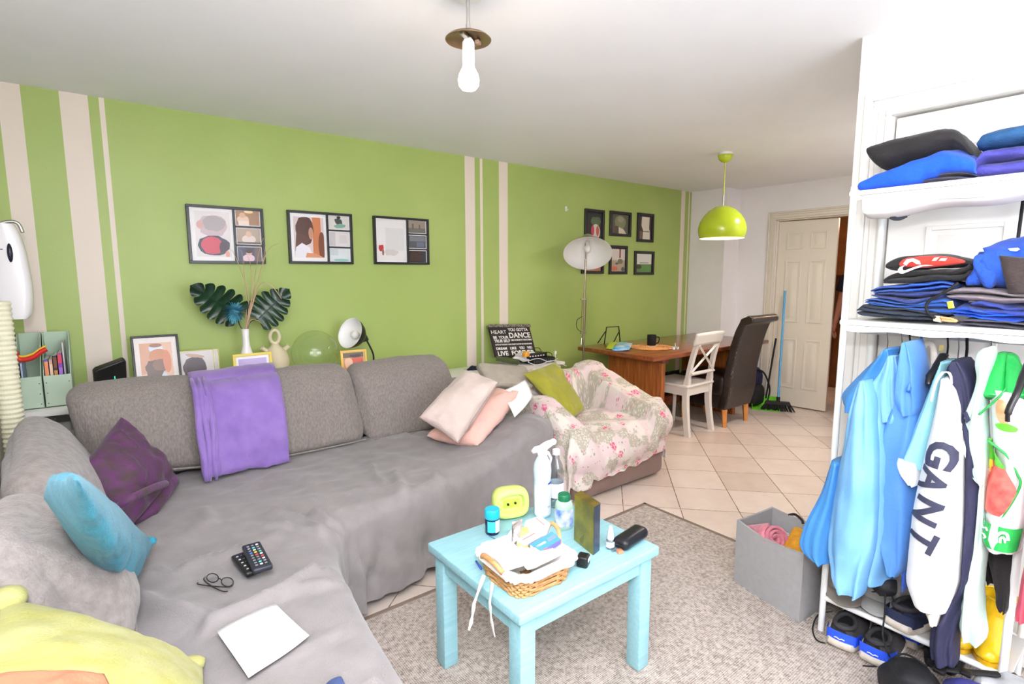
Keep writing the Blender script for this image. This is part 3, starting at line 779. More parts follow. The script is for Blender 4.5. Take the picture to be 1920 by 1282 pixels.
p2 = [(.09, .12, .545, .89, (214, 196, 196), [((192, 116, 70), rect(.62, .0, .9, 1)), ((120, 66, 40), E_(.92, .3, .12, .35)), ((84, 54, 44), E_(.36, .66, .3, .36, 20, 0, .12, 1)), ((92, 60, 48), [(.08, .6), (.02, .15), (.25, .3), (.4, .3), (.55, .5)]), ((186, 138, 112), E_(.56, .6, .08, .15)), ((232, 228, 234), [(.0, .0), (.05, .25), (.25, .36), (.5, .25), (.62, .0)]), ((206, 140, 100), [(.35, .0), (.4, .12), (.7, .1), (.98, .0)])]),
      (*tri()[0], (212, 206, 200), [((60, 70, 60), E_(.5, .55, .18, .3, 14, .3, .4, 2)), ((120, 160, 146), E_(.55, .25, .3, .15, 14, .2, .4, 3)), ((30, 30, 30), E_(.5, .88, .1, .1))]),
      (*tri()[1], (218, 212, 210), [((196, 190, 190), rect(.0, 0, .3, 1)), ((206, 200, 198), rect(.5, .2, .9, .8))]),
      (*tri()[2], (216, 222, 222), [((150, 196, 184), E_(.55, .12, .4, .12, 16, 0, .4, 4)), ((196, 206, 206), rect(0, .5, .4, 1))])]
framed('triple_photo_frame', 'black triple photo frame showing a long-haired woman from behind, middle of its row of three', WM(1.012, 1.5), .432, .345, .028, .016, m_gframe, (240, 238, 236), TB, p2, TG)
p3 = [(.06, .08, .56, .94, (228, 224, 222), [((216, 214, 212), rect(.3, .25, .95, .8)), ((186, 54, 54), E_(.14, .30, .09, .08, 14, 0, .5, 1)), ((150, 110, 100), E_(.2, .2, .04, .08)), ((206, 200, 196), E_(.5, .2, .25, .08, 14, 0, .4, 2))]),
      (*tri()[0], (150, 136, 122), [((112, 106, 98), rect(0, 0, 1, .4)), ((96, 88, 78), rect(.2, .3, .3, .75)), ((96, 88, 78), rect(.6, .3, .68, .7))]),
      (*tri()[1], (84, 86, 92), [((120, 122, 128), rect(.05, .55, .95, .95)), ((104, 110, 128), rect(.45, .1, .9, .5))]),
      (*tri()[2], (44, 34, 34), [((70, 50, 46), rect(.05, .1, .8, .9)), ((54, 60, 70), rect(.8, .0, 1, 1))])]
framed('triple_photo_frame', 'black triple photo frame with a near-white main picture, right of its row of three', WM(1.602, 1.503), .447, .344, .028, .016, m_gframe, (238, 236, 234), TB, p3, TG)

SG = 'small black frames in two rows above the dining table'
DG = (58, 60, 50)
def small(x0, x1, z0, z1, label, sh, bg=DG):
    framed('small_photo_frame', label, WM(x0, z0), x1-x0, z1-z0, .022, .026, m_gframe, (24, 22, 22), [], [(.12, .10, .88, .88, bg, sh)], SG)
small(3.755, 4.024, 1.735, 2.055, 'small black frame with red figures in its picture, above the floor lamp head', [((84, 104, 72), E_(.6, .7, .35, .18, 14, 0, .3, 1)), ((206, 196, 186), E_(.6, .3, .3, .3)), ((186, 70, 80), E_(.38, .35, .11, .2)), ((196, 90, 70), E_(.72, .34, .1, .2))], (50, 48, 46))
small(4.109, 4.43, 1.814, 2.06, 'small black frame with a misty green path picture, top row middle', [((126, 128, 92), E_(.5, .6, .35, .36, 16, 0, .2, 2)), ((206, 196, 176), [(.4, .0), (.4, .35), (.7, .25), (.9, .0)]), ((88, 74, 64), rect(.02, 0, .38, .4)), ((150, 146, 116), E_(.5, .75, .2, .15))], (88, 88, 70))
small(4.535, 4.802, 1.77, 2.07, 'small black frame with a pale tower picture, top row right', [((214, 206, 186), [(.3, .0), (.32, .4), (.18, .6), (.22, 1), (.85, 1), (.82, .5), (.88, .35), (.9, 0)]), ((110, 90, 80), rect(.02, 0, .28, .35)), ((70, 66, 62), rect(.3, .33, .85, .36))], (62, 54, 52))
small(3.72, 4.026, 1.435, 1.68, 'small black frame mostly hidden behind the floor lamp head', [((196, 120, 90), E_(.7, .2, .25, .15, 14, 0, .4, 3)), ((206, 196, 176), rect(.1, .4, .9, 1))], (170, 130, 104))
small(4.112, 4.384, 1.43, 1.72, 'small black frame with a red post picture, bottom row middle', [((206, 198, 190), rect(0, .5, 1, 1)), ((124, 38, 44), rect(.58, .6, .68, 1)), ((110, 116, 84), E_(.65, .45, .2, .12, 14, 0, .3, 4)), ((206, 110, 80), E_(.25, .12, .22, .1, 14, 0, .4, 5)), ((98, 90, 74), E_(.4, .35, .12, .05)), ((84, 100, 80), E_(.85, .1, .12, .1))], (176, 156, 132))
small(4.503, 4.827, 1.424, 1.674, 'small black frame with a green lakeside picture, bottom row right', [((212, 210, 200), rect(0, .45, 1, 1)), ((92, 104, 84), rect(.2, .5, .8, .54)), ((96, 140, 72), E_(.6, .2, .45, .25, 18, 0, .2, 6)), ((60, 66, 46), E_(.15, .3, .18, .12))], (104, 124, 84))
# wall hook
hkx, hkz = 3.513, 2.035
t = thing('wall_hook', 'small white adhesive hook on the green wall above the floor lamp', 'hook', (hkx, WY-.005, hkz-.02))
B().box((hkx-.012, WY-.006, hkz-.022), (hkx+.012, WY, hkz+.022), .003, 2).build('plate', m_whitepl, t)
B().tube(smoothline([(hkx, WY-.006, hkz), (hkx, WY-.022, hkz-.012), (hkx, WY-.03, hkz-.004)], 5), .004, 8).build('prong', m_whitepl, t)

# ================================================================ ledge behind the sofa and its things
LZ = .79
t = thing('low_sideboard', 'long low white sideboard against the green wall behind the sofa', 'sideboard', (.7, 3.5, 0))
B().box((LX+.01, 3.29, LZ-.03), (1.74, WY-.017, LZ), .004, 2).build('top', m_gwhite, t)
sd = B()
for x in (LX+.02, .35, 1.05, 1.70): sd.box((x, 3.31, 0), (x+.025, WY-.02, LZ-.03))
sd.box((LX+.02, WY-.04, .05), (1.72, WY-.02, LZ-.03)); sd.build('panels', m_gwhite, t, smooth=0)
LZ += .001
def magfile(x0, x1, label):
    t = thing('magazine_file', label, 'magazine file', ((x0+x1)/2, 3.48, LZ), 'pale green magazine files on the sideboard')
    y0, y1 = 3.36, 3.62; zf, zb = LZ+.155, LZ+.345; k = .003
    m = mat('pale_green_card', (180, 200, 176), .55); b = B()
    b.box((x0, y0, LZ), (x1, y0+k, zf)); b.box((x0, y1-k, LZ), (x1, y1, zb)); b.box((x0, y0, LZ), (x1, y1, LZ+k))
    for x in (x0, x1-k): b.prism([(x, y0, LZ), (x, y1, LZ), (x, y1, zb), (x, y1-.05, zb), (x, y0, zf)], (k, 0, 0))
    b.build('body', m, t, smooth=0)
    for xx in (x0+.01, x1-.01):
        for zz in (.02, .07, .12):
            B().lathe([(0, -.002), (.0025, -.002), (.003, 0)], (xx, y0-.0, LZ+zz), 8, (0, 1, 0)).build('rivet', m_steel, t)
    return t
magfile(-.332, -.242, 'pale green magazine file in the corner holding leaflets and the red arched toy')
magfile(-.236, -.132, 'pale green magazine file filled with leaning books, next to the corner file')
def slimbook(name, label, cat, x, y0, y1, z0, h, th, tilt, c, c2=None, group=None, stripes=()):
    t = thing(name, label, cat, (x, (y0+y1)/2, z0), group)
    M = Matrix.Translation((x, 0, z0)) @ Matrix.Rotation(tilt, 4, 'Y')
    b = B(); b.T = M
    b.box((0, y0, 0), (.0012, y1, h)); b.box((th-.0012, y0, 0), (th, y1, h)); b.box((0, y0, 0), (th, y0+.0015, h)); b.build('cover', rgb(*c, rough=.35), t, smooth=0)
    p = B(); p.T = M; p.box((.0013, y0+.0016, .002), (th-.0013, y1-.002, h-.002)); p.build('pages', rgb(236, 230, 218, rough=.8), t, smooth=0)
    for a, bb, cc in stripes:
        s = B(); s.T = M; s.box((.0016, y0-.0006, a*h), (th-.0016, y0, bb*h)); s.build('spine_print', rgb(*cc, rough=.35), t, smooth=0)
    return t
BG = 'books and cases in the pale green magazine files'
zz = LZ+.0045
slimbook('book', 'pale leaflet leaning at the left inside the corner magazine file', 'book', -.326, 3.40, 3.55, zz, .21, .006, -.0, (222, 204, 196), None, BG)
slimbook('book', 'light blue leaflet leaning inside the corner magazine file', 'book', -.317, 3.40, 3.55, zz, .215, .009, .0, (170, 186, 214), None, BG, [(.2, .5, (214, 222, 236))])
slimbook('book', 'blue-spined book with orange lettering in the right magazine file', 'book', -.231, 3.40, 3.56, zz, .225, .017, .0, (82, 92, 160), None, BG, [(.5, .95, (226, 140, 90))])
slimbook('film_case', 'pink and cream film case in the right magazine file', 'film case', -.2125, 3.40, 3.56, zz, .222, .014, .0, (206, 160, 140), None, BG, [(.3, .9, (236, 200, 170))])
slimbook('film_case', 'dark film case with a brown picture in the right magazine file', 'film case', -.197, 3.40, 3.56, zz, .24, .016, .0, (40, 38, 46), None, BG, [(.75, .97, (120, 74, 48)), (.5, .7, (196, 130, 70))])
slimbook('film_case', 'purple film case with a red top band in the right magazine file', 'film case', -.1795, 3.40, 3.56, zz, .25, .018, .0, (126, 60, 160), None, BG, [(.8, .98, (206, 60, 76)), (.3, .72, (160, 110, 196))])
slimbook('book', 'pale grey booklet standing at the right inside the right magazine file', 'book', -.160, 3.42, 3.60, zz, .30, .008, .0, (206, 204, 200), None, BG, [(.4, .7, (180, 172, 176))])
ar = smoothline([(-0.329,3.4,1.078), (-0.322,3.4,1.045), (-0.299,3.4,1.037), (-0.266,3.4,1.047), (-0.237,3.4,1.07), (-0.216,3.4,1.081)], 6)
t = thing('rainbow_toy', 'red arched plastic toy with a yellow edge lying across the magazine files', 'toy', tuple(ar[12]))
B().tube([p+V((0, .012, -.012)) for p in ar], .012, 12).build('arch', mat('red_gloss_plastic', (206, 44, 36), .25), t, smooth=180)
B().tube([p+V((0, .010, .004)) for p in ar], .005, 10).build('edge', mat('yellow_gloss_plastic', (226, 190, 60), .25), t, smooth=180)

# black devices
t = thing('tablet_speaker', 'black slanted smart device with a small green light, on the sideboard', 'speaker', (.03, 3.5, LZ))
Md = Matrix.Translation((-.045, 3.47, LZ+.012)) @ Matrix.Rotation(math.radians(14), 4, 'X') @ Matrix.Rotation(math.radians(8), 4, 'Z')
b = B(); b.T = Md; b.prism([(0, 0, 0), (.135, .0, 0), (.14, .0, .172), (.13, 0, .18), (.012, 0, .142), (.0, 0, .13)], (0, .05, 0)); o = b.build('body', m_black, t)
md = o.modifiers.new('bevel', 'BEVEL'); md.width = .006; md.segments = 3
b = B(); b.T = Md; b.box((.082, -.0015, .07), (.087, -.0002, .095), .001, 1); b.build('light', mat('green_led', (40, 200, 160), .3, emit=1.0), t)
b = B(); b.box((-.04, 3.47, LZ), (.095, 3.58, LZ+.012), .004, 2); b.build('stand', m_black, t)
t = thing('set_top_box', 'flat black box with a white badge beside the slanted smart device', 'set-top box', (-.1, 3.5, LZ))
B().box((-.150, 3.47, LZ), (-.053, 3.57, LZ+.052), .008, 3).build('body', m_black, t)
B().box((-.115, 3.4685, LZ+.028), (-.080, 3.4705, LZ+.036)).build('badge', m_whitepl, t, smooth=0)

def leanM(x, y, z, ang=12, yawd=0):
    return Matrix.Translation((x, y, z)) @ Matrix.Rotation(math.radians(yawd), 4, 'Z') @ frame_matrix((0, 0, 0), (1, 0, 0), (0, math.sin(math.radians(ang)), math.cos(math.radians(ang))))
ph = [(.16, .14, .84, .86, (222, 182, 156), [((206, 152, 122), rect(0, .2, .45, 1)), ((216, 222, 236), E_(.5, .85, .22, .13)), ((150, 96, 70), E_(.5, .93, .2, .05)), ((196, 130, 92), E_(.55, .62, .28, .22, 16, 0, .2, 1)), ((92, 62, 48), E_(.45, .32, .32, .24, 20, 0, .3, 2)), ((122, 86, 66), E_(.6, .42, .25, .15, 16, 0, .3, 3)), ((214, 218, 232), [(.2, 0), (.35, .12), (.55, .06), (.7, .26), (.9, .0)]), ((206, 130, 96), E_(.82, .5, .13, .3, 16, 0, .2, 4))])]
framed('leaning_photo_frame', 'large black photo frame with a wide cream mount leaning on the green wall', leanM(.125, 3.555, LZ-.003, 14), .225, .305, .018, .012, m_black, (238, 228, 222), [], ph, 'framed photos standing on the sideboard')
ph = [(.04, .05, .84, .96, (214, 206, 202), [((84, 62, 62), E_(.42, .42, .36, .42, 22, 0, .12, 1)), ((200, 166, 150), E_(.4, .06, .2, .1)), ((190, 150, 130), E_(.45, .86, .3, .06, 14, -.2, .2, 2)), ((70, 52, 54), E_(.45, .5, .3, .3, 20, 0, .2, 3))]), (.88, .05, .97, .96, (206, 204, 186), [])]
framed('leaning_photo_frame', 'thin gold-edged photo of a dark-haired head behind the purple blanket', leanM(.345, 3.60, LZ-.002, 8), .21, .195, .012, .004, mat('brass', (190, 168, 96), .3, .9), (226, 222, 214), [(.85, .02, .865, .98)], ph, 'framed photos standing on the sideboard')
m_yf = mat('yellow_frame_paint', (232, 206, 84), .4)
ph = [(.14, .14, .86, .82, (186, 164, 214), [((232, 226, 236), rect(.2, .32, .8, .34)), ((60, 52, 76), rect(.05, .16, .3, .2)), ((72, 60, 92), rect(.6, .2, .92, .26))])]
framed('leaning_photo_frame', 'yellow photo frame with a lilac picture in front of the white vase', leanM(.60, 3.44, LZ-.003, 10), .215, .172, .016, .015, m_yf, (244, 240, 240), [], ph, 'framed photos standing on the sideboard')
ph = [(.10, .12, .88, .88, (196, 140, 88), [((92, 78, 50), rect(0, .72, 1, 1)), ((60, 44, 36), E_(.6, .8, .3, .1, 14, 0, .5, 1)), ((206, 92, 66), rect(.42, .1, .95, .7)), ((226, 180, 150), E_(.25, .4, .2, .3, 14, 0, .3, 2))])]
framed('leaning_photo_frame', 'orange-yellow photo frame with a sunset picture under the desk lamp', leanM(1.225, 3.40, LZ-.004, 12, -8), .17, .145, .016, .015, mat('orange_frame_paint', (236, 190, 92), .4), (230, 200, 160), [], ph, 'framed photos standing on the sideboard')

# vase with leaves ---------------------------------------------------------
vx, vy = .69, 3.52
vs_ = thing('flower_vase', 'white bottle vase with monstera leaves, dried reeds and a teal flower', 'vase', (vx, vy, LZ))
B().lathe([(0, 0), (.046, 0), (.056, .02), (.058, .06), (.05, .11), (.034, .16), (.021, .21), (.0185, .26), (.021, .31), (.018, .312), (.0155, .26), (.016, .2)], (vx, vy, LZ), 36).build('vase_body', mat('white_porcelain', (240, 236, 234), .2, coat=.3), vs_, smooth=180)
m_leaf = mat('monstera_green', (30, 62, 36), .3, c2=(20, 44, 28), vscale=14, bump=.1, bscale=40)
def monstera(o, tip, side, wid, seed):
    """split leaf: midrib from o to tip, half width wid, lobes cut by gaps"""
    o, tip, side = V(o), V(tip), V(side); ax = tip-o; L = ax.length; ax.normalize(); side = (side-ax*side.dot(ax)).normalized(); nr = ax.cross(side)
    b = B(); K = 6
    for s in (1, -1):
        for k in range(K):
            a0 = k/K; a1 = (k+1)/K-.0005
            def P(u, v, k=k, s=s, a0=a0, a1=a1):
                # u along rib within the lobe, v from rib to edge
                t = lerp(a0, a1, u); w = wid*math.sin(PI*min(1, (t*.86+.16)))**.62*(1.06-.25*t)
                gap = .15*(max(0, v-.42)/.58)**1.4
                tt = lerp(t, (a0+a1)/2, gap*1.6)
                sw = .10*(1-t)*v*L*-1.6+.32*v*v*L*t*.6
                w *= (1-.16*abs(2*u-1)**2.5*v)
                z = -.05*L*(t-.3)**2*3-.16*w*v*v+.012*math.sin(u*PI)*v
                q = o+ax*(tt*L+sw*.8)+side*(s*w*v)+nr*z
                return q
            b.grid(P, 5, 9)
    b.tube([o-ax*.0, o+ax*L*.5+nr*(-.0), tip+nr*(-.03*L)], [.004, .003, .001], 6)
    return b
lo_ = V((0.646,3.5,1.197)); b = monstera(lo_, (0.437,3.46,1.353), (.5, -.2, .8), .115, 1)
b.build('leaf', m_leaf, vs_, smooth=60)
lo2 = V((0.768,3.53,1.157)); b = monstera(lo2, (0.931,3.5,1.317), (.75, -.2, -.62), .115, 2)
b.build('leaf', m_leaf, vs_, smooth=60)
B().tube(smoothline([(vx-.004, vy, LZ+.29), (vx-.03, vy, LZ+.34), tuple(lo_)], 5), .003, 7).build('stalk', m_leaf, vs_)
B().tube(smoothline([(vx+.004, vy, LZ+.29), (vx+.03, vy, LZ+.35), tuple(lo2)], 5), .003, 7).build('stalk', m_leaf, vs_)
fc = V((0.616,3.38,1.211)); b = B(); rnd = random.Random(3)
for k in range(150):
    th = math.acos(1-1.5*(k+.5)/150); ph_ = k*2.39996
    d = V((math.sin(th)*math.cos(ph_), -math.cos(th), math.sin(th)*math.sin(ph_)))
    s = d.cross(V((.3, .2, 1))).normalized(); R = .064*(.85+.25*rnd.random()); q = fc+V((0, .02, 0))
    b.grid(lambda u, v: q+d*R*(.25+.75*u)+s*(v-.5)*.013*math.sin(PI*(.15+.8*u))+d.cross(s)*(.012*u*u), 4, 2)
b.ball(fc+V((0, .02, 0)), .03, 14)
b.build('flower_head', mat('teal_petals', (98, 172, 190), .7, c2=(60, 132, 158), vscale=40), vs_, smooth=60)
m_reed = mat('dried_reed', (206, 172, 142), .8, var=.08, vscale=20)
base = (vx, vy, LZ+.29)
for q in ([(0.703,3.5,1.284), (0.694,3.48,1.536), (0.672,3.47,1.578)], [(0.741,3.5,1.331), (0.786,3.48,1.569), (0.812,3.47,1.645)], [(0.752,3.5,1.315), (0.816,3.5,1.539), (0.832,3.5,1.667)], [(0.733,3.5,1.283), (0.738,3.5,1.474), (0.724,3.5,1.537)], [(0.767,3.5,1.363), (0.832,3.47,1.57), (0.908,3.45,1.619)], [(0.772,3.5,1.346), (0.827,3.46,1.372), (0.883,3.42,1.282)], [(0.716,3.5,1.3), (0.648,3.46,1.54), (0.615,3.45,1.57)], [(0.715,3.48,1.156), (0.753,3.45,1.15), (0.78,3.42,1.118)]):
    pts = smoothline([base]+q, 6); n = len(pts)
    B().tube(pts, [.0055*(1-.75*i/(n-1)) for i in range(n)], 6, flat=.5).build('reed', m_reed, vs_, smooth=180)

# clay jug
jx, jy = .865, 3.56; m_clay = mat('cream_clay', (216, 202, 168), .6, var=.03, vscale=12)
jg = thing('clay_jug', 'cream clay water jug with a ring handle and two spouts', 'jug', (jx, jy, LZ))
B().lathe([(0, 0), (.045, 0), (.06, .02), (.078, .065), (.08, .10), (.068, .145), (.045, .175), (.026, .19), (.02, .205), (0, .207)], (jx, jy, LZ), 36).build('jug_body', m_clay, jg, smooth=180)
ring = [(jx+.028*math.cos(2*PI*i/26), jy, LZ+.248+.042*math.sin(2*PI*i/26)) for i in range(26)]
B().tube(ring, .0105, 12, closed=True).build('handle', m_clay, jg, smooth=180)
for s, a in ((-1, .16), (1, .17)):
    p0 = V((jx+s*.045, jy, LZ+.155)); d = V((s*.7, -.1, .55)).normalized()
    B().lathe([(.02, 0), (.014, .022), (.013, .038), (.018, .046), (.013, .045), (.009, .02)], tuple(p0), 18, tuple(d)).build('spout', m_clay, jg, smooth=180)
# glass globe
gx, gy = 1.083, 3.47
prof = [(.145*math.sin(a), .135-.145*math.cos(a)) for a in [math.radians(20+160*i/26) for i in range(27)]]
prof[-1] = (0, prof[-1][1])
tag(B().lathe([(.052, 0.0)]+prof, (gx, gy, LZ+.0), 44).build('glass_globe', m_glass, smooth=180), 'clear glass globe between the clay jug and the desk lamp', 'glass globe')
# desk lamp
dl = thing('desk_lamp', 'black desk lamp with a white-lined dome shade on the sideboard', 'lamp', (1.475, 3.47, LZ))
bx, by = 1.475, 3.47
B().lathe([(0, 0), (.06, 0), (.064, .006), (.06, .014), (.015, .018), (0, .018)], (bx, by, LZ), 32).build('base', m_black, dl)
ax = V((-.85, -.35, .35)).normalized(); oc = V((1.299,3.42,1.045))
B().tube(smoothline([(bx, by, LZ+.015), (bx+.002, by, LZ+.09), tuple(oc-ax*.150+V((.004, .0, -.006)))], 6), .006, 10).build('stem', m_black, dl, smooth=180)
B().cyl(oc-ax*.150+V((.002, -.016, -.004)), oc-ax*.150+V((.002, .016, -.004)), .012, n=16).build('joint', m_black, dl)
R = .104
shp = [(.02, -.15), (.03, -.13), (.034, -.105), (.055, -.092), (.082, -.06), (.098, -.025), (R, 0)]
B().lathe([(0, -.155)]+shp, tuple(oc), 40, tuple(ax)).build('lamp_shade', m_black, dl, smooth=50)
B().lathe([(0, -.095), (.03, -.093), (.052, -.086), (.078, -.057), (.094, -.024), (R-.002, .001), (R, 0)], tuple(oc), 40, tuple(ax)).build('shade_lining', mat('white_enamel', (244, 242, 238), .35), dl, smooth=180)
b = B(); c_ = oc-ax*.045; b.ball(c_, .03, 18); b.cyl(c_, oc-ax*.10, .015, n=14); b.build('bulb', mat('frosted_bulb', (236, 230, 224), .3), dl, smooth=180)

# left corner
t = thing('ribbed_lamp', 'tall cream ribbed column lamp in the corner at the left edge', 'lamp', (-.318, 2.93, 0))
pr_ = [(0, .02)]; n = 130
for i in range(n+1): pr_.append((.034+(.005 if i % 2 else 0), .02+1.30*i/n))
pr_.append((0, 1.322)); B().lathe(pr_, (-.315, 2.945, 0), 24).build('lamp_shade', mat('cream_pleated_paper', (222, 218, 190), .8), t, smooth=0)
B().lathe([(0, 0), (.04, 0), (.04, .02), (0, .022)], (-.315, 2.945, 0), 24).build('base', m_whitepl, t)
t = thing('wall_dispenser', 'white rounded wall dispenser with a dark oval window at the left edge', 'dispenser', (-.31, 3.38, 1.225))
rows = [(1.225, -.359, -.262), (1.26, -.359, -.245), (1.36, -.359, -.236), (1.5, -.359, -.242), (1.6, -.359, -.256), (1.655, -.359, -.275)]
b = B(); ring = []
loft_rows([(z, 3.30, 3.42) for z, _, _ in rows], lambda t: -.36, lambda t: interp(rows, t)[2]+.36, 32, 24, 0, p=4, b=b)
b.build('case', mat('white_gloss_plastic', (236, 232, 232), .2), t, smooth=60)
B().ball((-.296, 3.305, 1.525), .5, 20, (.022, .03, .09)).build('window', mat('dark_glass', (24, 22, 40), .1), t, smooth=180)
B().tube(smoothline([(-.33, 3.36, 1.655), (-.29, 3.36, 1.668), (-.262, 3.36, 1.66), (-.25, 3.36, 1.62)], 6), .008, 10).build('lever', m_steel, t, smooth=180)
B().box((-.359, 3.2975, 1.538), (-.318, 3.30, 1.542)).build('slot', m_black, t, smooth=0)
# ================================================================ lamps
m_lime = mat('lime_gloss', (178, 196, 32), .22, coat=.4)
pxy = (3.956,2.373,1.82); px, py = pxy[0], pxy[1]
t = thing('pendant_lamp', 'lime green dome pendant lamp hanging over the dining table', 'lamp', (px, py, 1.71))
R = .182
pro = [(.018, 1.962), (.06, 1.952), (.105, 1.925), (.142, 1.885), (.168, 1.84), (R, 1.79), (R-.001, 1.76), (.174, 1.727), (.165, 1.708)]
B().lathe([(r, z) for r, z in pro], (px, py, 0), 48).build('lamp_shade', m_lime, t, smooth=180)
B().lathe([(r-.004, z-.003) for r, z in pro[:-1]]+[(.165, 1.708)], (px, py, 0), 48).build('shade_lining', mat('white_lining', (250, 246, 236), .5), t, smooth=180)
B().cyl((px, py, 1.96), (px, py, 2.05), .007, n=12).build('rod', m_steel, t)
B().cyl((px, py, 2.05), (px, py, 2.31), .0045, n=10).build('cord', mat('lime_cord', (196, 200, 70), .5), t)
B().lathe([(.006, 2.29), (.03, 2.298), (.05, 2.318), (.056, 2.345), (.054, 2.348), (.0, 2.348)], (px, py, 0), 30).build('ceiling_cup', m_lime, t, smooth=60)
B().lathe([(0, 2.346), (.05, 2.346), (.05, CE), (0, CE)], (px, py, 0), 24).build('ceiling_plate', m_whitepl, t)
b = B(); b.ball((px, py, 1.80), .03, 16); b.cyl((px, py, 1.82), (px, py, 1.95), .016, n=14); b.build('bulb', mat('warm_bulb', (255, 232, 196), .4, emit=4.), t, smooth=180)

cx_, cy_ = 1.063, 1.608
t = thing('ceiling_bulb_fitting', 'bare lit bulb under a round dark metal plate hanging from the ceiling', 'lamp', (cx_, cy_, 2.05))
B().lathe([(0, CE-.012), (.055, CE-.012), (.06, CE), (0, CE)], (cx_, cy_, 0), 32).build('ceiling_rose', m_whitepl, t)
B().cyl((cx_, cy_, 2.235), (cx_, cy_, CE-.01), .0065, n=14).build('rod', m_steel, t)
B().cyl((cx_, cy_, 2.230), (cx_, cy_, 2.262), .0085, n=14).build('collar', m_steel, t)
B().lathe([(0, 2.230), (.03, 2.230), (.07, 2.222), (.0785, 2.214), (.077, 2.212), (.068, 2.219), (.03, 2.226), (0, 2.226)], (cx_, cy_, 0), 48).build('plate', mat('tarnished_brass', (150, 128, 100), .28, .85), t, smooth=60)
b = B(); M_ = Matrix.Translation((cx_, cy_, 2.218)) @ Matrix.Rotation(.55, 4, 'Z'); b.T = M_; b.box((-.055, -.008, -.006), (.055, .008, .004), .002, 1); b.build('bracket', m_steel, t)
for dx, dy, c in ((.035, .012, (206, 196, 160)), (.03, -.022, (150, 122, 104))):
    b = B(); b.T = M_; b.box((dx-.012, dy-.008, -.01), (dx+.012, dy+.008, .002), .002, 1); b.build('terminal_block', rgb(*c, rough=.5), t)
B().lathe([(0, 2.222), (.012, 2.22), (.021, 2.205), (.0215, 2.142), (.018, 2.140), (0, 2.14)], (cx_, cy_, 0), 28).build('lamp_holder', mat('white_bakelite', (246, 242, 238), .35), t, smooth=50)
B().lathe([(0, 2.141), (.0185, 2.14), (.021, 2.125), (.033, 2.102), (.0365, 2.085), (.034, 2.066), (.024, 2.054), (0, 2.049)], (cx_, cy_, 0), 32).build('bulb', mat('lit_bulb', (255, 236, 206), .4, emit=7.), t, smooth=180)

# floor lamp
fx, fy = 3.455, 3.40
t = thing('floor_lamp', 'steel floor lamp with a large white-lined cone shade beside the dining table', 'lamp', (fx, fy, 0))
B().lathe([(0, 0), (.13, 0), (.135, .012), (.12, .022), (.012, .03), (0, .03)], (fx, fy, 0), 32).build('base', m_steel, t)
m_rod = mat('aged_steel', (150, 136, 116), .3, .9)
B().cyl((fx, fy, .02), (fx+.02, fy, 1.56), .0085, n=14).build('pole', m_rod, t)
for s in (-1, 1): B().cyl((fx+s*.025, fy, .90), (fx+.012+s*.025, fy, 1.21), .003, n=8).build('side_rod', m_rod, t)
b = B(); 
for z in (.90, 1.205): b.box((fx-.03, fy-.01, z-.006), (fx+.04, fy+.01, z+.006), .002, 1)
b.build('clamp', m_steel, t)
b = B(); b.tube([(fx-.01, fy-.01, .885), (fx-.045, fy-.03, .86), (fx-.05, fy-.03, .80)], .005, 8); b.build('clamp_screw', m_steel, t)
b = B(); b.tube(smoothline([(fx-.02, fy, .91), (fx-.075, fy, .95), (fx-.075, fy, 1.02), (fx-.01, fy, 1.05)], 6), .003, 8); b.build('cable', m_black, t, smooth=180)
hc = V((3.44,3.34,1.606)); ax = V((-.44, -.46, -.77)).normalized(); R = .215
prof = [(.034, -.205), (.05, -.195), (.056, -.15), (.075, -.13), (.12, -.10), (.17, -.055), (R, 0)]
B().lathe([(0, -.207)]+prof, tuple(hc), 48, tuple(ax)).build('lamp_shade', mat('brushed_nickel', (196, 192, 176), .3, .9), t, smooth=50)
B().lathe([(0, -.146), (.05, -.146), (.07, -.127), (.116, -.097), (.166, -.052), (R-.002, .001), (R, 0)], tuple(hc), 48, tuple(ax)).build('shade_lining', mat('white_enamel', (244, 242, 238), .35), t, smooth=180)
b = B(); q = hc-ax*.06; b.ball(q, .03, 16, (1, 1, 1.2)); b.cyl(q, hc-ax*.15, .017, n=14); b.build('bulb', mat('frosted_bulb', (236, 230, 224), .3), t, smooth=180)
B().tube([(fx+.02, fy, 1.55), tuple(hc-ax*.17+V((0, .02, 0)))], .009, 10).build('neck', m_steel, t)
# ================================================================ low cabinet, sign, cables beside the armchair
t = thing('low_cabinet', 'low white cabinet against the green wall behind the armchair', 'cabinet', (2.6, 3.55, 0))
B().box((1.80, 3.36, .645), (3.20, WY-.017, .668), .004, 2).build('top', m_gwhite, t)
B().box((1.83, 3.39, .0), (3.17, WY-.02, .645)).build('body', m_gwhite, t, smooth=0)
for i in range(3): B().box((1.84+.443*i, 3.372, .08), (2.275+.443*i, 3.39, .635), .003, 1).build('door', m_gwhite, t)
CZ = .669
tag(pillow4([(2.238,3.5,0.661), (2.36,3.42,0.599), (2.453,3.5,0.663), (2.34,3.58,0.673)], .05, 0, 41, .02, 20).build('navy_cloth', mat('navy_cotton', (28, 30, 48), .9, bump=.2), smooth=180), 'crumpled navy cloth lying on the low white cabinet', 'cloth')
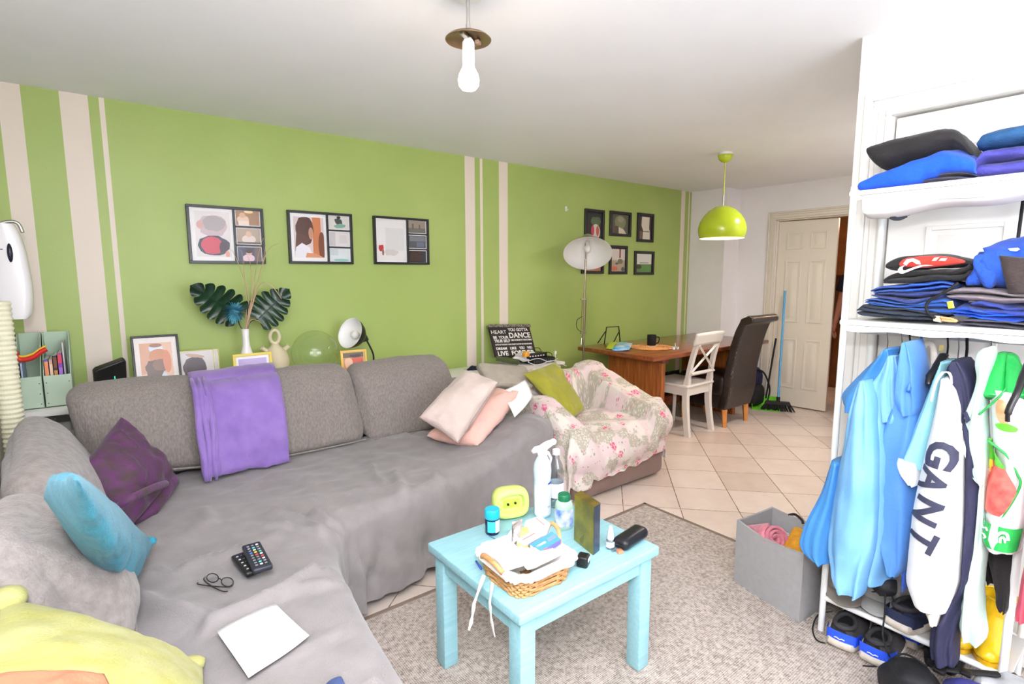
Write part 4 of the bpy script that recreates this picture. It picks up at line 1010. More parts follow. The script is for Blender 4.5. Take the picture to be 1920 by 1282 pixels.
# canvas sign leaning on the wall
q0, q1, q2 = V((2.565,3.52,0.755)), V((3.006,3.52,0.732)), V((2.577,3.64,1.003))
W_ = (q1-q0).length; H_ = (q2-q0).length
t = thing('canvas_sign', 'black canvas sign with white motto lettering leaning on the green wall', 'sign', q0)
SMx = frame_matrix(q0, q1-q0, q2-q0); b = B(); b.T = SMx; b.box((0, 0, -.022), (W_, H_, 0), .002, 1); b.build('canvas', mat('dark_brown_canvas', (44, 36, 34), .7), t)
b = B(); b.T = SMx; b.box((-.004, H_-.018, -.03), (W_+.012, H_+.006, .008), .002, 1); b.build('top_edge', mat('speckled_edge', (150, 140, 124), .7, c2=(52, 44, 40), vscale=60), t)
m_letter = mat('white_lettering', (236, 232, 226), .6)
def signtext(st, x, y, size, w=None, bold=.0):
    b = B(); b.text(st, size, Matrix.Identity(4), .001, bold=bold)
    xs = [p.x for p in b.v]; sx = (w/(max(xs)-min(xs))) if w else 1; x0 = min(xs)
    b.v = [SMx @ V((x+(p.x-x0)*sx, y+p.y, .0012+p.z)) for p in b.v]
    b.build('lettering', m_letter, t, smooth=0)
u = W_; h = H_
signtext('HEART', .02*u, .72*h, .046, .36*u)
signtext('YOU GOTTA', .43*u, .80*h, .040, .50*u, .001)
signtext('DANCE', .43*u, .58*h, .066, .53*u, .0016)
signtext('BE  YOUR', .04*u, .56*h, .034, .36*u, .0012)
signtext('TRUE SELF', .04*u, .44*h, .036, .38*u, .0012)
signtext("LIKE NOBODY'S WATCHING", .45*u, .475*h, .022, .52*u, .0006)
signtext('LOVE AS THOUGH YOUR HEART KNOWS NO BOUNDARIES', .05*u, .345*h, .017, .90*u, .0005)
signtext('DREAM', .05*u, .20*h, .031, .25*u, .0012)
signtext('LIKE', .38*u, .20*h, .031, .15*u, .0012)
signtext('YOU', .60*u, .20*h, .031, .13*u, .0012)
signtext('WILL', .80*u, .20*h, .031, .15*u, .0012)
signtext('LIVE  FOREVER', .06*u, .015*h, .055, .90*u, .0016)
# router box and cables
t = thing('router', 'flat black ribbed router box tangled in cables on the low cabinet', 'router', (2.98, 3.46, CZ))
rb = B(); rb.box((2.86, 3.40, CZ), (3.12, 3.58, CZ+.045), .006, 2); rb.build('body', m_blackmat, t)
for i in range(12): B().box((2.875+.02*i, 3.398, CZ+.008), (2.883+.02*i, 3.40, CZ+.036)).build('vent', rgb(70, 70, 74, rough=.5), t, smooth=0)
t2 = thing('router', 'black box with a row of white marks standing on the ribbed router box', 'router', (2.95, 3.5, CZ+.046))
B().box((2.84, 3.44, CZ+.046), (3.06, 3.58, CZ+.085), .005, 2).build('body', m_black, t2)
for i in range(6): B().box((2.86+.03*i, 3.4385, CZ+.06), (2.875+.03*i, 3.44, CZ+.07)).build('label', m_whitepl, t2, smooth=0)
m_cw = mat('white_cable', (230, 228, 224), .5)
tag(B().tube(smoothline([(3.057,3.3,0.716), (3.031,3.38,0.681), (2.919,3.39,0.719), (2.777,3.36,0.709), (2.876,3.34,0.675), (3.008,3.32,0.7), (3.139,3.28,0.646)], 8), .0035, 8).build('white_cable', m_cw, smooth=180), 'white cable looping over the black router boxes', 'cable')
tag(B().tube(smoothline([(2.904,3.5,0.786), (3.013,3.5,0.79), (3.063,3.5,0.729), (3.083,3.48,0.749), (3.137,3.47,0.731), (3.123,3.44,0.683)], 8), .003, 8).build('black_cable', m_black, smooth=180), 'black cable looping up from the router boxes in front of the green wall', 'cable')
t = thing('charger_plug', 'white plug and adaptor standing up among the router cables', 'plug', (3.118,3.4,0.698))
b = B(); p = V((3.118,3.4,0.707)); b.cyl(p, p+V((0, 0, .03)), .004, n=8); b.box(p+V((-.008, -.008, .03)), p+V((.010, .008, .058)), .003, 2); b.build('plug_body', m_whitepl, t)
tag(pillow4([(2.679,3.45,0.735), (2.957,3.42,0.684), (3.018,3.52,0.741), (2.826,3.55,0.764)], .03, 0, 42, .012, 16).build('white_bag', mat('crinkled_white_film', (226, 226, 228), .3, bump=.3, bscale=40), smooth=180), 'crumpled white plastic bag lying against the motto sign', 'bag')
tag(B().lathe([(0, 0), (.03, 0), (.032, .015), (.022, .04), (0, .045)], (2.803,3.42,0.745), 18).build('orange_cap', mat('orange_plastic', (236, 160, 40), .4), smooth=50), 'orange rounded plastic cap lying on the white bag by the motto sign', 'toy')  # rounded orange plastic cap
t = thing('phone_case', 'dark green boxed slim case lying on the beige-grey cushion', 'case', (2.235,2.94,0.81))
gq = [V((2.135,2.93,0.859)), V((2.312,2.91,0.814)), V((2.374,2.97,0.816)), V((2.193,2.99,0.858))]
b = B(); b.prism(gq, (0, 0, -.024)); b.build('case_body', mat('dark_olive', (62, 70, 40), .4), t, smooth=0)

# ================================================================ armchair
def floral():
    m = bpy.data.materials.new('floral_cotton'); m.use_nodes = True; nt = m.node_tree; b = nt.nodes['Principled BSDF']; L = nt.links.new
    tc = nt.nodes.new('ShaderNodeTexCoord'); co = tc.outputs['UV']
    def noise_(s, d=3):
        n = nt.nodes.new('ShaderNodeTexNoise'); n.inputs['Scale'].default_value = s; n.inputs['Detail'].default_value = d; L(co, n.inputs['Vector']); return n.outputs[0]
    def ramp(x, a, z):
        r = nt.nodes.new('ShaderNodeMapRange'); r.interpolation_type = 'SMOOTHSTEP'; L(x, r.inputs[0]); r.inputs[1].default_value = a; r.inputs[2].default_value = z; return r.outputs[0]
    def mth(op, a, c):
        n = nt.nodes.new('ShaderNodeMath'); n.operation = op
        for i, q in enumerate((a, c)):
            if isinstance(q, (int, float)): n.inputs[i].default_value = q
            else: L(q, n.inputs[i])
        return n.outputs[0]
    def vor(s, rnd=1.):
        v = nt.nodes.new('ShaderNodeTexVoronoi'); v.inputs['Scale'].default_value = s; v.inputs['Randomness'].default_value = rnd; L(co, v.inputs['Vector']); return v
    def mixc(f, a, c):
        mx = nt.nodes.new('ShaderNodeMix'); mx.data_type = 'RGBA'; L(f, mx.inputs[0])
        for i, q in ((6, a), (7, c)):
            if isinstance(q, tuple): mx.inputs[i].default_value = (*lin(q), 1)
            else: L(q, mx.inputs[i])
        return mx.outputs[2]
    base = mixc(ramp(noise_(3.2, 2), .45, .52), (226, 216, 206), (224, 202, 200))
    patch = ramp(noise_(3.6, 2.5), .50, .54)
    lat = mixc(ramp(vor(46).outputs['Distance'], .25, .5), (220, 210, 197), (182, 173, 156))
    base = mixc(patch, base, lat)
    sp = vor(26); spk = mth('MULTIPLY', ramp(sp.outputs['Distance'], .30, .18), ramp(noise_(9), .52, .6))
    base = mixc(spk, base, (196, 120, 130))
    lf = vor(18); lfm = mth('MULTIPLY', ramp(lf.outputs['Distance'], .30, .2), ramp(noise_(5.5), .55, .62))
    base = mixc(lfm, base, (150, 160, 130))
    r = vor(5.2); sep = nt.nodes.new('ShaderNodeSeparateColor'); L(r.outputs['Color'], sep.inputs[0])
    rm = mth('MULTIPLY', ramp(mth('ADD', r.outputs['Distance'], mth('MULTIPLY', noise_(28), .22)), .40, .33), ramp(sep.outputs[0], .25, .3))
    rose = mixc(ramp(noise_(40), .45, .6), (206, 84, 118), (240, 190, 198))
    base = mixc(rm, base, rose)
    L(base, b.inputs['Base Color']); b.inputs['Roughness'].default_value = .9; b.inputs['Sheen Weight'].default_value = .1
    return m
m_floral = floral()
ac = thing('armchair', 'brown suede armchair hidden under a floral throw beside the sofa', 'armchair', (2.66, 2.6, 0))
b = B(); b.box((2.24, 2.235, .012), (3.12, 2.98, .33), .05, 3); b.build('base', m_base, ac)
b = B(); b.box((2.24, 2.40, .3), (2.39, 2.95, .46), .06, 3); b.build('arm', m_base, ac)
b = B(); b.box((3.0, 2.46, .3), (3.12, 2.95, .44), .06, 3); b.build('arm', m_base, ac)
b = B(); b.box((2.3, 2.88, .3), (3.06, 3.0, .56), .06, 3); b.build('backrest', m_base, ac)
b = B(); b.box((2.42, 2.34, .3), (2.97, 2.85, .36), .04, 3); b.build('seat', m_base, ac)

def chair_throw():
    X0, X1, Y0, Y1 = 2.20, 3.17, 2.26, 3.02
    def H(x, y):
        # left arm, right arm, back and seat as smooth hills
        f = sstep(2.22, 2.45, y)
        la = (.61 if y < 2.7 else .61+.08*sstep(2.7, 2.95, y))*lerp(.74, 1, sstep(2.2, 2.58, y))*(1-sstep(2.34, 2.54, x))
        ra = lerp(.535, .70, sstep(2.3, 2.95, y))*sstep(2.86, 2.99, x)
        bk = lerp(.73, .69, sstep(2.5, 3.1, x))*sstep(2.74, 2.90, y)
        seat = .415+.03*math.sin((x-2.45)*5)-.03*sstep(2.6, 2.8, y)
        vals = (la, ra, bk, seat); k = 22
        return math.log(sum(math.exp(k*v) for v in vals))/k-.012
    DL, DR, DF, DB = .40, .42, .36, .30
    NU, NV = 120, 110; vs = []; fs = []; uv = []
    for i in range(NU+1):
        for j in range(NV+1):
            u = lerp(X0-DL, X1+DR, i/NU); v = lerp(Y0-DF, Y1+DB, j/NV)
            dx = max(X0-u, 0, u-X1); dy = max(Y0-v, 0, v-Y1)
            x = min(max(u, X0), X1); y = min(max(v, Y0), Y1)
            # round the outline
            d = math.hypot(dx, dy)
            r = .10; ix = min(max(x, X0+r), X1-r); iy = min(max(y, Y0+r), Y1-r)
            ex, ey = x-ix, y-iy; el = math.hypot(ex, ey)
            if el > r: x, y = ix+ex/el*r, iy+ey/el*r
            ox = (-1 if u < X0 else 1 if u > X1 else 0)*dx; oy = (-1 if v < Y0 else 1 if v > Y1 else 0)*dy
            ol = math.hypot(ox, oy); z = H(x, y)
            if ol > 0:
                ox, oy = ox/ol, oy/ol; dd = max(dx, dy)
                sm = min(1, dd/.16); sm = sm*sm*(3-2*sm)
                out_ = .04*math.sin(min(1, dd/.3)*PI*.6)
                ang = math.atan2(y-2.6, x-2.7)
                rip = sm*(.016*math.sin(ang*13+1.3*nz((x*2, y*2, z), 1.)*3)+.012*fbm((x, y, z), 4, 3))
                # the front hem is gathered upward to the right
                fk = .35 if oy < -.5 else 1
                out_ += (.05*math.sin(min(1, dd/.26)*PI) if oy < -.5 else 0)
                x += ox*(out_+rip*fk); y += oy*(out_+rip*fk)
                lim = .11
                if oy < -.5: lim = .135+.05*((x-2.62)/.4)**2
                if ox > .5: lim = .14+.05*math.sin(y*8)
                if ox < -.5: lim = .03
                if x < 2.36 and oy < -.3: lim = lerp(.02, lim, sstep(2.28, 2.40, x))
                z0 = z; z = max(z-dd, lim+.006*math.sin(ang*20)) if z-dd > lim-.2 else lim
                if z-lim < .03 and dd > .2: pass
            w = fbm((u, v, 0), 3.2, 5)*.022+fbm((u, v, 0), 8, 6)*.008
            rg = .016*math.sin((u*1.1+v*1.6)*17+3*nz((u*2.2, v*2.2, 7), 1.))*(.25+abs(nz((u*1.7, v*1.7, 9), 1.)))
            z += (w+rg)*(1 if ol == 0 else .4); y += (w+rg)*.35
            vs.append(V((x, y, max(z, .012)))); uv.append((u*1.9, v*1.9))
    for i in range(NU):
        for j in range(NV): fs.append((i*(NV+1)+j, (i+1)*(NV+1)+j, (i+1)*(NV+1)+j+1, i*(NV+1)+j+1))
    b = B(); b.add(vs, fs); o = b.build('floral_throw', m_floral, smooth=180, solid=.006)
    lay = o.data.uv_layers.new(name='UVMap')
    for l in o.data.loops: lay.data[l.index].uv = uv[l.vertex_index]
    return o
fthrow = chair_throw()
tag(fthrow, 'crumpled floral patchwork throw with pink roses draped over the armchair', 'throw')
# corner of the throw trailing on the floor by the sofa
b = B(); b.grid(lambda u, v: V(interp([(2.155,2.317,0.2), (2.282,2.382,0.05), (2.237,2.296,0.02)], v))*(1-u)+V(interp([(2.345,2.361,0.22), (2.5,2.445,0.06), (2.445,2.379,0.02)], v))*u+V((0, -.02*math.sin(u*PI), .012*math.sin(u*7+v*4))), 14, 14)
fc_ = b.build('hanging_corner', m_floral, fthrow, smooth=180, solid=.006)
lay = fc_.data.uv_layers.new(name='UVMap')
for l in fc_.data.loops:
    q = fc_.data.vertices[l.vertex_index].co; lay.data[l.index].uv = (q.x*1.9+.4, q.z*1.9+q.y)
m_gl = mat('grey_beige_linen', (170, 160, 146), .9, var=.05, vscale=20, bump=.25, bscale=150)
m_ol = mat('olive_velvet', (150, 146, 44), .85, var=.06, vscale=8, bump=.25, bscale=150, sheen=.3)
t = thing('seat_cushion', 'beige-grey square seat cushion lying across the armchair back', 'cushion', (2.242,2.95,0.675))
pad4([(1.97,2.74,0.724), (2.314,2.72,0.676), (2.411,2.93,0.778), (1.998,2.95,0.844)], (.0, .05, -.05), .025, .015, 14, 43, .003).build('cover', m_gl, t, smooth=180)
t = thing('olive_cushion', 'olive green square cushion standing in the armchair', 'cushion', (2.55, 2.6, .45))
pillow4([(2.457,2.52,0.448), (2.676,2.6,0.471), (2.623,2.86,0.785), (2.227,2.74,0.764)], .11, .02, 44, .008, 34, .4).build('cover', m_ol, t, smooth=180)
tag(pillow4([(2.001,2.82,0.628), (2.274,2.78,0.604), (2.323,2.9,0.668), (2.127,2.92,0.69)], .09, 0, 45, .008, 24).build('white_pillow', mat('white_cotton', (236, 238, 242), .85, bump=.15), smooth=180), 'white pillow wedged between the beige cushion and the beige-grey seat cushion', 'pillow')
pq2 = [V((1.852,2.5,0.733)), V((2.122,2.6,0.755)), V((2.122,2.52,0.665)), V((1.851,2.36,0.606))]
b = B(); b.grid(lambda u, v: pq2[0]*(1-u)*(1-v)+pq2[1]*u*(1-v)+pq2[2]*u*v+pq2[3]*(1-u)*v+V((0, -.012*math.sin(u*PI), .012*math.sin(v*PI))), 10, 10)
tag(b.build('bent_paper', mat('white_paper', (246, 246, 244), .6), smooth=180, solid=.0015), 'bent white paper sheet sticking up behind the pale pink cushion', 'paper')

# ================================================================ rug
def rug_mat():
    m = mat('woven_rug', (150, 136, 122), .95); nt = m.node_tree; b = nt.nodes['Principled BSDF']; L = nt.links.new
    g = nt.nodes.new('ShaderNodeTexCoord')
    def wave(dirn, s):
        w_ = nt.nodes.new('ShaderNodeTexWave'); w_.bands_direction = dirn; w_.inputs['Scale'].default_value = s; w_.inputs['Distortion'].default_value = 2.5; w_.inputs['Detail'].default_value = 2; w_.inputs['Detail Scale'].default_value = 4; L(g.outputs['Object'], w_.inputs['Vector']); return w_.outputs['Fac']
    mu = nt.nodes.new('ShaderNodeMath'); mu.operation = 'MULTIPLY'; L(wave('X', 42), mu.inputs[0]); L(wave('Y', 42), mu.inputs[1])
    n = nt.nodes.new('ShaderNodeTexNoise'); n.inputs['Scale'].default_value = 70; n.inputs['Detail'].default_value = 5; L(g.outputs['Object'], n.inputs['Vector'])
    ad = nt.nodes.new('ShaderNodeMath'); ad.operation = 'MULTIPLY_ADD'; L(mu.outputs[0], ad.inputs[0]); ad.inputs[1].default_value = .45; L(n.outputs[0], ad.inputs[2])
    r = nt.nodes.new('ShaderNodeValToRGB'); r.color_ramp.elements[0].color = (*lin((128, 114, 104)), 1); r.color_ramp.elements[1].color = (*lin((206, 194, 184)), 1)
    r.color_ramp.elements[0].position = .35; r.color_ramp.elements[1].position = .85; L(ad.outputs[0], r.inputs[0]); L(r.outputs[0], b.inputs['Base Color'])
    bp = nt.nodes.new('ShaderNodeBump'); bp.inputs['Strength'].default_value = .5; bp.inputs['Distance'].default_value = .006; L(ad.outputs[0], bp.inputs['Height']); L(bp.outputs[0], b.inputs['Normal'])
    return m
t = thing('area_rug', 'flat beige-grey woven rug under the turquoise table', 'rug', (1.5, .7, 0))
b = B(); RX0, RX1, RY0, RY1 = .56, 2.60, -.75, 2.0
b.box((RX0, RY0, 0.0005), (RX1, RY1, .009), .003, 1); b.build('weave', rug_mat(), t)
m_bind = mat('rug_binding', (122, 106, 94), .95, bump=.3, bscale=100)
for lo, hi in (((RX0, RY1-.022, .0006), (RX1, RY1+.002, .0115)), ((RX1-.022, RY0, .0006), (RX1+.002, RY1, .0115))): B().box(lo, hi, .003, 1).build('binding', m_bind, t)
RZ = .0095
# ================================================================ turquoise table
m_turq = mat('turquoise_paint', (158, 204, 212), .45, c2=(144, 194, 204), vscale=30, bump=.08, bscale=60, stretch=(.3, 3, 3))
t = thing('coffee_table', 'small square turquoise painted table standing on the rug', 'table', (1.18, 1.35, RZ))
TX0, TX1, TY0, TY1, TZ = .866, 1.500, 1.083, 1.612, .47
B().box((TX0, TY0, TZ-.034), (TX1, TY1, TZ), .006, 3).build('tabletop', m_turq, t)
ip = .018; lw = .058
for x in (TX0+ip, TX1-ip-lw):
    for y in (TY0+ip, TY1-ip-lw): B().box((x, y, RZ), (x+lw, y+lw, TZ-.034), .005, 2).build('leg', m_turq, t)
B().box((TX0+ip+lw, TY0+ip+.008, TZ-.094), (TX1-ip-lw, TY0+ip+.026, TZ-.034), .002, 1).build('apron', m_turq, t)
B().box((TX0+ip+lw, TY1-ip-.026, TZ-.094), (TX1-ip-lw, TY1-ip-.008, TZ-.034), .002, 1).build('apron', m_turq, t)
B().box((TX0+ip+.008, TY0+ip+lw, TZ-.094), (TX0+ip+.026, TY1-ip-lw, TZ-.034), .002, 1).build('apron', m_turq, t)
B().box((TX1-ip-.026, TY0+ip+lw, TZ-.094), (TX1-ip-.008, TY1-ip-lw, TZ-.034), .002, 1).build('apron', m_turq, t)
TZ += .0006
# blue ointment jar
jx, jy = 1.092, 1.528
t = thing('ointment_jar', 'dark blue ointment jar with a turquoise lid on the table', 'jar', (jx, jy, TZ))
B().lathe([(0, 0), (.0245, 0), (.027, .004), (.027, .058), (.0245, .064), (0, .064)], (jx, jy, TZ), 32).build('jar_body', mat('navy_glass', (32, 36, 76), .12), t, smooth=50)
b = B(); b.grid(lambda u, v: V((jx+.0274*math.cos(lerp(-2.9, -1.5, u)), jy+.0274*math.sin(lerp(-2.9, -1.5, u)), TZ+.012+.042*v)), 14, 2); b.build('label', mat('aqua_label', (72, 206, 206), .4), t)
b = B(); b.grid(lambda u, v: V((jx+.0276*math.cos(lerp(-1.75, -.75, u)), jy+.0276*math.sin(lerp(-1.75, -.75, u)), TZ+.010+.046*v)), 14, 2); b.build('label', rgb(236, 236, 240, rough=.4), t)
B().lathe([(0, .060), (.028, .060), (.0285, .064), (.0285, .090), (.026, .094), (0, .095)], (jx, jy, TZ), 32).build('lid', mat('aqua_plastic', (36, 176, 200), .3), t, smooth=50)
# lime device
lx, ly = 1.225, 1.59
t = thing('lime_gadget', 'lime green rounded hollow gadget with two dark dots on the table', 'gadget', (lx, ly, TZ))
Ml = Matrix.Translation((lx, ly, TZ+.062)) @ frame_matrix((0, 0, 0), (.86, -.30, .0), (.02, .06, 1))
def sup(a, rx, ry, p=3.2):
    c, s = math.cos(a), math.sin(a); return V((rx*math.copysign(abs(c)**(2/p), c), ry*math.copysign(abs(s)**(2/p), s), 0))
def ringshape(prof, n=40):
    b = B(); b.T = Ml; vs = []; fs = []
    for rx, ry, z in prof: vs += [sup(2*PI*i/n, rx, ry)+V((0, 0, z)) for i in range(n)]
    for j in range(len(prof)-1):
        for i in range(n): fs.append((j*n+i, j*n+(i+1) % n, (j+1)*n+(i+1) % n, (j+1)*n+i))
    fs.append(tuple(range(n))); fs.append(tuple(range((len(prof)-1)*n, len(prof)*n))); b.add(vs, fs); return b
ringshape([(.062, .050, -.035), (.07, .058, -.028), (.074, .062, 0), (.070, .058, .024), (.062, .050, .032), (.052, .038, .030), (.048, .034, .018), (.046, .032, .010)]).build('case', mat('lime_plastic', (204, 226, 118), .35), t, smooth=60)
for dx, dy in ((-.014, -.004), (.016, -.002)):
    b = B(); b.T = Ml; b.lathe([(0, .0105), (.005, .0105), (.005, .016), (0, .017)], (dx, dy, 0), 12); b.build('dot', m_black, t)
b = B(); b.T = Ml; b.box((-.034, -.020, .010), (.034, .014, .0115)); b.build('face', mat('lime_face', (176, 206, 70), .4), t)
# spray bottle
sx, sy = 1.335, 1.525
t = thing('spray_bottle', 'white and pale blue trigger spray bottle on the table', 'spray bottle', (sx, sy, TZ))
B().lathe([(0, 0), (.030, 0), (.034, .006), (.034, .10), (.033, .15), (.036, .185), (.033, .215), (.022, .238), (.017, .246), (0, .248)], (sx, sy, TZ), 36).build('bottle_body', mat('pearl_blue_plastic', (206, 230, 244), .3), t, smooth=180)
b = B(); b.grid(lambda u, v: V((sx+.0345*math.cos(lerp(-3.3, -.3, u)), sy+.0345*math.sin(lerp(-3.3, -.3, u)), TZ+.012+.12*v)), 20, 3); b.build('label', mat('white_label', (244, 246, 250), .35), t, smooth=180)
b = B(); b.grid(lambda u, v: V((sx+.0352*math.cos(lerp(-1.6, -.6, u)), sy+.0352*math.sin(lerp(-1.6, -.6, u)), TZ+.136+.007*v+.004*u)), 8, 1); b.build('label_band', mat('blue_print', (40, 60, 170), .4), t)
for a in (-1.55, -1.35):
    b = B(); b.grid(lambda u, v: V((sx+.0350*math.cos(a+.13*(u-.5)), sy+.0350*math.sin(a+.13*(u-.5)), TZ+.038+.008*math.sin(u*PI)+.004*v)), 6, 1); b.build('label_mark', mat('blue_print', (40, 60, 170), .4), t)
hd = V((.72, -.69, 0)).normalized()
hq = [(sx, sy, TZ+.242), tuple(V((sx, sy, TZ+.268))), tuple(V((sx, sy, TZ+.285))+hd*.012), tuple(V((sx, sy, TZ+.300))+hd*.036)]
b = B(); b.tube(smoothline(hq, 5), [.018, .019, .020, .0205, .021, .0205, .020, .019, .018, .017, .016, .0155, .015, .014, .013, .012], 16); b.tube([V((sx, sy, TZ+.274))+hd*.0, V((sx, sy, TZ+.268))-hd*.028, V((sx, sy, TZ+.258))-hd*.04], [.016, .013, .009], 14); b.build('spray_head', mat('white_plastic', (238, 236, 232), .35), t, smooth=180)
b = B(); b.ball(V((sx, sy, TZ+.303))+hd*.042, .013, 14); b.build('nozzle', mat('white_plastic', (238, 236, 232), .35), t, smooth=180)
b = B(); b.tube([V((sx, sy, TZ+.262))+hd*.02, V((sx, sy, TZ+.236))+hd*.034, V((sx, sy, TZ+.212))+hd*.030], [.006, .005, .004], 8); b.build('trigger', mat('white_plastic', (238, 236, 232), .35), t, smooth=180)
# clear water bottle
wx, wy = 1.435, 1.555
t = thing('water_bottle', 'clear plastic bottle with a white label behind the spray bottle', 'bottle', (wx, wy, TZ))
B().lathe([(.0, .002), (.026, 0), (.031, .01), (.032, .05), (.030, .07), (.032, .09), (.032, .15), (.026, .18), (.014, .205), (.0135, .225)], (wx, wy, TZ), 32).build('bottle_body', m_plastic_clear, t, smooth=180)
b = B(); b.lathe([(.0325, .045), (.0325, .105)], (wx, wy, TZ), 32); b.build('label', mat('white_label', (244, 246, 250), .35), t, smooth=180)
B().lathe([(0, .242), (.0155, .242), (.016, .222), (0, .222)], (wx, wy, TZ), 24).build('cap', mat('white_plastic', (238, 236, 232), .35), t)
# pill bottle
qx, qy = 1.335, 1.400
t = thing('pill_bottle', 'pale green pill bottle with a dark green cap behind the basket', 'bottle', (qx, qy, TZ))
B().lathe([(0, 0), (.031, 0), (.034, .004), (.034, .085), (.030, .100), (.021, .108), (0, .108)], (qx, qy, TZ), 32).build('bottle_body', mat('pale_green_plastic', (176, 206, 186), .25), t, smooth=50)
b = B(); b.lathe([(.0345, .012), (.0345, .078)], (qx, qy, TZ), 32); b.build('label', mat('blue_white_label', (232, 236, 246), .4, c2=(70, 110, 200), vscale=26), t, smooth=180)
B().lathe([(0, .106), (.023, .106), (.0235, .110), (.0235, .128), (.021, .131), (0, .131)], (qx, qy, TZ), 28).build('cap', mat('bottle_green', (26, 110, 74), .35), t, smooth=50)
# gold perfume box
g0, g1, g2 = V((1.292,1.301,0.471)), V((1.268,1.184,0.471)), V((1.312,1.195,0.471))
t = thing('perfume_box', 'tall gold foil perfume box standing on the table', 'box', tuple(g1))
g3 = g0+(g2-g1); b = B(); b.prism([g0, g1, g2, g3], (0, 0, .172)); b.build('carton', mat('gold_foil', (176, 150, 66), .28, .75, c2=(120, 108, 60), vscale=14), t, smooth=0)
n_ = (g1-g0).cross(V((0, 0, 1))).normalized(); n2 = (g2-g1).cross(V((0, 0, 1))).normalized()
b = B(); b.prism([g1+n2*.0008+(g2-g1)*.06, g2+n2*.0008-(g2-g1)*.06, g2+n2*.0008-(g2-g1)*.06+V((0, 0, .171)), g1+n2*.0008+(g2-g1)*.06+V((0, 0, .171))], tuple(-n2*.0006)); b.build('side_panel', mat('slate_foil', (74, 84, 104), .3, .6), t, smooth=0)
# dropper bottle
dx_, dy_ = 1.350, 1.180
t = thing('dropper_bottle', 'tiny clear dropper bottle with a white pointed cap on the table', 'bottle', (dx_, dy_, TZ))
B().lathe([(0, 0), (.013, 0), (.0145, .003), (.0145, .032), (.010, .038), (0, .038)], (dx_, dy_, TZ), 24).build('bottle_body', m_plastic_clear, t, smooth=50)
b = B(); b.lathe([(.0148, .008), (.0148, .028)], (dx_, dy_, TZ), 24); b.build('label', mat('white_label', (244, 246, 250), .35), t)
B().lathe([(0, .036), (.0115, .036), (.0115, .052), (.008, .07), (.005, .082), (0, .083)], (dx_, dy_, TZ), 24).build('cap', mat('white_plastic', (238, 236, 232), .35), t, smooth=50)
# spectacle case
t = thing('glasses_case', 'black rounded hard glasses case at the table corner', 'glasses case', (1.46, 1.2, TZ))
ca, cb = V((1.353,1.149,0.49)), V((1.523,1.174,0.49)); mid = (ca+cb)/2
Mc = frame_matrix((mid.x, mid.y, TZ+.0215), cb-ca, V((0, 0, 1)).cross(cb-ca))
pad((.078, .031, .021), Mc, .019, .004, 12, 51, 0).build('shell', mat('black_leatherette', (24, 24, 28), .3), t, smooth=180)
b = B(); b.T = Mc; pts = [sup(2*PI*i/48, .0785, .0325, 3.6) for i in range(48)]; b.tube(pts, .0013, 6, closed=True); b.build('seam', m_blackmat, t)
# black perfume cap / tape holder
t = thing('perfume_stopper', 'black chunky square stopper lying beside the wicker basket', 'cap', (1.195, 1.16, TZ))
Mk = Matrix.Translation((1.196, 1.160, TZ)) @ Matrix.Rotation(.5, 4, 'Z')
b = B(); b.T = Mk; b.box((-.021, -.019, 0), (.021, .019, .038), .007, 3); b.build('stopper_body', m_black, t)
b = B(); b.T = Mk; b.box((-.012, -.0205, .020), (.012, -.0188, .032), .001, 1); b.build('sticker', m_whitepl, t)
t = thing('amber_token', 'small orange plastic tab lying by the glasses case', 'tab', (1.356, 1.136, TZ))
b = B(); b.T = Matrix.Translation((1.352, 1.138, TZ)) @ Matrix.Rotation(-.4, 4, 'Z'); b.box((-.010, -.009, 0), (.010, .009, .012), .002, 2); b.build('tab_body', mat('amber_plastic', (214, 128, 92), .3), t)
t = thing('lip_balm', 'small clear tube with a brown cap behind the orange tab', 'tube', (1.36, 1.158, TZ))
b = B(); b.cyl((1.335, 1.158, TZ+.008), (1.372, 1.150, TZ+.008), .0075, n=14); b.build('tube_body', m_plastic_clear, t)
b = B(); b.cyl((1.372, 1.150, TZ+.008), (1.388, 1.1465, TZ+.008), .008, n=14); b.build('cap', rgb(120, 84, 74, rough=.3), t)
for a, c, l in (((930, 1012), (957, 996), 'pale blue plastic strip lying on the table behind the basket'), ((916, 1004), (926, 1009), 'short blue-grey strip lying beside the ointment jar')):
    pass
s0, s1 = V((1.062,1.464,0.474)), V((1.148,1.494,0.474))
tag(B().tube([s0, s1], .004, 10, flat=.6).build('plastic_stick', rgb(150, 206, 222, rough=.3), smooth=180), 'pale blue plastic stick lying on the table behind the basket', 'stick')
s0, s1 = V((1.067,1.514,0.472)), V((1.072,1.465,0.472))
tag(B().tube([s0, s1], .002, 8).build('plastic_stick', rgb(96, 150, 170, rough=.3), smooth=180), 'thin blue-grey stick lying in front of the ointment jar', 'stick')
s0, s1 = V((0.929,1.394,0.474)), V((0.916,1.346,0.474))
tag(B().tube([s0, s1], .0035, 10).build('blue_pen', rgb(50, 80, 190, rough=.3), smooth=180), 'end of a blue pen poking out left of the wicker basket', 'pen')

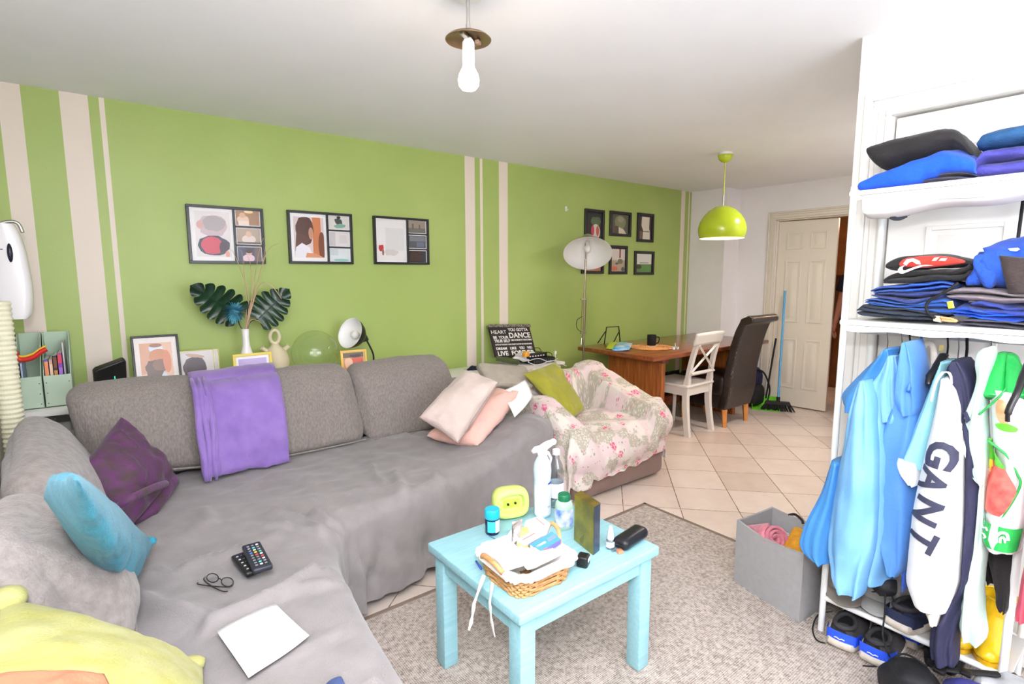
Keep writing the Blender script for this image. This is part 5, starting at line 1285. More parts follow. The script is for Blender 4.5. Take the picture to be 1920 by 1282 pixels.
# ---------------------------------------------------------------- wicker basket
bq = [V((0.909,1.335,0.471)), V((0.906,1.136,0.471)), V((1.113,1.129,0.471))]
bx_ = (bq[2]-bq[1]); by_ = (bq[0]-bq[1]); LB = bx_.length; WB = by_.length; bo = bq[1]+bx_*.5+by_*.5
Mb = frame_matrix((bo.x, bo.y, TZ), bx_, by_)
t = thing('wicker_basket', 'wicker basket with a white cloth liner full of medicine and odds and ends', 'basket', (bo.x, bo.y, TZ))
m_wick = mat('honey_wicker', (206, 158, 104), .6, c2=(176, 124, 74), vscale=60)
def rr(a, hx, hy, p=5): return sup(a, hx, hy, p)
for k in range(8):
    g = 1+.12*k/7; z = .005+.0092*k; n = 140
    b = B(); b.T = Mb
    b.tube([rr(2*PI*i/n, LB/2*g+.0026*math.sin(2*PI*i/n*17+PI*k), WB/2*g+.0026*math.sin(2*PI*i/n*17+PI*k))+V((0, 0, z+.0012*math.cos(2*PI*i/n*17+PI*k))) for i in range(n)], .0044, 7, closed=True)
    b.build('strand', m_wick, t, smooth=180)
b = B(); b.T = Mb
for i in range(34):
    a = 2*PI*i/34; b.tube([rr(a, LB/2, WB/2)+V((0, 0, .003)), rr(a, LB/2*1.12, WB/2*1.12)+V((0, 0, .072))], .0032, 6)
b.build('rib', m_wick, t, smooth=180)
b = B(); b.T = Mb; b.prism([rr(2*PI*i/40, LB/2, WB/2)+V((0, 0, .001)) for i in range(40)], (0, 0, .006)); b.build('bottom', m_wick, t, smooth=0)
m_lin = mat('white_liner_cotton', (240, 234, 226), .9, bump=.15, bscale=120)
def liner(u, v):
    a = 2*PI*u
    prof = [(-.10, .010), (-.05, .045), (-.012, .074), (.006, .083), (.017, .081), (.020, .074), (.020, .066+.003*math.sin(a*5))]
    x = v*(len(prof)-1); i = min(int(x), len(prof)-2); f = x-i
    o = lerp(prof[i][0], prof[i+1][0], f); z = lerp(prof[i][1], prof[i+1][1], f)
    k = 1.10+o/.16*.13
    q = rr(a, LB/2*1.10+o*.95, WB/2*1.10+o*.95); w = .003*math.sin(a*23+2*math.sin(a*7))*v
    d = V((q.x, q.y, 0)).normalized()
    return q+d*w+V((0, 0, z+.002*math.sin(a*11)))
b = B(); b.T = Mb; b.grid(liner, 140, 22, cu=True); b.build('liner', m_lin, t, smooth=180, solid=.002)
# wooden grip and ties at the left end, ring handle at the far end
b = B(); b.T = Mb; b.tube(smoothline([(-LB/2*1.12-.012, .055, .078), (-LB/2*1.12-.022, .03, .097), (-LB/2*1.12-.022, -.03, .097), (-LB/2*1.12-.012, -.055, .078)], 6), .008, 10); b.build('handle', m_wick, t, smooth=180)
b = B(); b.T = Mb; b.tube(smoothline([(LB/2*1.12+.0, .05, .07), (LB/2*1.12+.010, .03, .125), (LB/2*1.12+.010, -.01, .12), (LB/2*1.12+.0, -.03, .07)], 6), .007, 10); b.build('handle', m_wick, t, smooth=180)
e0 = (0.853,1.246,0.515)
for pts in ([(0.854,1.239,0.525), (0.846,1.25,0.45), (0.83,1.24,0.41), (0.815,1.234,0.385)], [(0.856,1.198,0.52), (0.878,1.215,0.455), (0.876,1.204,0.41), (0.879,1.192,0.36)]):
    L_ = smoothline(pts, 8); n = len(L_)
    L_ = [V((p.x-.03*min(1, i/8), p.y-.012*min(1, i/8), p.z)) for i, p in enumerate(L_)]
    B().tube(L_, [.0065+.002*math.sin(i*.8) for i in range(n-1)]+[.003], 8, flat=.25).build('tie', m_lin, t, smooth=180)
# contents
CG = 'packets and boxes in the wicker basket'
def inbox(name, label, cat, x, y, z, s, rot, c, deco=(), rough=.45):
    t = thing(name, label, cat, tuple(Mb @ V((x, y, z))), CG)
    Mi = Mb @ Matrix.Translation((x, y, z)) @ Matrix.Rotation(rot[2], 4, 'Z') @ Matrix.Rotation(rot[1], 4, 'Y') @ Matrix.Rotation(rot[0], 4, 'X')
    b = B(); b.T = Mi; b.box((-s[0]/2, -s[1]/2, -s[2]/2), (s[0]/2, s[1]/2, s[2]/2), .0015, 1); b.build('carton', rgb(*c, rough=rough), t)
    for (x0, y0, x1, y1, face, cc) in deco:
        b = B(); b.T = Mi
        if face == 't': b.box((x0*s[0]-s[0]/2, y0*s[1]-s[1]/2, s[2]/2), (x1*s[0]-s[0]/2, y1*s[1]-s[1]/2, s[2]/2+.0006))
        else: b.box((x0*s[0]-s[0]/2, -s[1]/2-.0006, y0*s[2]-s[2]/2), (x1*s[0]-s[0]/2, -s[1]/2, y1*s[2]-s[2]/2))
        b.build('print', rgb(*cc, rough=.4), t, smooth=0)
    return t
inbox('medicine_box', 'blue and white medicine box with red corner lying on top of the basket', 'box', .055, -.030, .100, (.095, .042, .02), (.25, -.12, .05), (236, 238, 246), [(.0, .0, 1, 1, 't', (74, 140, 224)), (.08, .4, .5, .6, 't', (226, 234, 246)), (.6, .35, .95, .7, 't', (214, 228, 246)), (.0, .0, .38, 1, 'f', (226, 80, 70)), (.38, .0, 1, 1, 'f', (96, 90, 190))])
inbox('medicine_box', 'white medicine box with pink lettering in the middle of the basket', 'box', .025, .018, .098, (.085, .03, .05), (.5, -.08, .1), (240, 232, 232), [(.1, .55, .9, .7, 't', (226, 120, 110)), (.1, .3, .6, .4, 't', (226, 150, 140)), (.02, .1, .1, .9, 'f', (220, 110, 100))])
inbox('medicine_box', 'plain white carton at the far end of the basket', 'box', .075, .045, .112, (.075, .05, .06), (.3, .1, .2), (242, 238, 242), [(.6, .1, .66, .9, 't', (206, 110, 110)), (.75, .2, .95, .8, 't', (206, 214, 236))])
inbox('medicine_box', 'small grey-white carton with black corner in the basket middle', 'box', -.02, -.008, .085, (.035, .03, .04), (.4, .2, .5), (206, 204, 200), [(.0, .0, .9, .4, 'f', (40, 40, 44))])
def inpack(name, label, cat, cs, T, m, seed):
    tag(pillow4([tuple(Mb @ V(q)) for q in cs], T, .0, seed, .008, 20, .4).build(name, m, smooth=180), label, cat, CG)
inpack('foil_packet', 'crumpled silver foil packet sticking up at the back of the basket', 'packet', [(-.035, .03, .10), (.0, .02, .10), (.035, .065, .155), (.0, .075, .15)], .02, mat('silver_foil', (190, 184, 180), .25, .8, bump=.6, bscale=60), 61)
inpack('yellow_packet', 'bright yellow packet lying across the basket below the foil', 'packet', [(-.04, -.005, .095), (-.02, -.03, .09), (.05, .045, .128), (.02, .06, .128)], .016, mat('yellow_packet_film', (244, 226, 130), .4, c2=(232, 180, 50), vscale=10), 62)
inpack('white_pouch', 'puffy white cloth pouch filling the left end of the basket', 'pouch', [(-.125, -.055, .088), (-.03, -.062, .085), (-.025, .04, .10), (-.12, .06, .088)], .06, mat('white_cotton', (236, 238, 242), .85, bump=.15), 63)
inpack('white_tissue', 'folded white tissue pack along the front edge of the basket', 'tissue pack', [(-.06, -.085, .074), (.085, -.080, .076), (.06, -.02, .098), (-.05, -.03, .096)], .035, mat('tissue_white', (240, 238, 242), .8, bump=.2), 64)
inpack('tissue', 'white tissue heap at the back of the basket', 'tissue', [(-.06, .03, .09), (.0, .05, .11), (.06, .085, .10), (-.03, .085, .085)], .04, mat('tissue_white', (240, 238, 242), .8, bump=.2), 65)
# card tag by the gold box
tag(B().prism([(1.238,1.216,0.5), (1.247,1.21,0.515), (1.237,1.198,0.55), (1.217,1.2,0.54)], (.001, .001, 0)).build('clear_tag', m_plastic_clear, smooth=0), 'small clear plastic tag leaning on the gold perfume box', 'tag')

# ================================================================ storage box
t = thing('storage_box', 'open grey fabric storage box on the rug by the clothes rack', 'box', (2.32, 1.03, RZ))
m_box = mat('grey_box_fabric', (160, 158, 158), .9, var=.03, vscale=40, bump=.35, bscale=220)
qs = [V((2.235, 1.20, RZ)), V((2.157, .872, RZ)), V((2.46, .845, RZ)), V((2.50, 1.17, RZ))]
HB = .298
cen = sum(qs, V((0, 0, 0)))/4
b = B(); k = .94
for i in range(4):
    p, q = qs[i], qs[(i+1) % 4]; pi, qi = cen+(p-cen)*k, cen+(q-cen)*k
    def P(u, v, w, p=p, q=q, pi=pi, qi=qi): 
        a = p.lerp(q, u); c = pi.lerp(qi, u); r = a.lerp(c, w); bow = .012*math.sin(PI*u)*v
        dn = (r-cen); dn.z = 0; dn.normalize(); 
        return r+dn*bow*(1)+V((0, 0, HB*v-(.012*math.sin(PI*u) if v > .99 else 0)))
    b.grid(lambda u, v: P(u, v, 0), 14, 10); b.grid(lambda u, v: P(u, v, 1), 14, 10); b.grid(lambda u, v: P(u, 1, v), 14, 1)
b.prism([tuple(p) for p in qs], (0, 0, .004)); b.build('box_body', m_box, t, smooth=40)
sw = smoothline([(2.492,1.088,0.295), (2.505,1.065,0.305), (2.484,1.024,0.3), (2.479,1.014,0.285)], 5)
B().tube(sw, .006, 8).build('handle', m_blackmat, t, smooth=180)
# rolled towels inside
def roll(name, label, c, ax, R, L, turns, m, grp):
    c = V(c); ax = V(ax).normalized(); s = ax.cross(V((0, 0, 1))).normalized(); up_ = s.cross(ax); b = B()
    def P(u, v):
        a = u*turns*2*PI; r = R*(.12+.88*u)
        return c+(s*math.cos(a)+up_*math.sin(a))*(r*(1+.05*fbm((u*9, v*2, 0), 1.5, R*90)))+ax*(L*(v-.5)+.006*fbm((u*8, v, 1), 2, 3))
    b.grid(P, 90, 8); return tag(b.build(name, m, smooth=180, solid=R*.17), label, 'towel', grp)
m_pk = mat('dusty_pink_towel', (206, 124, 138), .95, c2=(186, 102, 118), vscale=30, bump=.5, bscale=160, sheen=.3)
roll('pink_towel', 'rolled dusty pink towel in the grey storage box', (2.275, 1.085, .25), (-.35, -.75, .45), .062, .16, 3.2, m_pk, 'cloths in the storage box')
m_mu = mat('mustard_knit', (206, 146, 32), .95, c2=(190, 128, 26), vscale=50, bump=.6, bscale=130)
tag(pillow4([(2.20, .99, .235), (2.20, .875, .235), (2.40, .87, .27), (2.40, 1.02, .28)], .10, .0, 71, .012, 26, .35).build('mustard_cloth', m_mu, smooth=180), 'mustard yellow knitted cloth in the grey storage box', 'cloth', 'cloths in the storage box')
m_pt = mat('teal_pattern_cotton', (214, 216, 206), .85, c2=(110, 140, 140), vscale=60)
tag(pillow4([(2.30, 1.10, .21), (2.28, 1.0, .24), (2.42, 1.02, .25), (2.44, 1.12, .22)], .07, .0, 72, .01, 20, .35).build('patterned_cloth', m_pt, smooth=180), 'white and teal patterned cloth behind the towels in the storage box', 'cloth', 'cloths in the storage box')
# ================================================================ dining corner
m_wood = mat('orange_varnished_wood', (150, 76, 34), .28, coat=.5, c2=(112, 52, 24), vscale=7, stretch=(.5, 5, 5))
m_plank = mat('pine_planks', (186, 108, 48), .4, coat=.2, c2=(140, 72, 30), vscale=6, stretch=(6, 6, .5))
dt = thing('dining_table', 'varnished orange wood dining table against the green wall', 'table', (4.5, 3.1, 0))
B().box((3.55, 2.685, .715), (5.45, 3.56, .752), .006, 2).build('tabletop', m_wood, dt)
for x in (3.85, 5.05):
    for k in range(5):
        y0 = 2.82+.125*k; B().box((x, y0, 0), (x+.05, y0+.123, .66), .002, 1).build('plank', m_plank, dt)
    B().box((x-.02, 2.80, .655), (x+.07, 3.47, .715), .003, 1).build('cross_rail', m_wood, dt)
B().box((3.90, 3.17, .12), (5.05, 3.22, .22), .004, 1).build('stretcher', m_wood, dt)
TD = .7526
# placemat, mug, packets
c = (4.03, 3.08)
mb = B()
for k in range(9):
    r = .185-.0205*k; mb.tube([(c[0]+r*1.08*math.cos(2*PI*i/60), c[1]+r*math.sin(2*PI*i/60), TD+.004+.0006*math.sin(i*1.7+k)) for i in range(60)], .0105, 8, closed=True, flat=.36)
tag(mb.build('placemat', mat('wicker_orange', (222, 160, 104), .7, c2=(196, 132, 80), vscale=60), smooth=180), 'round woven orange placemat under the black mug', 'placemat')
mx_, my_ = 4.10, 3.13
t = thing('mug', 'matt black mug standing on the woven placemat', 'mug', (mx_, my_, TD+.0085))
B().lathe([(0, 0), (.039, 0), (.042, .004), (.042, .10), (.0395, .10), (.0395, .008), (0, .008)], (mx_, my_, TD+.0085), 36).build('mug_body', m_blackmat, t, smooth=50)
hd = V((.75, -.66, 0)); p0 = V((mx_, my_, TD+.0085))
B().tube(smoothline([p0+hd*.040+V((0, 0, .08)), p0+hd*.066+V((0, 0, .078)), p0+hd*.070+V((0, 0, .05)), p0+hd*.060+V((0, 0, .025)), p0+hd*.040+V((0, 0, .02))], 6), .0055, 10).build('handle', m_blackmat, t, smooth=180)
B().lathe([(0, 0), (.048, 0), (.048, .004), (0, .004)], (mx_, my_, TD+.0045), 30).build('coaster', m_whitepl, t)
# small black easel stand
t = thing('photo_stand', 'empty black metal stand at the left end of the dining table', 'stand', (3.88, 3.44, TD))
A, Bq, Cq, Dq = V((3.867,3.513,0.753)), V((4.052,3.471,0.753)), V((4.02,3.46,0.889)), V((3.82,3.46,0.901))
up_ = V((0, 0, .165))
b = B(); b.tube([A, A.lerp(Bq, .12)+up_, A.lerp(Bq, .88)+up_, Bq], .006, 8); b.build('front_frame', m_blackmat, t, smooth=30)
for p in (A, Bq): B().tube([p.lerp((A+Bq)/2, .12)+up_*.75, p+V((-.03, .06, .004))], .005, 8).build('leg', m_blackmat, t)
t = thing('wipes_packet', 'blue and lime wipes packet lying on the dining table', 'packet', (3.86, 3.10, TD))
m_wb = mat('blue_film_print', (52, 160, 222), .3, c2=(210, 226, 240), vscale=14)
pillow4([(3.522,3.111,0.765), (3.668,3.037,0.765), (4.04,3.307,0.765), (3.983,3.458,0.765)], .045, .0, 81, .006, 18, .4).build('pack', m_wb, t, smooth=180)
pillow4([(3.612,3.261,0.76), (3.622,3.119,0.76), (4.079,3.432,0.76), (3.924,3.503,0.76)], .03, .0, 82, .006, 18, .4).build('pack_end', mat('lime_film', (186, 206, 60), .35), t, smooth=180)
t = thing('candle_holder', 'small clear candle holder with white tealights near the table edge', 'candle holder', (4.13, 2.92, TD))
hx, hy = (4.115,2.878,0.753)[:2]
b = B(); b.lathe([(.0, .002), (.022, 0), (.026, .014), (.024, .022)], (hx, hy, TD), 20); b.build('dish', m_plastic_clear, t, smooth=180)
for dx, dy in ((-.024, .0), (.02, -.008), (.004, .022)):
    B().lathe([(0, 0), (.015, 0), (.015, .018), (0, .018)], (hx+dx, hy+dy, TD), 16).build('tealight', m_whitepl, t)
B().tube([(hx+.004, hy, TD+.02), (hx-.004, hy, TD+.055)], .003, 6).build('wick', m_whitepl, t)

# white cross-back chair
m_wc = mat('white_chair_paint', (228, 220, 210), .4)
t = thing('dining_chair', 'white wooden cross-back dining chair pushed under the dining table', 'chair', (4.22, 2.87, 0), 'dining chairs')
XL, XR = 4.035, 4.385
def post(x, s):
    return smoothline([(x+s*.01, 2.655, 0), (x, 2.69, .25), (x, 2.69, .45), (x-s*.012, 2.65, .70), (x-s*.02, 2.585, .91)], 6)
for x, s in ((XL, -1), (XR, 1)):
    p = post(x, s); b = B(); n = len(p); vs = []
    for i, q in enumerate(p):
        w = .021 if q.z > .3 else lerp(.016, .021, q.z/.3); d = .024 if q.z < .5 else .017
        vs += [q+V((-w, -d, 0)), q+V((w, -d, 0)), q+V((w, d, 0)), q+V((-w, d, 0))]
    fs = [(4*i+k, 4*i+(k+1) % 4, 4*i+4+(k+1) % 4, 4*i+4+k) for i in range(n-1) for k in range(4)]+[(3, 2, 1, 0), (4*n-4, 4*n-3, 4*n-2, 4*n-1)]
    b.add(vs, fs); b.build('rear_leg', m_wc, t, smooth=30)
for x in (XL+.0, XR-.0):
    b = B(); b.tube([(x, 3.06, 0), (x, 3.05, .42)], [.019, .025], 4); b.build('front_leg', m_wc, t, smooth=0)
B().box((XL-.035, 2.66, .435), (XR+.035, 3.09, .460), .010, 3).build('seat', m_wc, t)
b = B(); b.box((XL, 2.68, .36), (XR, 2.705, .436)); b.box((XL, 3.04, .36), (XR, 3.06, .436)); b.box((XL-.012, 2.70, .36), (XL+.012, 3.05, .436)); b.box((XR-.012, 2.70, .36), (XR+.012, 3.05, .436)); b.build('seat_frame', m_wc, t, smooth=0)
def crest(u, v):
    x = lerp(XL-.035, XR+.035, u); return V((x, 2.61+.035*v*-1-.035*math.sin(PI*u)+.01, .815+.105*v+.012*math.sin(PI*u)))
b = B(); b.grid(crest, 16, 5); b.build('top_rail', m_wc, t, smooth=180, solid=.022)
def backpt(x, z): return V((x, lerp(2.69, 2.60, max(0, (z-.45)/.42))-.012, z))
for (x0, z0), (x1, z1) in (((XL+.02, .575), (XR-.02, .82)), ((XR-.02, .575), (XL+.02, .82))):
    b = B(); pts = [backpt(lerp(x0, x1, i/8), lerp(z0, z1, i/8))+V((0, (.008 if x0 < x1 else -.004), 0)) for i in range(9)]; b.tube(pts, .013, 4); b.build('cross_slat', m_wc, t, smooth=0)
b = B(); b.tube([backpt(XL, .56), backpt(XR, .56)], .021, 4, flat=.8); b.build('lower_rail', m_wc, t, smooth=0)

# brown leather roll-back chair
m_lea = mat('dark_brown_leather', (40, 28, 24), .32, c2=(30, 20, 18), vscale=12, bump=.15, bscale=90, coat=.15)
m_scuff = mat('scuffed_leather', (150, 132, 122), .7)
m_leg = mat('honey_wood_leg', (206, 134, 66), .4)
t = thing('dining_chair', 'dark brown leather roll-back dining chair with scuffed edges', 'chair', (4.76, 2.85, 0), 'dining chairs')
XA, XB = 4.52, 4.985
sec = [(2.60, .17), (2.56, .35), (2.555, .50), (2.52, .72), (2.475, .90), (2.435, 1.0)]
# side profile of the back, pushed across the width
prof = smoothline([(0, y, z) for y, z in sec], 6)
outl = [(p.y, p.z) for p in prof]
roll_c = (2.415, 1.02); rr_ = .042
inner = [(p.y+.085-.02*i/len(prof), p.z) for i, p in enumerate(prof)][::-1]
ol = outl[:-2]+[(roll_c[0]+rr_*math.cos(math.radians(a)), roll_c[1]+rr_*math.sin(math.radians(a))) for a in (215, 190, 165, 140, 115, 90, 65, 45)]+[(2.49, 1.03)]+inner[1:]
b = B(); b.prism([(XA, y, z) for y, z in ol], (XB-XA, 0, 0)); o = b.build('backrest', m_lea, t, smooth=50)
md = o.modifiers.new('bevel', 'BEVEL'); md.width = .012; md.segments = 3; md.limit_method = 'ANGLE'; md.angle_limit = math.radians(50)
pad((.2325, .25, .10), Matrix.Translation(((XA+XB)/2, 2.86, .385)), .04, .02, 10, 91, .002).build('seat', m_lea, t, smooth=180)
B().box((XA+.005, 2.60, .17), (XB-.005, 3.10, .32), .02, 2).build('seat_base', m_lea, t)
for x, y in ((XA+.04, 2.63), (XB-.045, 2.63), (XA+.04, 3.07), (XB-.045, 3.07)):
    b = B(); b.tube([(x, y-.01 if y < 2.8 else y, 0), (x, y, .17)], [.022, .032], 4); b.build('leg', m_leg, t, smooth=0)
b = B(); rnd = random.Random(5)
for k in range(46):
    z = rnd.choice([rnd.gauss(.70, .09), rnd.gauss(.52, .03), rnd.gauss(.36, .03)]); z = min(.95, max(.22, z))
    yy = min(prof, key=lambda p: abs(p.z-z)).y
    s = rnd.uniform(.003, .011); x = XA+abs(rnd.gauss(0, .02))
    b.add([(x-.0012 if x < XA+.004 else x, yy-.0015, z), (x+s*.5, yy-.0018, z+s*.6), (x+s*.3, yy-.0018, z+s*1.8), (x-.0005, yy-.0015, z+s*1.3)], [(0, 1, 2, 3)])
b.build('scuff_marks', m_scuff, t, smooth=0)['kind'] = 'stuff'

# backpack
bp_ = thing('backpack', 'navy and black backpack on the floor behind the leather chair', 'backpack', (5.60, 2.98, 0))
m_nv = mat('navy_nylon', (24, 28, 62), .7, bump=.2, bscale=60); m_bk = mat('black_nylon', (18, 18, 22), .7, bump=.2, bscale=60)
pad((.13, .10, .20), Matrix.Translation((5.62, 2.97, .205)) @ Matrix.Rotation(.1, 4, 'X'), .07, .03, 12, 92, .008).build('main_body', m_nv, bp_, smooth=180)
pad((.10, .05, .11), Matrix.Translation((5.56, 2.85, .13)), .04, .02, 10, 93, .006).build('front_pocket', m_bk, bp_, smooth=180)
B().tube(smoothline([(5.63, 2.90, .40), (5.66, 2.82, .36), (5.68, 2.76, .2), (5.66, 2.77, .03)], 6), .018, 10, flat=.5).build('strap', m_bk, bp_, smooth=180)
B().tube(smoothline([(5.55, 2.98, .40), (5.58, 2.98, .45), (5.66, 2.98, .45), (5.69, 2.98, .40)], 6), .010, 8).build('handle', m_bk, bp_, smooth=180)
tag(pillow4([(4.62, 3.45, .04), (4.95, 3.45, .04), (4.95, 3.40, .40), (4.62, 3.40, .40)], .16, .02, 94, .02, 20).build('black_bag', m_bk, smooth=180), 'black cloth bag standing on the floor under the dining table', 'bag')

# broom and dustpan
t = thing('broom', 'broom with a pale blue handle and black bristles leaning on the white door frame', 'broom', (5.55, 2.61, 0))
hp = V((5.56,2.605,0.115)); hp.z = .12; tp = V((5.74,2.687,1.253))
B().cyl(hp, tp, .0115, n=14).build('handle', mat('sky_blue_plastic', (96, 168, 214), .35), t)
B().cyl(hp-V((0, 0, .03)), hp+V((0, 0, .03)), .018, n=14).build('socket', m_black, t)
c = hp.copy(); dxy = V((.50, -.86, 0)).normalized()
b = B(); b.prism([c-dxy*.125+V((-.02, -.01, -.05)), c+dxy*.125+V((-.02, -.01, -.05)), c+dxy*.11+V((-.02, -.01, -.018)), c-dxy*.11+V((-.02, -.01, -.018))], (.04, .025, 0)); b.build('head', m_black, t)
b = B(); rnd = random.Random(9)
for k in range(150):
    u = rnd.uniform(-1, 1); w = rnd.uniform(-1, 1)
    p = c+dxy*(u*.12)+V((.018*w, .012*w, -.05)); q = c+dxy*(u*.165)+V((.034*w, .02*w, -c.z+.004)); b.tube([p, q], [.0035, .0028], 4)
b.build('bristles', m_bk, t, smooth=0)['kind'] = 'stuff'
t = thing('dustpan', 'lime green dustpan with a long black handle beside the broom', 'dustpan', (5.52, 2.72, 0))
m_dp = mat('lime_dustpan_plastic', (112, 206, 44), .35)
a0, a1 = V((5.433,2.763,0)), V((5.513,2.615,0)); w_ = V((.40, -.20, 0)).normalized()
pA = V((5.40, 2.80, .002)); pB = V((5.52, 2.56, .002)); dn = V((.19, .10, 0))
b = B()
k1 = [pA, pB, pB+dn+V((0, 0, .004)), pA+dn+V((0, 0, .004))]
b.prism(k1, (0, 0, .004)); b.prism([pA, pA+dn, pA+dn+V((0, 0, .11)), pA+dn*.55+V((0, 0, .085))], tuple((pB-pA).normalized()*.004)); b.prism([pB, pB+dn, pB+dn+V((0, 0, .11)), pB+dn*.55+V((0, 0, .085))], tuple((pB-pA).normalized()*-.004)); b.prism([pA+dn, pB+dn, pB+dn+V((0, 0, .115)), pA+dn+V((0, 0, .115))], tuple(dn.normalized()*.004)); b.build('pan', m_dp, t, smooth=0)
hb = (pA+pB)/2+dn+V((.0, 0, .09)); B().cyl(hb, V((5.74,2.753,0.742)), .0095, n=12).build('handle', m_blackmat, t)

# person standing in the kitchen doorway
def skin_body():
    bm = bmesh.new()
    P = {'pel': (0, 0, .93), 'sp': (0, 0, 1.10), 'ch': (0, 0, 1.30), 'nk': (0, 0, 1.46), 'hd0': (0, 0, 1.54), 'hd': (0, .01, 1.63), 'top': (0, 0, 1.70),
         'ls': (.17, 0, 1.40), 'le': (.235, .01, 1.12), 'lw': (.255, -.06, .89), 'rs': (-.17, 0, 1.40), 're': (-.235, .01, 1.12), 'rw': (-.255, -.06, .89),
         'lh': (.09, 0, .88), 'lk': (.10, -.01, .50), 'la': (.10, .01, .09), 'lt': (.11, -.13, .035), 'rh': (-.09, 0, .88), 'rk': (-.10, -.01, .50), 'ra': (-.10, .01, .09), 'rt': (-.11, -.13, .035)}
    Rd = {'pel': (.135, .11), 'sp': (.12, .095), 'ch': (.15, .10), 'nk': (.055, .055), 'hd0': (.062, .07), 'hd': (.075, .092), 'top': (.055, .065), 'ls': (.062, .06), 'le': (.042, .042), 'lw': (.029, .025), 'lh': (.085, .085), 'lk': (.057, .057), 'la': (.036, .038), 'lt': (.036, .024)}
    ks = list(P); vid = {k: bm.verts.new(P[k]) for k in ks}
    for a, c in (('pel', 'sp'), ('sp', 'ch'), ('ch', 'nk'), ('nk', 'hd0'), ('hd0', 'hd'), ('hd', 'top'), ('ch', 'ls'), ('ls', 'le'), ('le', 'lw'), ('ch', 'rs'), ('rs', 're'), ('re', 'rw'), ('pel', 'lh'), ('lh', 'lk'), ('lk', 'la'), ('la', 'lt'), ('pel', 'rh'), ('rh', 'rk'), ('rk', 'ra'), ('ra', 'rt')): bm.edges.new((vid[a], vid[c]))
    # hands: palm and five separate fingers on both wrists
    rad = {}
    for s, w in ((1, 'lw'), (-1, 'rw')):
        o = V(P[w]); pm = bm.verts.new(o+V((0, -.012, -.055))); bm.edges.new((vid[w], pm)); rad[pm] = (.028, .016)
        for k, (dy, L) in enumerate(((-.032, .068), (-.011, .078), (.011, .072), (.030, .055))):
            a = bm.verts.new(o+V((0, dy-.012, -.088))); c = bm.verts.new(o+V((-s*.008, dy-.016, -.088-L*.55))); d = bm.verts.new(o+V((-s*.022, dy-.018, -.088-L)))
            bm.edges.new((pm, a)); bm.edges.new((a, c)); bm.edges.new((c, d))
            for q, r in ((a, .0095), (c, .0085), (d, .007)): rad[q] = (r, r)
        a = bm.verts.new(o+V((-s*.012, -.045, -.055))); c = bm.verts.new(o+V((-s*.02, -.062, -.088))); bm.edges.new((pm, a)); bm.edges.new((a, c)); rad[a] = (.011, .011); rad[c] = (.009, .009)
    me = bpy.data.meshes.new('body'); bm.verts.index_update(); rr2 = {v.index: r for v, r in rad.items()}
    names = {vid[k].index: k for k in ks}; bm.to_mesh(me); bm.free()
    ob = bpy.data.objects.new('body', me); COL.objects.link(ob)
    md = ob.modifiers.new('skin', 'SKIN'); md.use_smooth_shade = True
    for i, sv in enumerate(me.skin_vertices[0].data):
        if i in names:
            k = names[i]; k = 'l'+k[1:] if k[0] == 'r' else k; sv.radius = Rd[k]
        else: sv.radius = rr2[i]
        sv.use_root = (i == 0)
    s2 = ob.modifiers.new('sub', 'SUBSURF'); s2.levels = 2; s2.render_levels = 2
    me.materials.append(mat('skin', (186, 124, 98), .55))
    return ob
pp_ = thing('person', 'person in a dark top and navy shorts standing half hidden in the kitchen doorway', 'person', (6.42, 2.25, 0))
bd = skin_body(); bd.parent = pp_
b = B()
rows = [(0, 1.43), (1, 1.30), (2, 1.10), (3, .92)]
b.T = Matrix.Translation((6.42, 2.25, 0))
b.grid(lambda u, v: V(((.19-.03*math.sin(v*PI))*math.cos(2*PI*u), (.125-.01*math.sin(v*PI))*math.sin(2*PI*u)*1.0, 1.44-.54*v)), 28, 14, cu=True)
for s in (1, -1): b.tube([(s*.12, 0, 1.405), (s*.19, 0, 1.37), (s*.225, .005, 1.24)], [.075, .075, .068], 16)
b.build('t_shirt', mat('dark_navy_jersey', (26, 28, 44), .85), pp_, smooth=180)
b = B(); b.T = Matrix.Translation((6.42, 2.25, 0))
b.grid(lambda u, v: V((.16*math.cos(2*PI*u), .13*math.sin(2*PI*u), .97-.17*v)), 28, 5, cu=True)
for s in (1, -1): b.tube([(s*.085, 0, .90), (s*.095, 0, .70), (s*.10, 0, .52)], [.105, .10, .095], 20)
b.build('shorts', mat('navy_shorts', (34, 38, 62), .85), pp_, smooth=180)
b = B(); b.T = Matrix.Translation((6.42, 2.25, 0)); b.ball((0, .012, 1.66), .105, 20, (.85, 1.0, .95)); b.build('hair', mat('dark_hair', (40, 28, 22), .7), pp_, smooth=180)
for s in (1, -1):
    b = B(); b.T = Matrix.Translation((6.42, 2.25, 0)); b.ball((s*.033, -.088, 1.63), .012, 10); b.build('eye', rgb(235, 232, 228, rough=.2), pp_, smooth=180)
b = B(); b.T = Matrix.Translation((6.42, 2.25, 0)); b.tube([(0, -.085, 1.635), (0, -.108, 1.60), (0, -.095, 1.595)], [.008, .013, .010], 8); b.build('nose', mat('skin', (186, 124, 98), .55), pp_, smooth=180)
b = B(); b.T = Matrix.Translation((6.42, 2.25, 0)); b.tube([(-.022, -.088, 1.568), (0, -.094, 1.566), (.022, -.088, 1.568)], [.003, .006, .003], 8); b.build('mouth', rgb(150, 84, 76, rough=.5), pp_, smooth=180)
pp_.location = (6.42, 2.165, 0); pp_.rotation_euler = (0, 0, -PI/2)
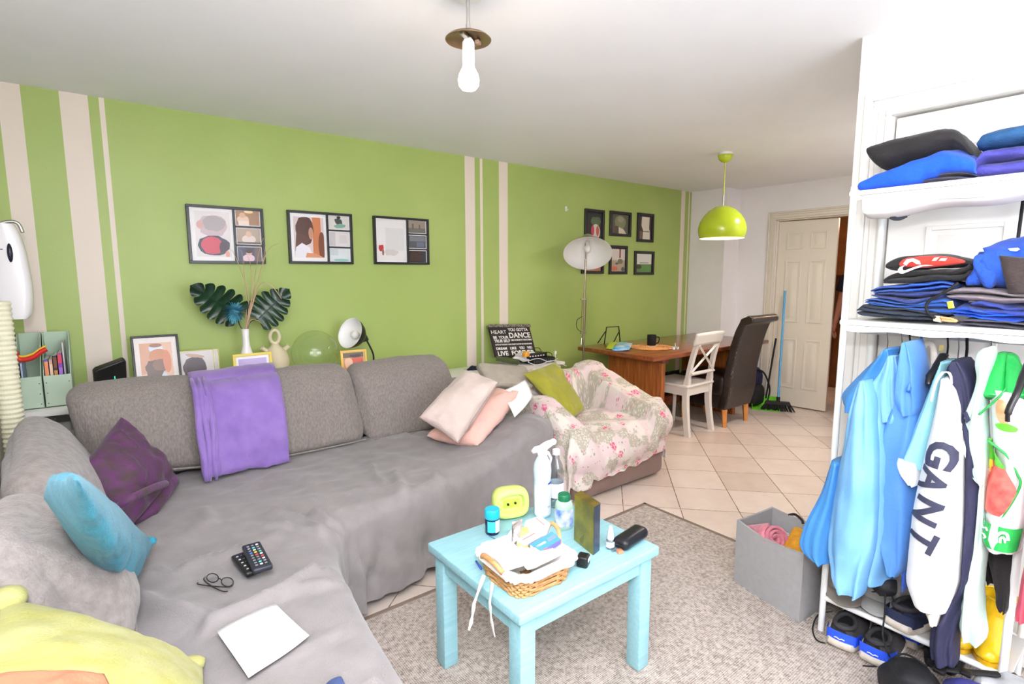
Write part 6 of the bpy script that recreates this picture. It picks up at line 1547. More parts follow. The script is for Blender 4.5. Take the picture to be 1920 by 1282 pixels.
# a brown kitchen cupboard behind the doorway
t = thing('kitchen_cupboard', 'brown wooden kitchen cupboard glimpsed through the far doorway', 'cupboard', (7.2, 2.6, 0))
B().box((7.3, 1.6, 0), (7.9, 3.4, .86), .004, 1).build('base_unit', mat('brown_cupboard_wood', (150, 96, 50), .45, c2=(126, 78, 40), vscale=5), t)
B().box((7.28, 1.58, .86), (7.92, 3.42, .90), .004, 1).build('worktop', rgb(70, 60, 54, rough=.4), t)
for y in (1.62, 2.22, 2.82): B().box((7.28, y, .08), (7.3, y+.56, .84), .006, 1).build('door', mat('brown_cupboard_wood', (150, 96, 50), .45, c2=(126, 78, 40), vscale=5), t)
t = thing('wall_cupboard', 'tan wooden wall cupboard high up beyond the far doorway', 'cupboard', (7.7, 2.5, 1.4))
B().box((7.66, 1.6, 1.4), (7.99, 3.4, 2.1), .004, 1).build('carcass', mat('brown_cupboard_wood', (150, 96, 50), .45, c2=(126, 78, 40), vscale=5), t)
for y in (1.62, 2.22, 2.82): B().box((7.64, y, 1.41), (7.66, y+.56, 2.09), .006, 1).build('door', mat('brown_cupboard_wood', (150, 96, 50), .45, c2=(126, 78, 40), vscale=5), t)
# ================================================================ clothes rack
m_tube = mat('white_enamel_tube', (240, 240, 238), .35)
m_shelf = mat('white_shelf_board', (242, 240, 236), .5)
RKX0, RKX1, RKY0, RKY1 = 2.185, 2.475, .268, .800
t = thing('clothes_rack', 'white metal clothes rack with shelves standing in front of the white cupboard door', 'clothes rack', (2.33, .53, RZ))
for x in (RKX0, RKX1):
    for y in (RKY0, RKY1): B().cyl((x, y, RZ), (x, y, 1.735), .0115, n=14).build('leg', m_tube, t)
for z in (1.700, 1.236):
    B().box((RKX0-.012, RKY0-.02, z), (RKX1+.012, RKY1+.012, z+.018), .004, 2).build('shelf', m_shelf, t)
    for x in (RKX0, RKX1): B().cyl((x, RKY0, z-.008), (x, RKY1, z-.008), .008, n=12).build('rail', m_tube, t)
B().box((RKX0+.012, RKY0-.02, .146), (RKX1, RKY1+.005, .156), .003, 1).build('shelf', mat('grey_shelf_board', (190, 188, 186), .5), t)
for x in (RKX0, RKX1): B().cyl((x, RKY0, .150), (x, RKY1, .150), .0105, n=14).build('rail', m_tube, t)
hx_ = 2.33
B().cyl((hx_, RKY0-.02, 1.205), (hx_, RKY1-.005, 1.205), .011, n=14).build('hanging_rail', mat('grey_white_tube', (214, 214, 216), .35), t)
b = B(); b.grid(lambda u, v: V((RKX0-.010+.012*v+.008*math.sin(u*9)*v, lerp(RKY1-.03, RKY0-.03, u), 1.699-(.055-.03*u+.006*math.sin(u*12))*v)), 40, 6); b.grid(lambda u, v: V((RKX0+.002+.16*v, lerp(RKY1-.03, RKY0-.03, u), 1.644+.03*u-.006*math.sin(u*12)-.02*math.sin(v*PI))), 40, 6)
tag(b.build('shelf_liner', mat('liner_felt', (228, 224, 222), .9), smooth=180, solid=.0015), 'drooping white felt liner hanging under the top shelf of the clothes rack', 'liner')
b = B(); b.grid(lambda u, v: V((RKX0-.013-.002*v, lerp(RKY1+.0, RKY0-.03, u), 1.235-(.018+.004*math.sin(u*17))*v)), 40, 3); b.build('shelf_edging', m_shelf, t, smooth=180)

# folded clothes --------------------------------------------------------------
def cl(name, c, var=.08, sheen=.1, rough=.9): return mat(name, c, rough, var=var, vscale=14, bump=.3, bscale=130, sheen=sheen)
m_blk = cl('black_cotton', (36, 33, 34)); m_roy = cl('royal_blue_cotton', (24, 84, 206)); m_nav = cl('navy_cotton_knit', (38, 66, 128)); m_pur = cl('violet_blue_fleece', (70, 68, 150))
m_den = cl('dark_denim', (38, 48, 66), .2); m_gden = cl('grey_denim', (78, 74, 90), .15); m_taupe = cl('taupe_cotton', (128, 116, 120)); m_brn = cl('brown_black_cotton', (58, 48, 46)); m_blu = cl('mid_blue_cotton', (44, 92, 176)); m_cob = cl('cobalt_cotton', (36, 78, 176))
UG, MG = 'folded clothes on the top shelf of the rack', 'folded clothes on the middle shelf of the rack'
def fold(name, label, cols, x0, dep, m, grp, seed, cat='folded clothes', wr=.006, p=3., endr=.05, puff=.0, lines=0):
    t = thing(name, label, cat, (x0+dep/2, (cols[0][0]+cols[-1][0])/2, min(c[1] for c in cols)), grp)
    b = B(); n = lines+1; yl, yr = cols[0][0], cols[-1][0]
    for k in range(n):
        # every layer of the fold is its own rounded slab, slightly shifted
        sh = .006*math.sin(seed*3.7+k*2.3); sub_ = [(y+sh*(1 if 0 < i < len(cols)-1 else .3), lerp(zb, zt, k/n), lerp(zb, zt, (k+1.12)/n) if k < n-1 else zt) for i, (y, zb, zt) in enumerate(cols)]
        loft_cols(sub_, x0+.004*math.sin(seed*1.9+k*4.1), dep, 30, 44, wr, 10, seed+k*.37, p if n == 1 else 2.3, endr=endr, puff=puff, b=b)
    b.build('fabric', m, t, smooth=180)
    return t
fold('folded_jeans', 'dark folded trousers flat on the top shelf under the blue jumper', [(0.685,1.725,1.738),(0.642,1.723,1.739),(0.584,1.722,1.748),(0.528,1.721,1.750),(0.485,1.718,1.740),(0.459,1.718,1.725)], 2.19, .24, m_gden, UG, 1, lines=1)
fold('folded_jumper', 'bright royal blue folded jumper on the top shelf', [(0.788,1.725,1.747),(0.744,1.716,1.761),(0.667,1.715,1.789),(0.601,1.723,1.807),(0.564,1.731,1.826),(0.532,1.739,1.823),(0.498,1.734,1.805),(0.469,1.728,1.786),(0.461,1.730,1.765)], 2.165, .24, m_roy, UG, 2, lines=0, wr=.009)
fold('rolled_hoodie', 'rolled black hoodie on top of the royal blue jumper', [(0.789,1.845,1.878),(0.770,1.811,1.893),(0.723,1.793,1.901),(0.677,1.800,1.904),(0.624,1.809,1.907),(0.581,1.821,1.905),(0.546,1.826,1.890),(0.516,1.811,1.855),(0.490,1.790,1.810)], 2.225, .22, m_blk, UG, 3, puff=.02, p=2.4)
fold('folded_fleece', 'violet-blue folded fleece at the right end of the top shelf', [(0.472,1.723,1.774),(0.459,1.720,1.804),(0.427,1.719,1.805),(0.380,1.718,1.805),(0.322,1.718,1.803),(0.278,1.721,1.798)], 2.195, .24, m_pur, UG, 4, lines=1)
fold('folded_sweater', 'navy-teal folded top above the violet-blue fleece', [(0.477,1.815,1.828),(0.465,1.807,1.854),(0.439,1.805,1.868),(0.394,1.806,1.872),(0.342,1.806,1.868),(0.286,1.806,1.859)], 2.205, .23, mat('navy_teal_cotton', (36, 80, 124), .9, var=.06, vscale=14, bump=.3, bscale=130), UG, 5, p=2.4, puff=.015)
fold('hanging_denim', 'dark denim turn-up hanging down from the top shelf end', [(0.750,1.662,1.681),(0.732,1.634,1.676),(0.702,1.615,1.658),(0.675,1.626,1.640)], 2.25, .10, m_den, UG, 6, lines=2)
# middle shelf, left stack
fold('folded_jeans', 'dark denim jeans at the bottom of the left stack on the middle shelf', [(0.758,1.280,1.299),(0.745,1.269,1.317),(0.698,1.268,1.309),(0.633,1.268,1.309),(0.573,1.269,1.304),(0.526,1.270,1.292)], 2.17, .27, m_den, MG, 7, lines=2)
fold('folded_shirt', 'bright blue folded shirt with white lines above the dark denim jeans', [(0.734,1.315,1.330),(0.702,1.307,1.337),(0.638,1.301,1.328),(0.577,1.295,1.329),(0.534,1.288,1.344),(0.503,1.290,1.349),(0.491,1.298,1.332)], 2.175, .26, m_blu, MG, 8, lines=2)
fold('folded_shirt', 'dusky navy folded shirt in the middle of the left stack', [(0.713,1.346,1.354),(0.679,1.336,1.359),(0.623,1.322,1.360),(0.585,1.316,1.361),(0.550,1.330,1.365),(0.508,1.345,1.371)], 2.17, .26, cl('dusky_navy', (46, 62, 122)), MG, 9, lines=1)
fold('folded_shirt', 'two-tone blue folded polo in the left stack below the black shirts', [(0.716,1.352,1.361),(0.689,1.353,1.379),(0.626,1.358,1.389),(0.567,1.365,1.396),(0.518,1.374,1.402),(0.492,1.373,1.394)], 2.172, .26, mat('two_tone_blue', (40, 90, 196), .9, c2=(70, 92, 140), vscale=4, bump=.3, bscale=130), MG, 10, lines=1)
t5 = fold('folded_shirt', 'black folded sports shirt with a white curved tick on its front', [(0.687,1.388,1.403),(0.669,1.388,1.425),(0.613,1.391,1.436),(0.554,1.395,1.438),(0.498,1.400,1.438),(0.465,1.407,1.446),(0.448,1.421,1.457)], 2.17, .25, m_blk, MG, 11, lines=1)
t6 = fold('folded_shirt', 'black and red folded football shirt on top of the left stack', [(0.679,1.436,1.455),(0.655,1.432,1.476),(0.618,1.436,1.484),(0.560,1.444,1.487),(0.504,1.445,1.480),(0.460,1.446,1.466),(0.450,1.449,1.457)], 2.174, .25, m_blk, MG, 12)
def patch(name, parent, outl, x, m, th=.003):
    """flat coloured print with an outline in the (y, z) plane"""
    return B().prism([(x, y, z) for y, z in outl], (th, 0, 0)).build(name, m, parent, smooth=0)
m_red = cl('red_jersey', (214, 58, 46), .05); m_wpr = mat('white_print', (244, 244, 244), .5)
loft_cols([(0.637,1.448,1.461),(0.625,1.445,1.475),(0.593,1.444,1.481),(0.550,1.445,1.482),(0.501,1.450,1.475),(0.464,1.454,1.462)], 2.166, .06, 20, 24, .002, 10, 13, endr=.06).build('red_panel', m_red, t6, smooth=180)
patch('white_stripe', t6, [(0.624,1.457),(0.615,1.471),(0.597,1.474),(0.579,1.465),(0.575,1.453),(0.587,1.455),(0.599,1.464),(0.608,1.460),(0.615,1.450)], 2.158, m_wpr)
patch('red_panel_print', t6, [(0.540,1.474),(0.527,1.476),(0.535,1.464),(0.546,1.464)], 2.158, mat('pale_print', (240, 206, 190), .5))
patch('red_panel_print', t6, [(0.523,1.472),(0.506,1.472),(0.511,1.463),(0.528,1.464)], 2.158, mat('lilac_print', (226, 196, 206), .5))
patch('tick_print', t5, [(0.541,1.450),(0.569,1.447),(0.594,1.437),(0.612,1.428),(0.623,1.423),(0.633,1.425),(0.638,1.434),(0.633,1.445),(0.619,1.452),(0.625,1.443),(0.624,1.436),(0.617,1.434),(0.601,1.441),(0.581,1.449),(0.562,1.452)], 2.158, m_wpr)
# middle shelf, right stack
fold('folded_trousers', 'dark grey-violet trousers lying flat at the right of the middle shelf', [(0.460,1.264,1.279),(0.420,1.262,1.282),(0.369,1.259,1.278),(0.322,1.256,1.275),(0.276,1.257,1.278),(0.232,1.257,1.278)], 2.168, .26, m_gden, MG, 14, lines=1)
fold('folded_sweater', 'bright blue crumpled top above the grey-violet trousers', [(0.489,1.287,1.298),(0.470,1.282,1.319),(0.436,1.277,1.314),(0.385,1.276,1.303),(0.325,1.276,1.310),(0.279,1.278,1.312),(0.235,1.281,1.314)], 2.172, .25, m_roy, MG, 15, lines=2, wr=.012)
fold('folded_sweater', 'blue-violet rolled knit lying on the bright blue crumpled top', [(0.449,1.307,1.327),(0.425,1.300,1.338),(0.388,1.297,1.336),(0.339,1.296,1.328),(0.291,1.296,1.327),(0.237,1.299,1.326)], 2.176, .22, cl('blue_violet_knit', (46, 62, 140)), MG, 16, lines=1, wr=.010)
fold('folded_shirt', 'taupe folded shirt in the middle of the right stack', [(0.502,1.349,1.365),(0.477,1.340,1.380),(0.427,1.335,1.383),(0.377,1.333,1.377),(0.318,1.336,1.370),(0.239,1.339,1.369)], 2.168, .25, m_taupe, MG, 17, lines=1)
tp = fold('polo_shirt', 'cobalt blue crumpled polo shirt on top of the right stack', [(0.475,1.387,1.417),(0.453,1.377,1.457),(0.438,1.378,1.497),(0.416,1.376,1.515),(0.387,1.375,1.530),(0.350,1.373,1.536),(0.304,1.371,1.531),(0.248,1.369,1.522)], 2.176, .26, m_cob, MG, 18, wr=.014, puff=.012)
loft_cols([(0.445,1.444,1.473),(0.431,1.411,1.483),(0.412,1.382,1.479),(0.396,1.379,1.469),(0.385,1.411,1.456)], 2.160, .06, 20, 20, .006, 14, 19, endr=.15).build('sleeve', m_cob, tp, smooth=180)
patch('collar_print', tp, [(0.435,1.499),(0.422,1.499),(0.418,1.490),(0.431,1.489)], 2.157, m_wpr)
patch('chest_mark', tp, [(0.362,1.496),(0.341,1.498),(0.336,1.493),(0.343,1.488),(0.357,1.490)], 2.150, m_wpr)
tag(pillow4([(2.165,0.385,1.478), (2.165,0.31,1.467), (2.165,0.304,1.361), (2.16,0.352,1.362)], .05, .0, 101, .006, 18, .35).build('brown_garment', m_brn, smooth=180), 'brown-black garment corner hanging over the cobalt blue polo shirt', 'garment', MG)
tag(B().tube(smoothline([(2.15,0.47,1.394), (2.148,0.497,1.368), (2.15,0.537,1.338), (2.152,0.548,1.315), (2.155,0.539,1.292), (2.16,0.522,1.279)], 7), .0045, 8).build('black_strap', m_blackmat, smooth=180), 'thin black strap hanging from the right stack on the middle shelf', 'strap')
tag(B().tube([(2.15,0.487,1.335), (2.15,0.481,1.313)], .008, 8, flat=.3).build('yellow_tag', mat('yellow_ribbon', (226, 206, 60), .6)), 'small yellow tag between the two clothes stacks', 'tag')
t = thing('wooden_hanger_part', 'small pale wooden piece on the front edge of the middle shelf', 'wooden piece', (2.17,0.499,1.276))
b = B(); q = [V((2.168,0.53,1.285)), V((2.168,0.51,1.285)), V((2.168,0.509,1.265)), V((2.168,0.529,1.268))]; b.prism(q, (.02, 0, 0)); b.build('block', mat('pale_wood', (228, 200, 166), .6), t, smooth=0)
B().tube(smoothline([(2.166,0.512,1.281), (2.166,0.487,1.279), (2.166,0.468,1.272), (2.166,0.487,1.271), (2.166,0.506,1.273)], 5), .004, 8).build('loop', mat('tan_wood', (206, 156, 104), .6), t, smooth=180)
# cable on the cupboard door
tag(B().tube([(2.495, .395, 1.72), (2.495, .398, 1.52), (2.497, .405, 1.38)], .005, 10).build('door_cable', m_blackmat, smooth=180), 'black cable hanging down the cupboard door behind the polo shirt', 'cable')

# hangers ----------------------------------------------------------------------
HG = 'hangers on the clothes rack rail'
def hook(y, zb, m, r=.0018, R=.016, parent=None):
    pts = [V((hx_, y, 1.205))+V((R*math.cos(a), 0, R*math.sin(a)+.0)) for a in [math.radians(-40+i*22) for i in range(11)]]
    pts += [V((hx_, y, 1.17)), V((hx_, y, zb))]
    return B().tube(pts, r, 8).build('hook', m, parent, smooth=180)
def hanger(label, y, zb, m, w=.17, drop=.07, r=.0018, ar=.004, dy=0., cat='hanger'):
    t = thing('hanger', label, cat, (hx_, y, zb-drop), HG)
    hook(y, zb, m, r, parent=t)
    B().tube(smoothline([(hx_-w, y+dy, zb-drop), (hx_-w*.5, y+dy*.5, zb-drop*.45), (hx_, y, zb), (hx_+.10, y-dy*.3, zb-drop*.5), (hx_+.13, y-dy*.5, zb-drop)], 5), ar, 8).build('arm', m, t, smooth=180)
    return t
m_hb = mat('black_hanger_plastic', (24, 22, 24), .35); m_hbl = mat('blue_hanger_plastic', (48, 110, 214), .35)
ys = lambda px, py: None
hanger('wire hanger holding the pale blue windbreaker at the left end of the rail', .700, 1.14, m_steel)
hanger('wire hanger with black clips beside the pale blue windbreaker', .655, 1.13, m_steel)
hanger('black hook hanger holding the mid blue hooded jacket', .630, 1.12, m_hb, r=.003)
t = thing('hanger', 'blue plastic hanger tilted down across the mid blue jacket', 'hanger', (2.2, .6, 1.05), HG)
hook(.595, 1.15, m_hbl, .004, parent=t)
B().tube([(hx_, .595, 1.15), (2.2,0.569,1.157), (2.05,0.548,1.046)], [.005, .006, .006], 10).build('arm', m_hbl, t, smooth=180)
t = hanger('black plastic hanger holding the aqua t-shirt', .520, 1.13, m_hb, r=.003, ar=.002)
B().tube(smoothline([(2.25,0.511,1.15), (2.18,0.509,1.121), (2.12,0.512,1.092), (2.1,0.51,1.065)], 5), [.014]*6+[.012]*5+[.009]*4+[.006], 10, flat=.55).build('shoulder', m_hb, t, smooth=180)
b = B(); q = V((2.26,0.521,1.172)); b.box(q-V((.004, .006, .010)), q+V((.004, .006, .010))); b.build('gold_tab', mat('brass', (190, 168, 96), .3, .9), t, smooth=0)
hanger('wire hanger with black clips behind the navy hood', .490, 1.13, m_steel)
t = hanger('thick black hanger holding the white and navy jacket', .468, 1.12, m_hb, r=.0045, ar=.005)
hanger('wire hanger holding the mint green blouse', .405, 1.13, m_steel)
t = thing('hanger', 'black curved hanger end in front of the fruit-print carrier bag', 'hanger', (2.0, .33, .95), HG)
B().tube(smoothline([(2.1,0.273,1.207), (2.05,0.28,1.15), (2,0.284,1.095), (1.985,0.292,1.058), (1.98,0.295,1.035), (1.98,0.294,1.012)], 6), [.010]*10+[.009]*15+[.006]*6, 12, flat=.6).build('arm', m_hb, t, smooth=180)
B().tube([(2.1,0.273,1.207), (2.25, .27, 1.16), (hx_, .285, 1.22)], .004, 8).build('hook', m_hb, t, smooth=180)

# hanging garments --------------------------------------------------------------
GGp = 'clothes hanging on the rack'
def surf(rows, x0, dep, p, y, z):
    zs = [r[0] for r in rows]
    t = 0; lo, hi = 0., 1.
    for _ in range(24):
        t = (lo+hi)/2
        if interp(rows, t)[0] > z: lo = t
        else: hi = t
    _, ya, yb = interp(rows, t); D = dep(t) if callable(dep) else dep; X0 = x0(t) if callable(x0) else x0
    c = (ya+yb)/2; h = max(1e-4, abs(yb-ya)/2); u = min(.999, abs((y-c)/h))
    return X0+D/2-(1-u**p)**(1/p)*D/2
def decal(name, parent, rows, base, x0, dep, m, off=.004, p=2.4, n=12, k=14):
    b = B()
    def P(u, v):
        z, ya, yb = interp(rows, v); y = lerp(ya, yb, u); return V((surf(base, x0, dep, p, y, z)-off, y, z))
    b.grid(P, n, k); return b.build(name, m, parent, smooth=180)
def garment(name, label, cat, z):
    return thing(name, label, cat, z, GGp)
m_pb = mat('pale_blue_nylon', (122, 176, 222), .5, c2=(108, 164, 214), vscale=6, bump=.12, bscale=50)
m_db = mat('deeper_blue_nylon', (70, 138, 204), .45, bump=.15, bscale=50)
g = garment('windbreaker', 'pale blue windbreaker hanging at the left end of the clothes rack', 'jacket', (2.15, .75, .4))
loft_rows([(1.091,0.643,0.618),(1.036,0.683,0.608),(0.956,0.717,0.597),(0.802,0.744,0.586),(0.647,0.760,0.575),(0.488,0.768,0.571),(0.388,0.758,0.570),(0.337,0.736,0.570),(0.331,0.711,0.571)], 2.06, .20, 44, 50, .016, 8, 1).build('body', m_pb, g, smooth=180)
loft_rows([(1.066,0.672,0.654),(1.007,0.691,0.637),(0.911,0.707,0.625),(0.761,0.726,0.611),(0.607,0.740,0.604),(0.470,0.745,0.604),(0.362,0.731,0.615),(0.310,0.713,0.621),(0.300,0.699,0.627)], 1.985, lambda t: .10+.05*math.sin(PI*t), 40, 46, .012, 7, 2).build('sleeve', m_pb, g, smooth=180)
loft_rows([(0.752,0.762,0.724),(0.624,0.789,0.726),(0.503,0.830,0.733),(0.425,0.850,0.735),(0.383,0.845,0.739),(0.357,0.806,0.744),(0.355,0.776,0.747)], 2.03, .13, 36, 40, .010, 6, 3).build('sleeve', m_db, g, smooth=180)
loft_rows([(1.166,0.648,0.627),(1.139,0.669,0.615),(1.085,0.711,0.606),(1.025,0.754,0.598),(0.980,0.780,0.605),(0.945,0.774,0.649),(0.923,0.759,0.714)], 2.10, .16, 40, 36, .012, 8, 4).build('hood', m_db, g, smooth=180)
loft_rows([(1.150,0.622,0.601),(1.110,0.638,0.592),(1.062,0.656,0.586),(1.008,0.665,0.579),(0.954,0.658,0.569),(0.924,0.640,0.579)], 2.065, .10, 36, 30, .016, 12, 5).build('collar', m_pb, g, smooth=180)
g = garment('navy_garment', 'dark navy garment squeezed between the pale blue and mid blue jackets', 'garment', (2.25, .68, .7))
loft_rows([(1.172,0.617,0.602),(1.101,0.637,0.597),(1.025,0.651,0.595),(0.958,0.655,0.596),(0.702,0.633,0.586),(0.413,0.604,0.565)], 2.16, .2, 28, 34, .01, 8, 6).build('fabric', cl('midnight_cotton', (34, 28, 48)), g, smooth=180)
m_mb = mat('mid_blue_softshell', (84, 138, 206), .7, c2=(76, 128, 196), vscale=5, bump=.15, bscale=90, sheen=.1)
g = garment('hooded_jacket', 'mid blue hooded softshell jacket, second from the left on the rack', 'jacket', (2.15, .65, .4))
loft_rows([(1.060,0.588,0.539),(0.992,0.610,0.520),(0.908,0.638,0.510),(0.805,0.656,0.502),(0.693,0.658,0.504),(0.581,0.640,0.507),(0.488,0.617,0.514),(0.424,0.590,0.521),(0.396,0.576,0.534),(0.389,0.572,0.536)], 2.07, .26, 44, 52, .012, 7, 7).build('body', m_mb, g, smooth=180)
loft_rows([(1.200,0.581,0.571),(1.176,0.591,0.556),(1.131,0.599,0.541),(1.086,0.605,0.532),(1.032,0.607,0.525),(0.988,0.595,0.523),(0.962,0.575,0.531)], 2.06, .2, 40, 36, .012, 8, 8).build('hood', m_mb, g, smooth=180)
g = garment('royal_garment', 'royal blue garment hanging low behind the mid blue jacket', 'garment', (2.2, .6, .35))
loft_rows([(0.915,0.562,0.524),(0.768,0.560,0.516),(0.619,0.557,0.513),(0.465,0.554,0.519),(0.366,0.547,0.524),(0.329,0.539,0.524)], 2.13, .22, 32, 36, .012, 7, 9).build('fabric', cl('royal_jersey', (58, 98, 196)), g, smooth=180)
g = garment('cord_top', 'off-white strappy top hanging by its loops next to the blue hanger', 'garment', (2.28, .57, .85))
m_ow = cl('off_white_cotton', (224, 214, 204), .03)
for pts in ([(2.25,0.559,0.965), (2.26,0.569,1.048), (2.28,0.581,1.13), (2.3,0.582,1.17), (2.3,0.567,1.179), (2.29,0.553,1.166), (2.27,0.542,1.117), (2.25,0.544,1.053), (2.24,0.547,0.969)],):
    B().tube(smoothline(pts, 7), .011, 10, flat=.4).build('strap', m_ow, g, smooth=180)
loft_rows([(1.055,0.564,0.540),(0.972,0.557,0.537),(0.804,0.547,0.524),(0.595,0.534,0.508)], 2.24, .1, 28, 26, .008, 7, 10).build('fabric', m_ow, g, smooth=180)
m_aq = mat('aqua_jersey', (150, 208, 220), .7, bump=.12, bscale=120)
g = garment('aqua_shirt', 'aqua t-shirt with white sleeve hems hanging on a black hanger', 'shirt', (2.1, .52, .6))
ar_ = [(1.144,0.477,0.467),(1.105,0.490,0.464),(1.035,0.507,0.464),(0.955,0.526,0.468),(0.882,0.543,0.474),(0.821,0.559,0.483),(0.786,0.566,0.489)]
loft_rows(ar_, 2.055, .12, 36, 40, .006, 6, 11).build('sleeve', m_aq, g, smooth=180)
loft_rows([(0.811,0.569,0.501),(0.788,0.572,0.502),(0.760,0.560,0.500),(0.740,0.540,0.501),(0.733,0.531,0.506)], 2.05, .12, 36, 20, .004, 6, 12).build('sleeve_hem', mat('white_jersey', (238, 238, 242), .8), g, smooth=180)
loft_rows([(1.139,0.496,0.477),(1.034,0.505,0.464),(0.893,0.508,0.453),(0.714,0.509,0.446),(0.489,0.521,0.436)], 2.12, .16, 36, 36, .008, 6, 13).build('body', m_aq, g, smooth=180)
# white and navy jacket
m_wj = mat('white_softshell', (238, 236, 234), .75, bump=.15, bscale=80); m_nj = mat('navy_softshell', (38, 38, 66), .7, bump=.2, bscale=80, var=.06, vscale=8)
g = garment('logo_jacket', 'white and navy jacket with large navy GANT lettering down its white sleeve', 'jacket', (2.1, .46, .3))
sl = [(1.106,0.457,0.445),(1.065,0.464,0.424),(1.005,0.470,0.405),(0.897,0.481,0.393),(0.770,0.495,0.384),(0.649,0.505,0.376),(0.545,0.505,0.369),(0.474,0.505,0.369),(0.418,0.503,0.378),(0.361,0.480,0.391)]
loft_rows(sl, 1.985, .15, 44, 60, .0025, 5, 14).build('sleeve', m_wj, g, smooth=180)
loft_rows([(0.374,0.466,0.400),(0.348,0.447,0.405),(0.323,0.434,0.408),(0.312,0.431,0.409)], 2.005, .09, 32, 14, .004, 8, 15).build('cuff', mat('cream_rib', (228, 220, 208), .9, bump=.3, bscale=100), g, smooth=180)
loft_rows([(1.156,0.451,0.423),(1.131,0.464,0.401),(1.097,0.464,0.388),(1.057,0.450,0.384),(1.016,0.432,0.385),(0.976,0.419,0.393),(0.951,0.411,0.398)], 2.03, .18, 40, 36, .014, 7, 16).build('hood', m_nj, g, smooth=180)
nb = [(0.995,0.419,0.394),(0.917,0.407,0.363),(0.837,0.398,0.349),(0.704,0.389,0.343),(0.570,0.382,0.342),(0.464,0.378,0.346),(0.382,0.412,0.360),(0.300,0.433,0.370),(0.225,0.438,0.367),(0.177,0.429,0.363)]
loft_rows(nb, 2.035, .16, 40, 56, .012, 6, 17).build('body', m_nj, g, smooth=180)
for pts in ([(2.015,0.453,1.125), (2.008,0.441,1.127), (2.008,0.434,1.115), (2.012,0.432,1.092)], [(2,0.452,1.128), (1.99,0.462,1.103), (1.99,0.469,1.069), (1.99,0.472,1.035)]):
    B().tube(smoothline(pts, 6), .006, 8, flat=.4).build('stripe', m_wj, g, smooth=180)
m_let = mat('navy_lettering', (52, 54, 76), .6)
for ch, (cxp, cyp), rot in (('G', (1766, 852), -100), ('A', (1748, 905), -103), ('N', (1738, 955), -104), ('T', (1729, 1003), -106)):
    pass
def letter(ch, c, sz, hgt, ang, bold=.0):
    b = B(); b.text(ch, 1., Matrix.Identity(4), .004, bold=bold)
    # refine the letter so that it can follow the sleeve
    bm = bmesh.new(); me = bpy.data.meshes.new('t'); me.from_pydata([tuple(p) for p in b.v], [], b.f); bm.from_mesh(me); bpy.data.meshes.remove(me)
    xs = [v.co.x for v in bm.verts]; yv = [v.co.y for v in bm.verts]; mx, my = (min(xs)+max(xs))/2, (min(yv)+max(yv))/2; W, H = max(xs)-min(xs), max(yv)-min(yv)
    for k in range(5):
        bmesh.ops.triangulate(bm, faces=bm.faces[:]); long_ = [e for e in bm.edges if e.calc_length() > .16]
        if not long_: break
        bmesh.ops.subdivide_edges(bm, edges=long_, cuts=1)
    ca, sa = math.cos(math.radians(ang)), math.sin(math.radians(ang))
    for v in bm.verts:
        px, py = (v.co.x-mx)/W*sz, (v.co.y-my)/H*hgt
        # screen right is -y in the room
        r, u = px*ca-py*sa, px*sa+py*ca
        y, z = c[0]-r, c[1]+u
        v.co = V((surf(sl, 1.985, .15, 2.4, y, z)-.009-(.0012 if v.co.z > 0 else 0), y, z))
    o = B(); o.addbm(bm); o.build('lettering', m_let, g, smooth=0)
for ch, c, w, h, a in (('G', [(0.433,0.876)], .088, .078, -98), ('A', [(0.447,0.791)], .080, .072, -101), ('N', [(0.454,0.692)], .080, .072, -103), ('T', [(0.459,0.597)], .070, .075, -106)):
    letter(ch, c[0], w, h, a, .035)
# mint blouse
m_mint = mat('mint_crepe', (206, 232, 220), .8, bump=.15, bscale=90)
g = garment('mint_blouse', 'pale mint green blouse with a navy side panel beside the GANT jacket', 'blouse', (2.1, .4, .3))
loft_rows([(1.202,0.378,0.369),(1.185,0.392,0.358),(1.151,0.394,0.358),(1.109,0.386,0.362),(1.054,0.391,0.362),(0.988,0.406,0.357),(0.938,0.409,0.350),(0.883,0.397,0.343),(0.820,0.372,0.338),(0.798,0.353,0.338)], 2.02, .16, 40, 48, .010, 6, 18).build('collar', m_mint, g, smooth=180)
loft_rows([(0.839,0.356,0.339),(0.706,0.355,0.333),(0.569,0.359,0.327),(0.462,0.370,0.326),(0.358,0.372,0.315),(0.303,0.370,0.307),(0.278,0.361,0.309)], 2.055, .14, 40, 48, .010, 6, 19).build('body', m_mint, g, smooth=180)
patch('navy_panel', g, [(0.398,1.010),(0.391,1.015),(0.381,0.991),(0.388,0.980)], 2.012, m_nj, .01)
# carrier bag
m_bag = mat('glossy_white_film', (232, 232, 232), .25, bump=.35, bscale=18); m_gbag = mat('glossy_green_film', (34, 160, 72), .2, bump=.35, bscale=22)
g = garment('carrier_bag', 'green and white glossy carrier bag printed with fruit at the right end of the rack', 'carrier bag', (2.15, .34, .6))
bb = [(1.083,0.353,0.285),(1.015,0.354,0.254),(0.940,0.343,0.242),(0.862,0.329,0.241),(0.796,0.340,0.241),(0.731,0.339,0.241),(0.665,0.339,0.247),(0.630,0.339,0.252),(0.601,0.331,0.253)]
BX, BD = 2.04, .16
loft_rows(bb, BX, BD, 44, 50, .010, 5, 20).build('bag_body', m_bag, g, smooth=180)
for pts, r in (([(2.06,0.343,1.06), (2.1,0.348,1.119), (2.16,0.351,1.172), (2.22,0.347,1.177)], .020), ([(2.06,0.293,1.07), (2.1,0.306,1.125), (2.16,0.327,1.172), (2.22,0.347,1.177)], .020)):
    L_ = smoothline(pts, 8); n = len(L_); B().tube(L_, [lerp(.030, .008, i/(n-1)) for i in range(n)], 14, flat=.6).build('bag_handle', m_gbag, g, smooth=180)
D_ = lambda name, rows, m, off=.012: decal(name, g, rows, bb, BX, BD, m, off)
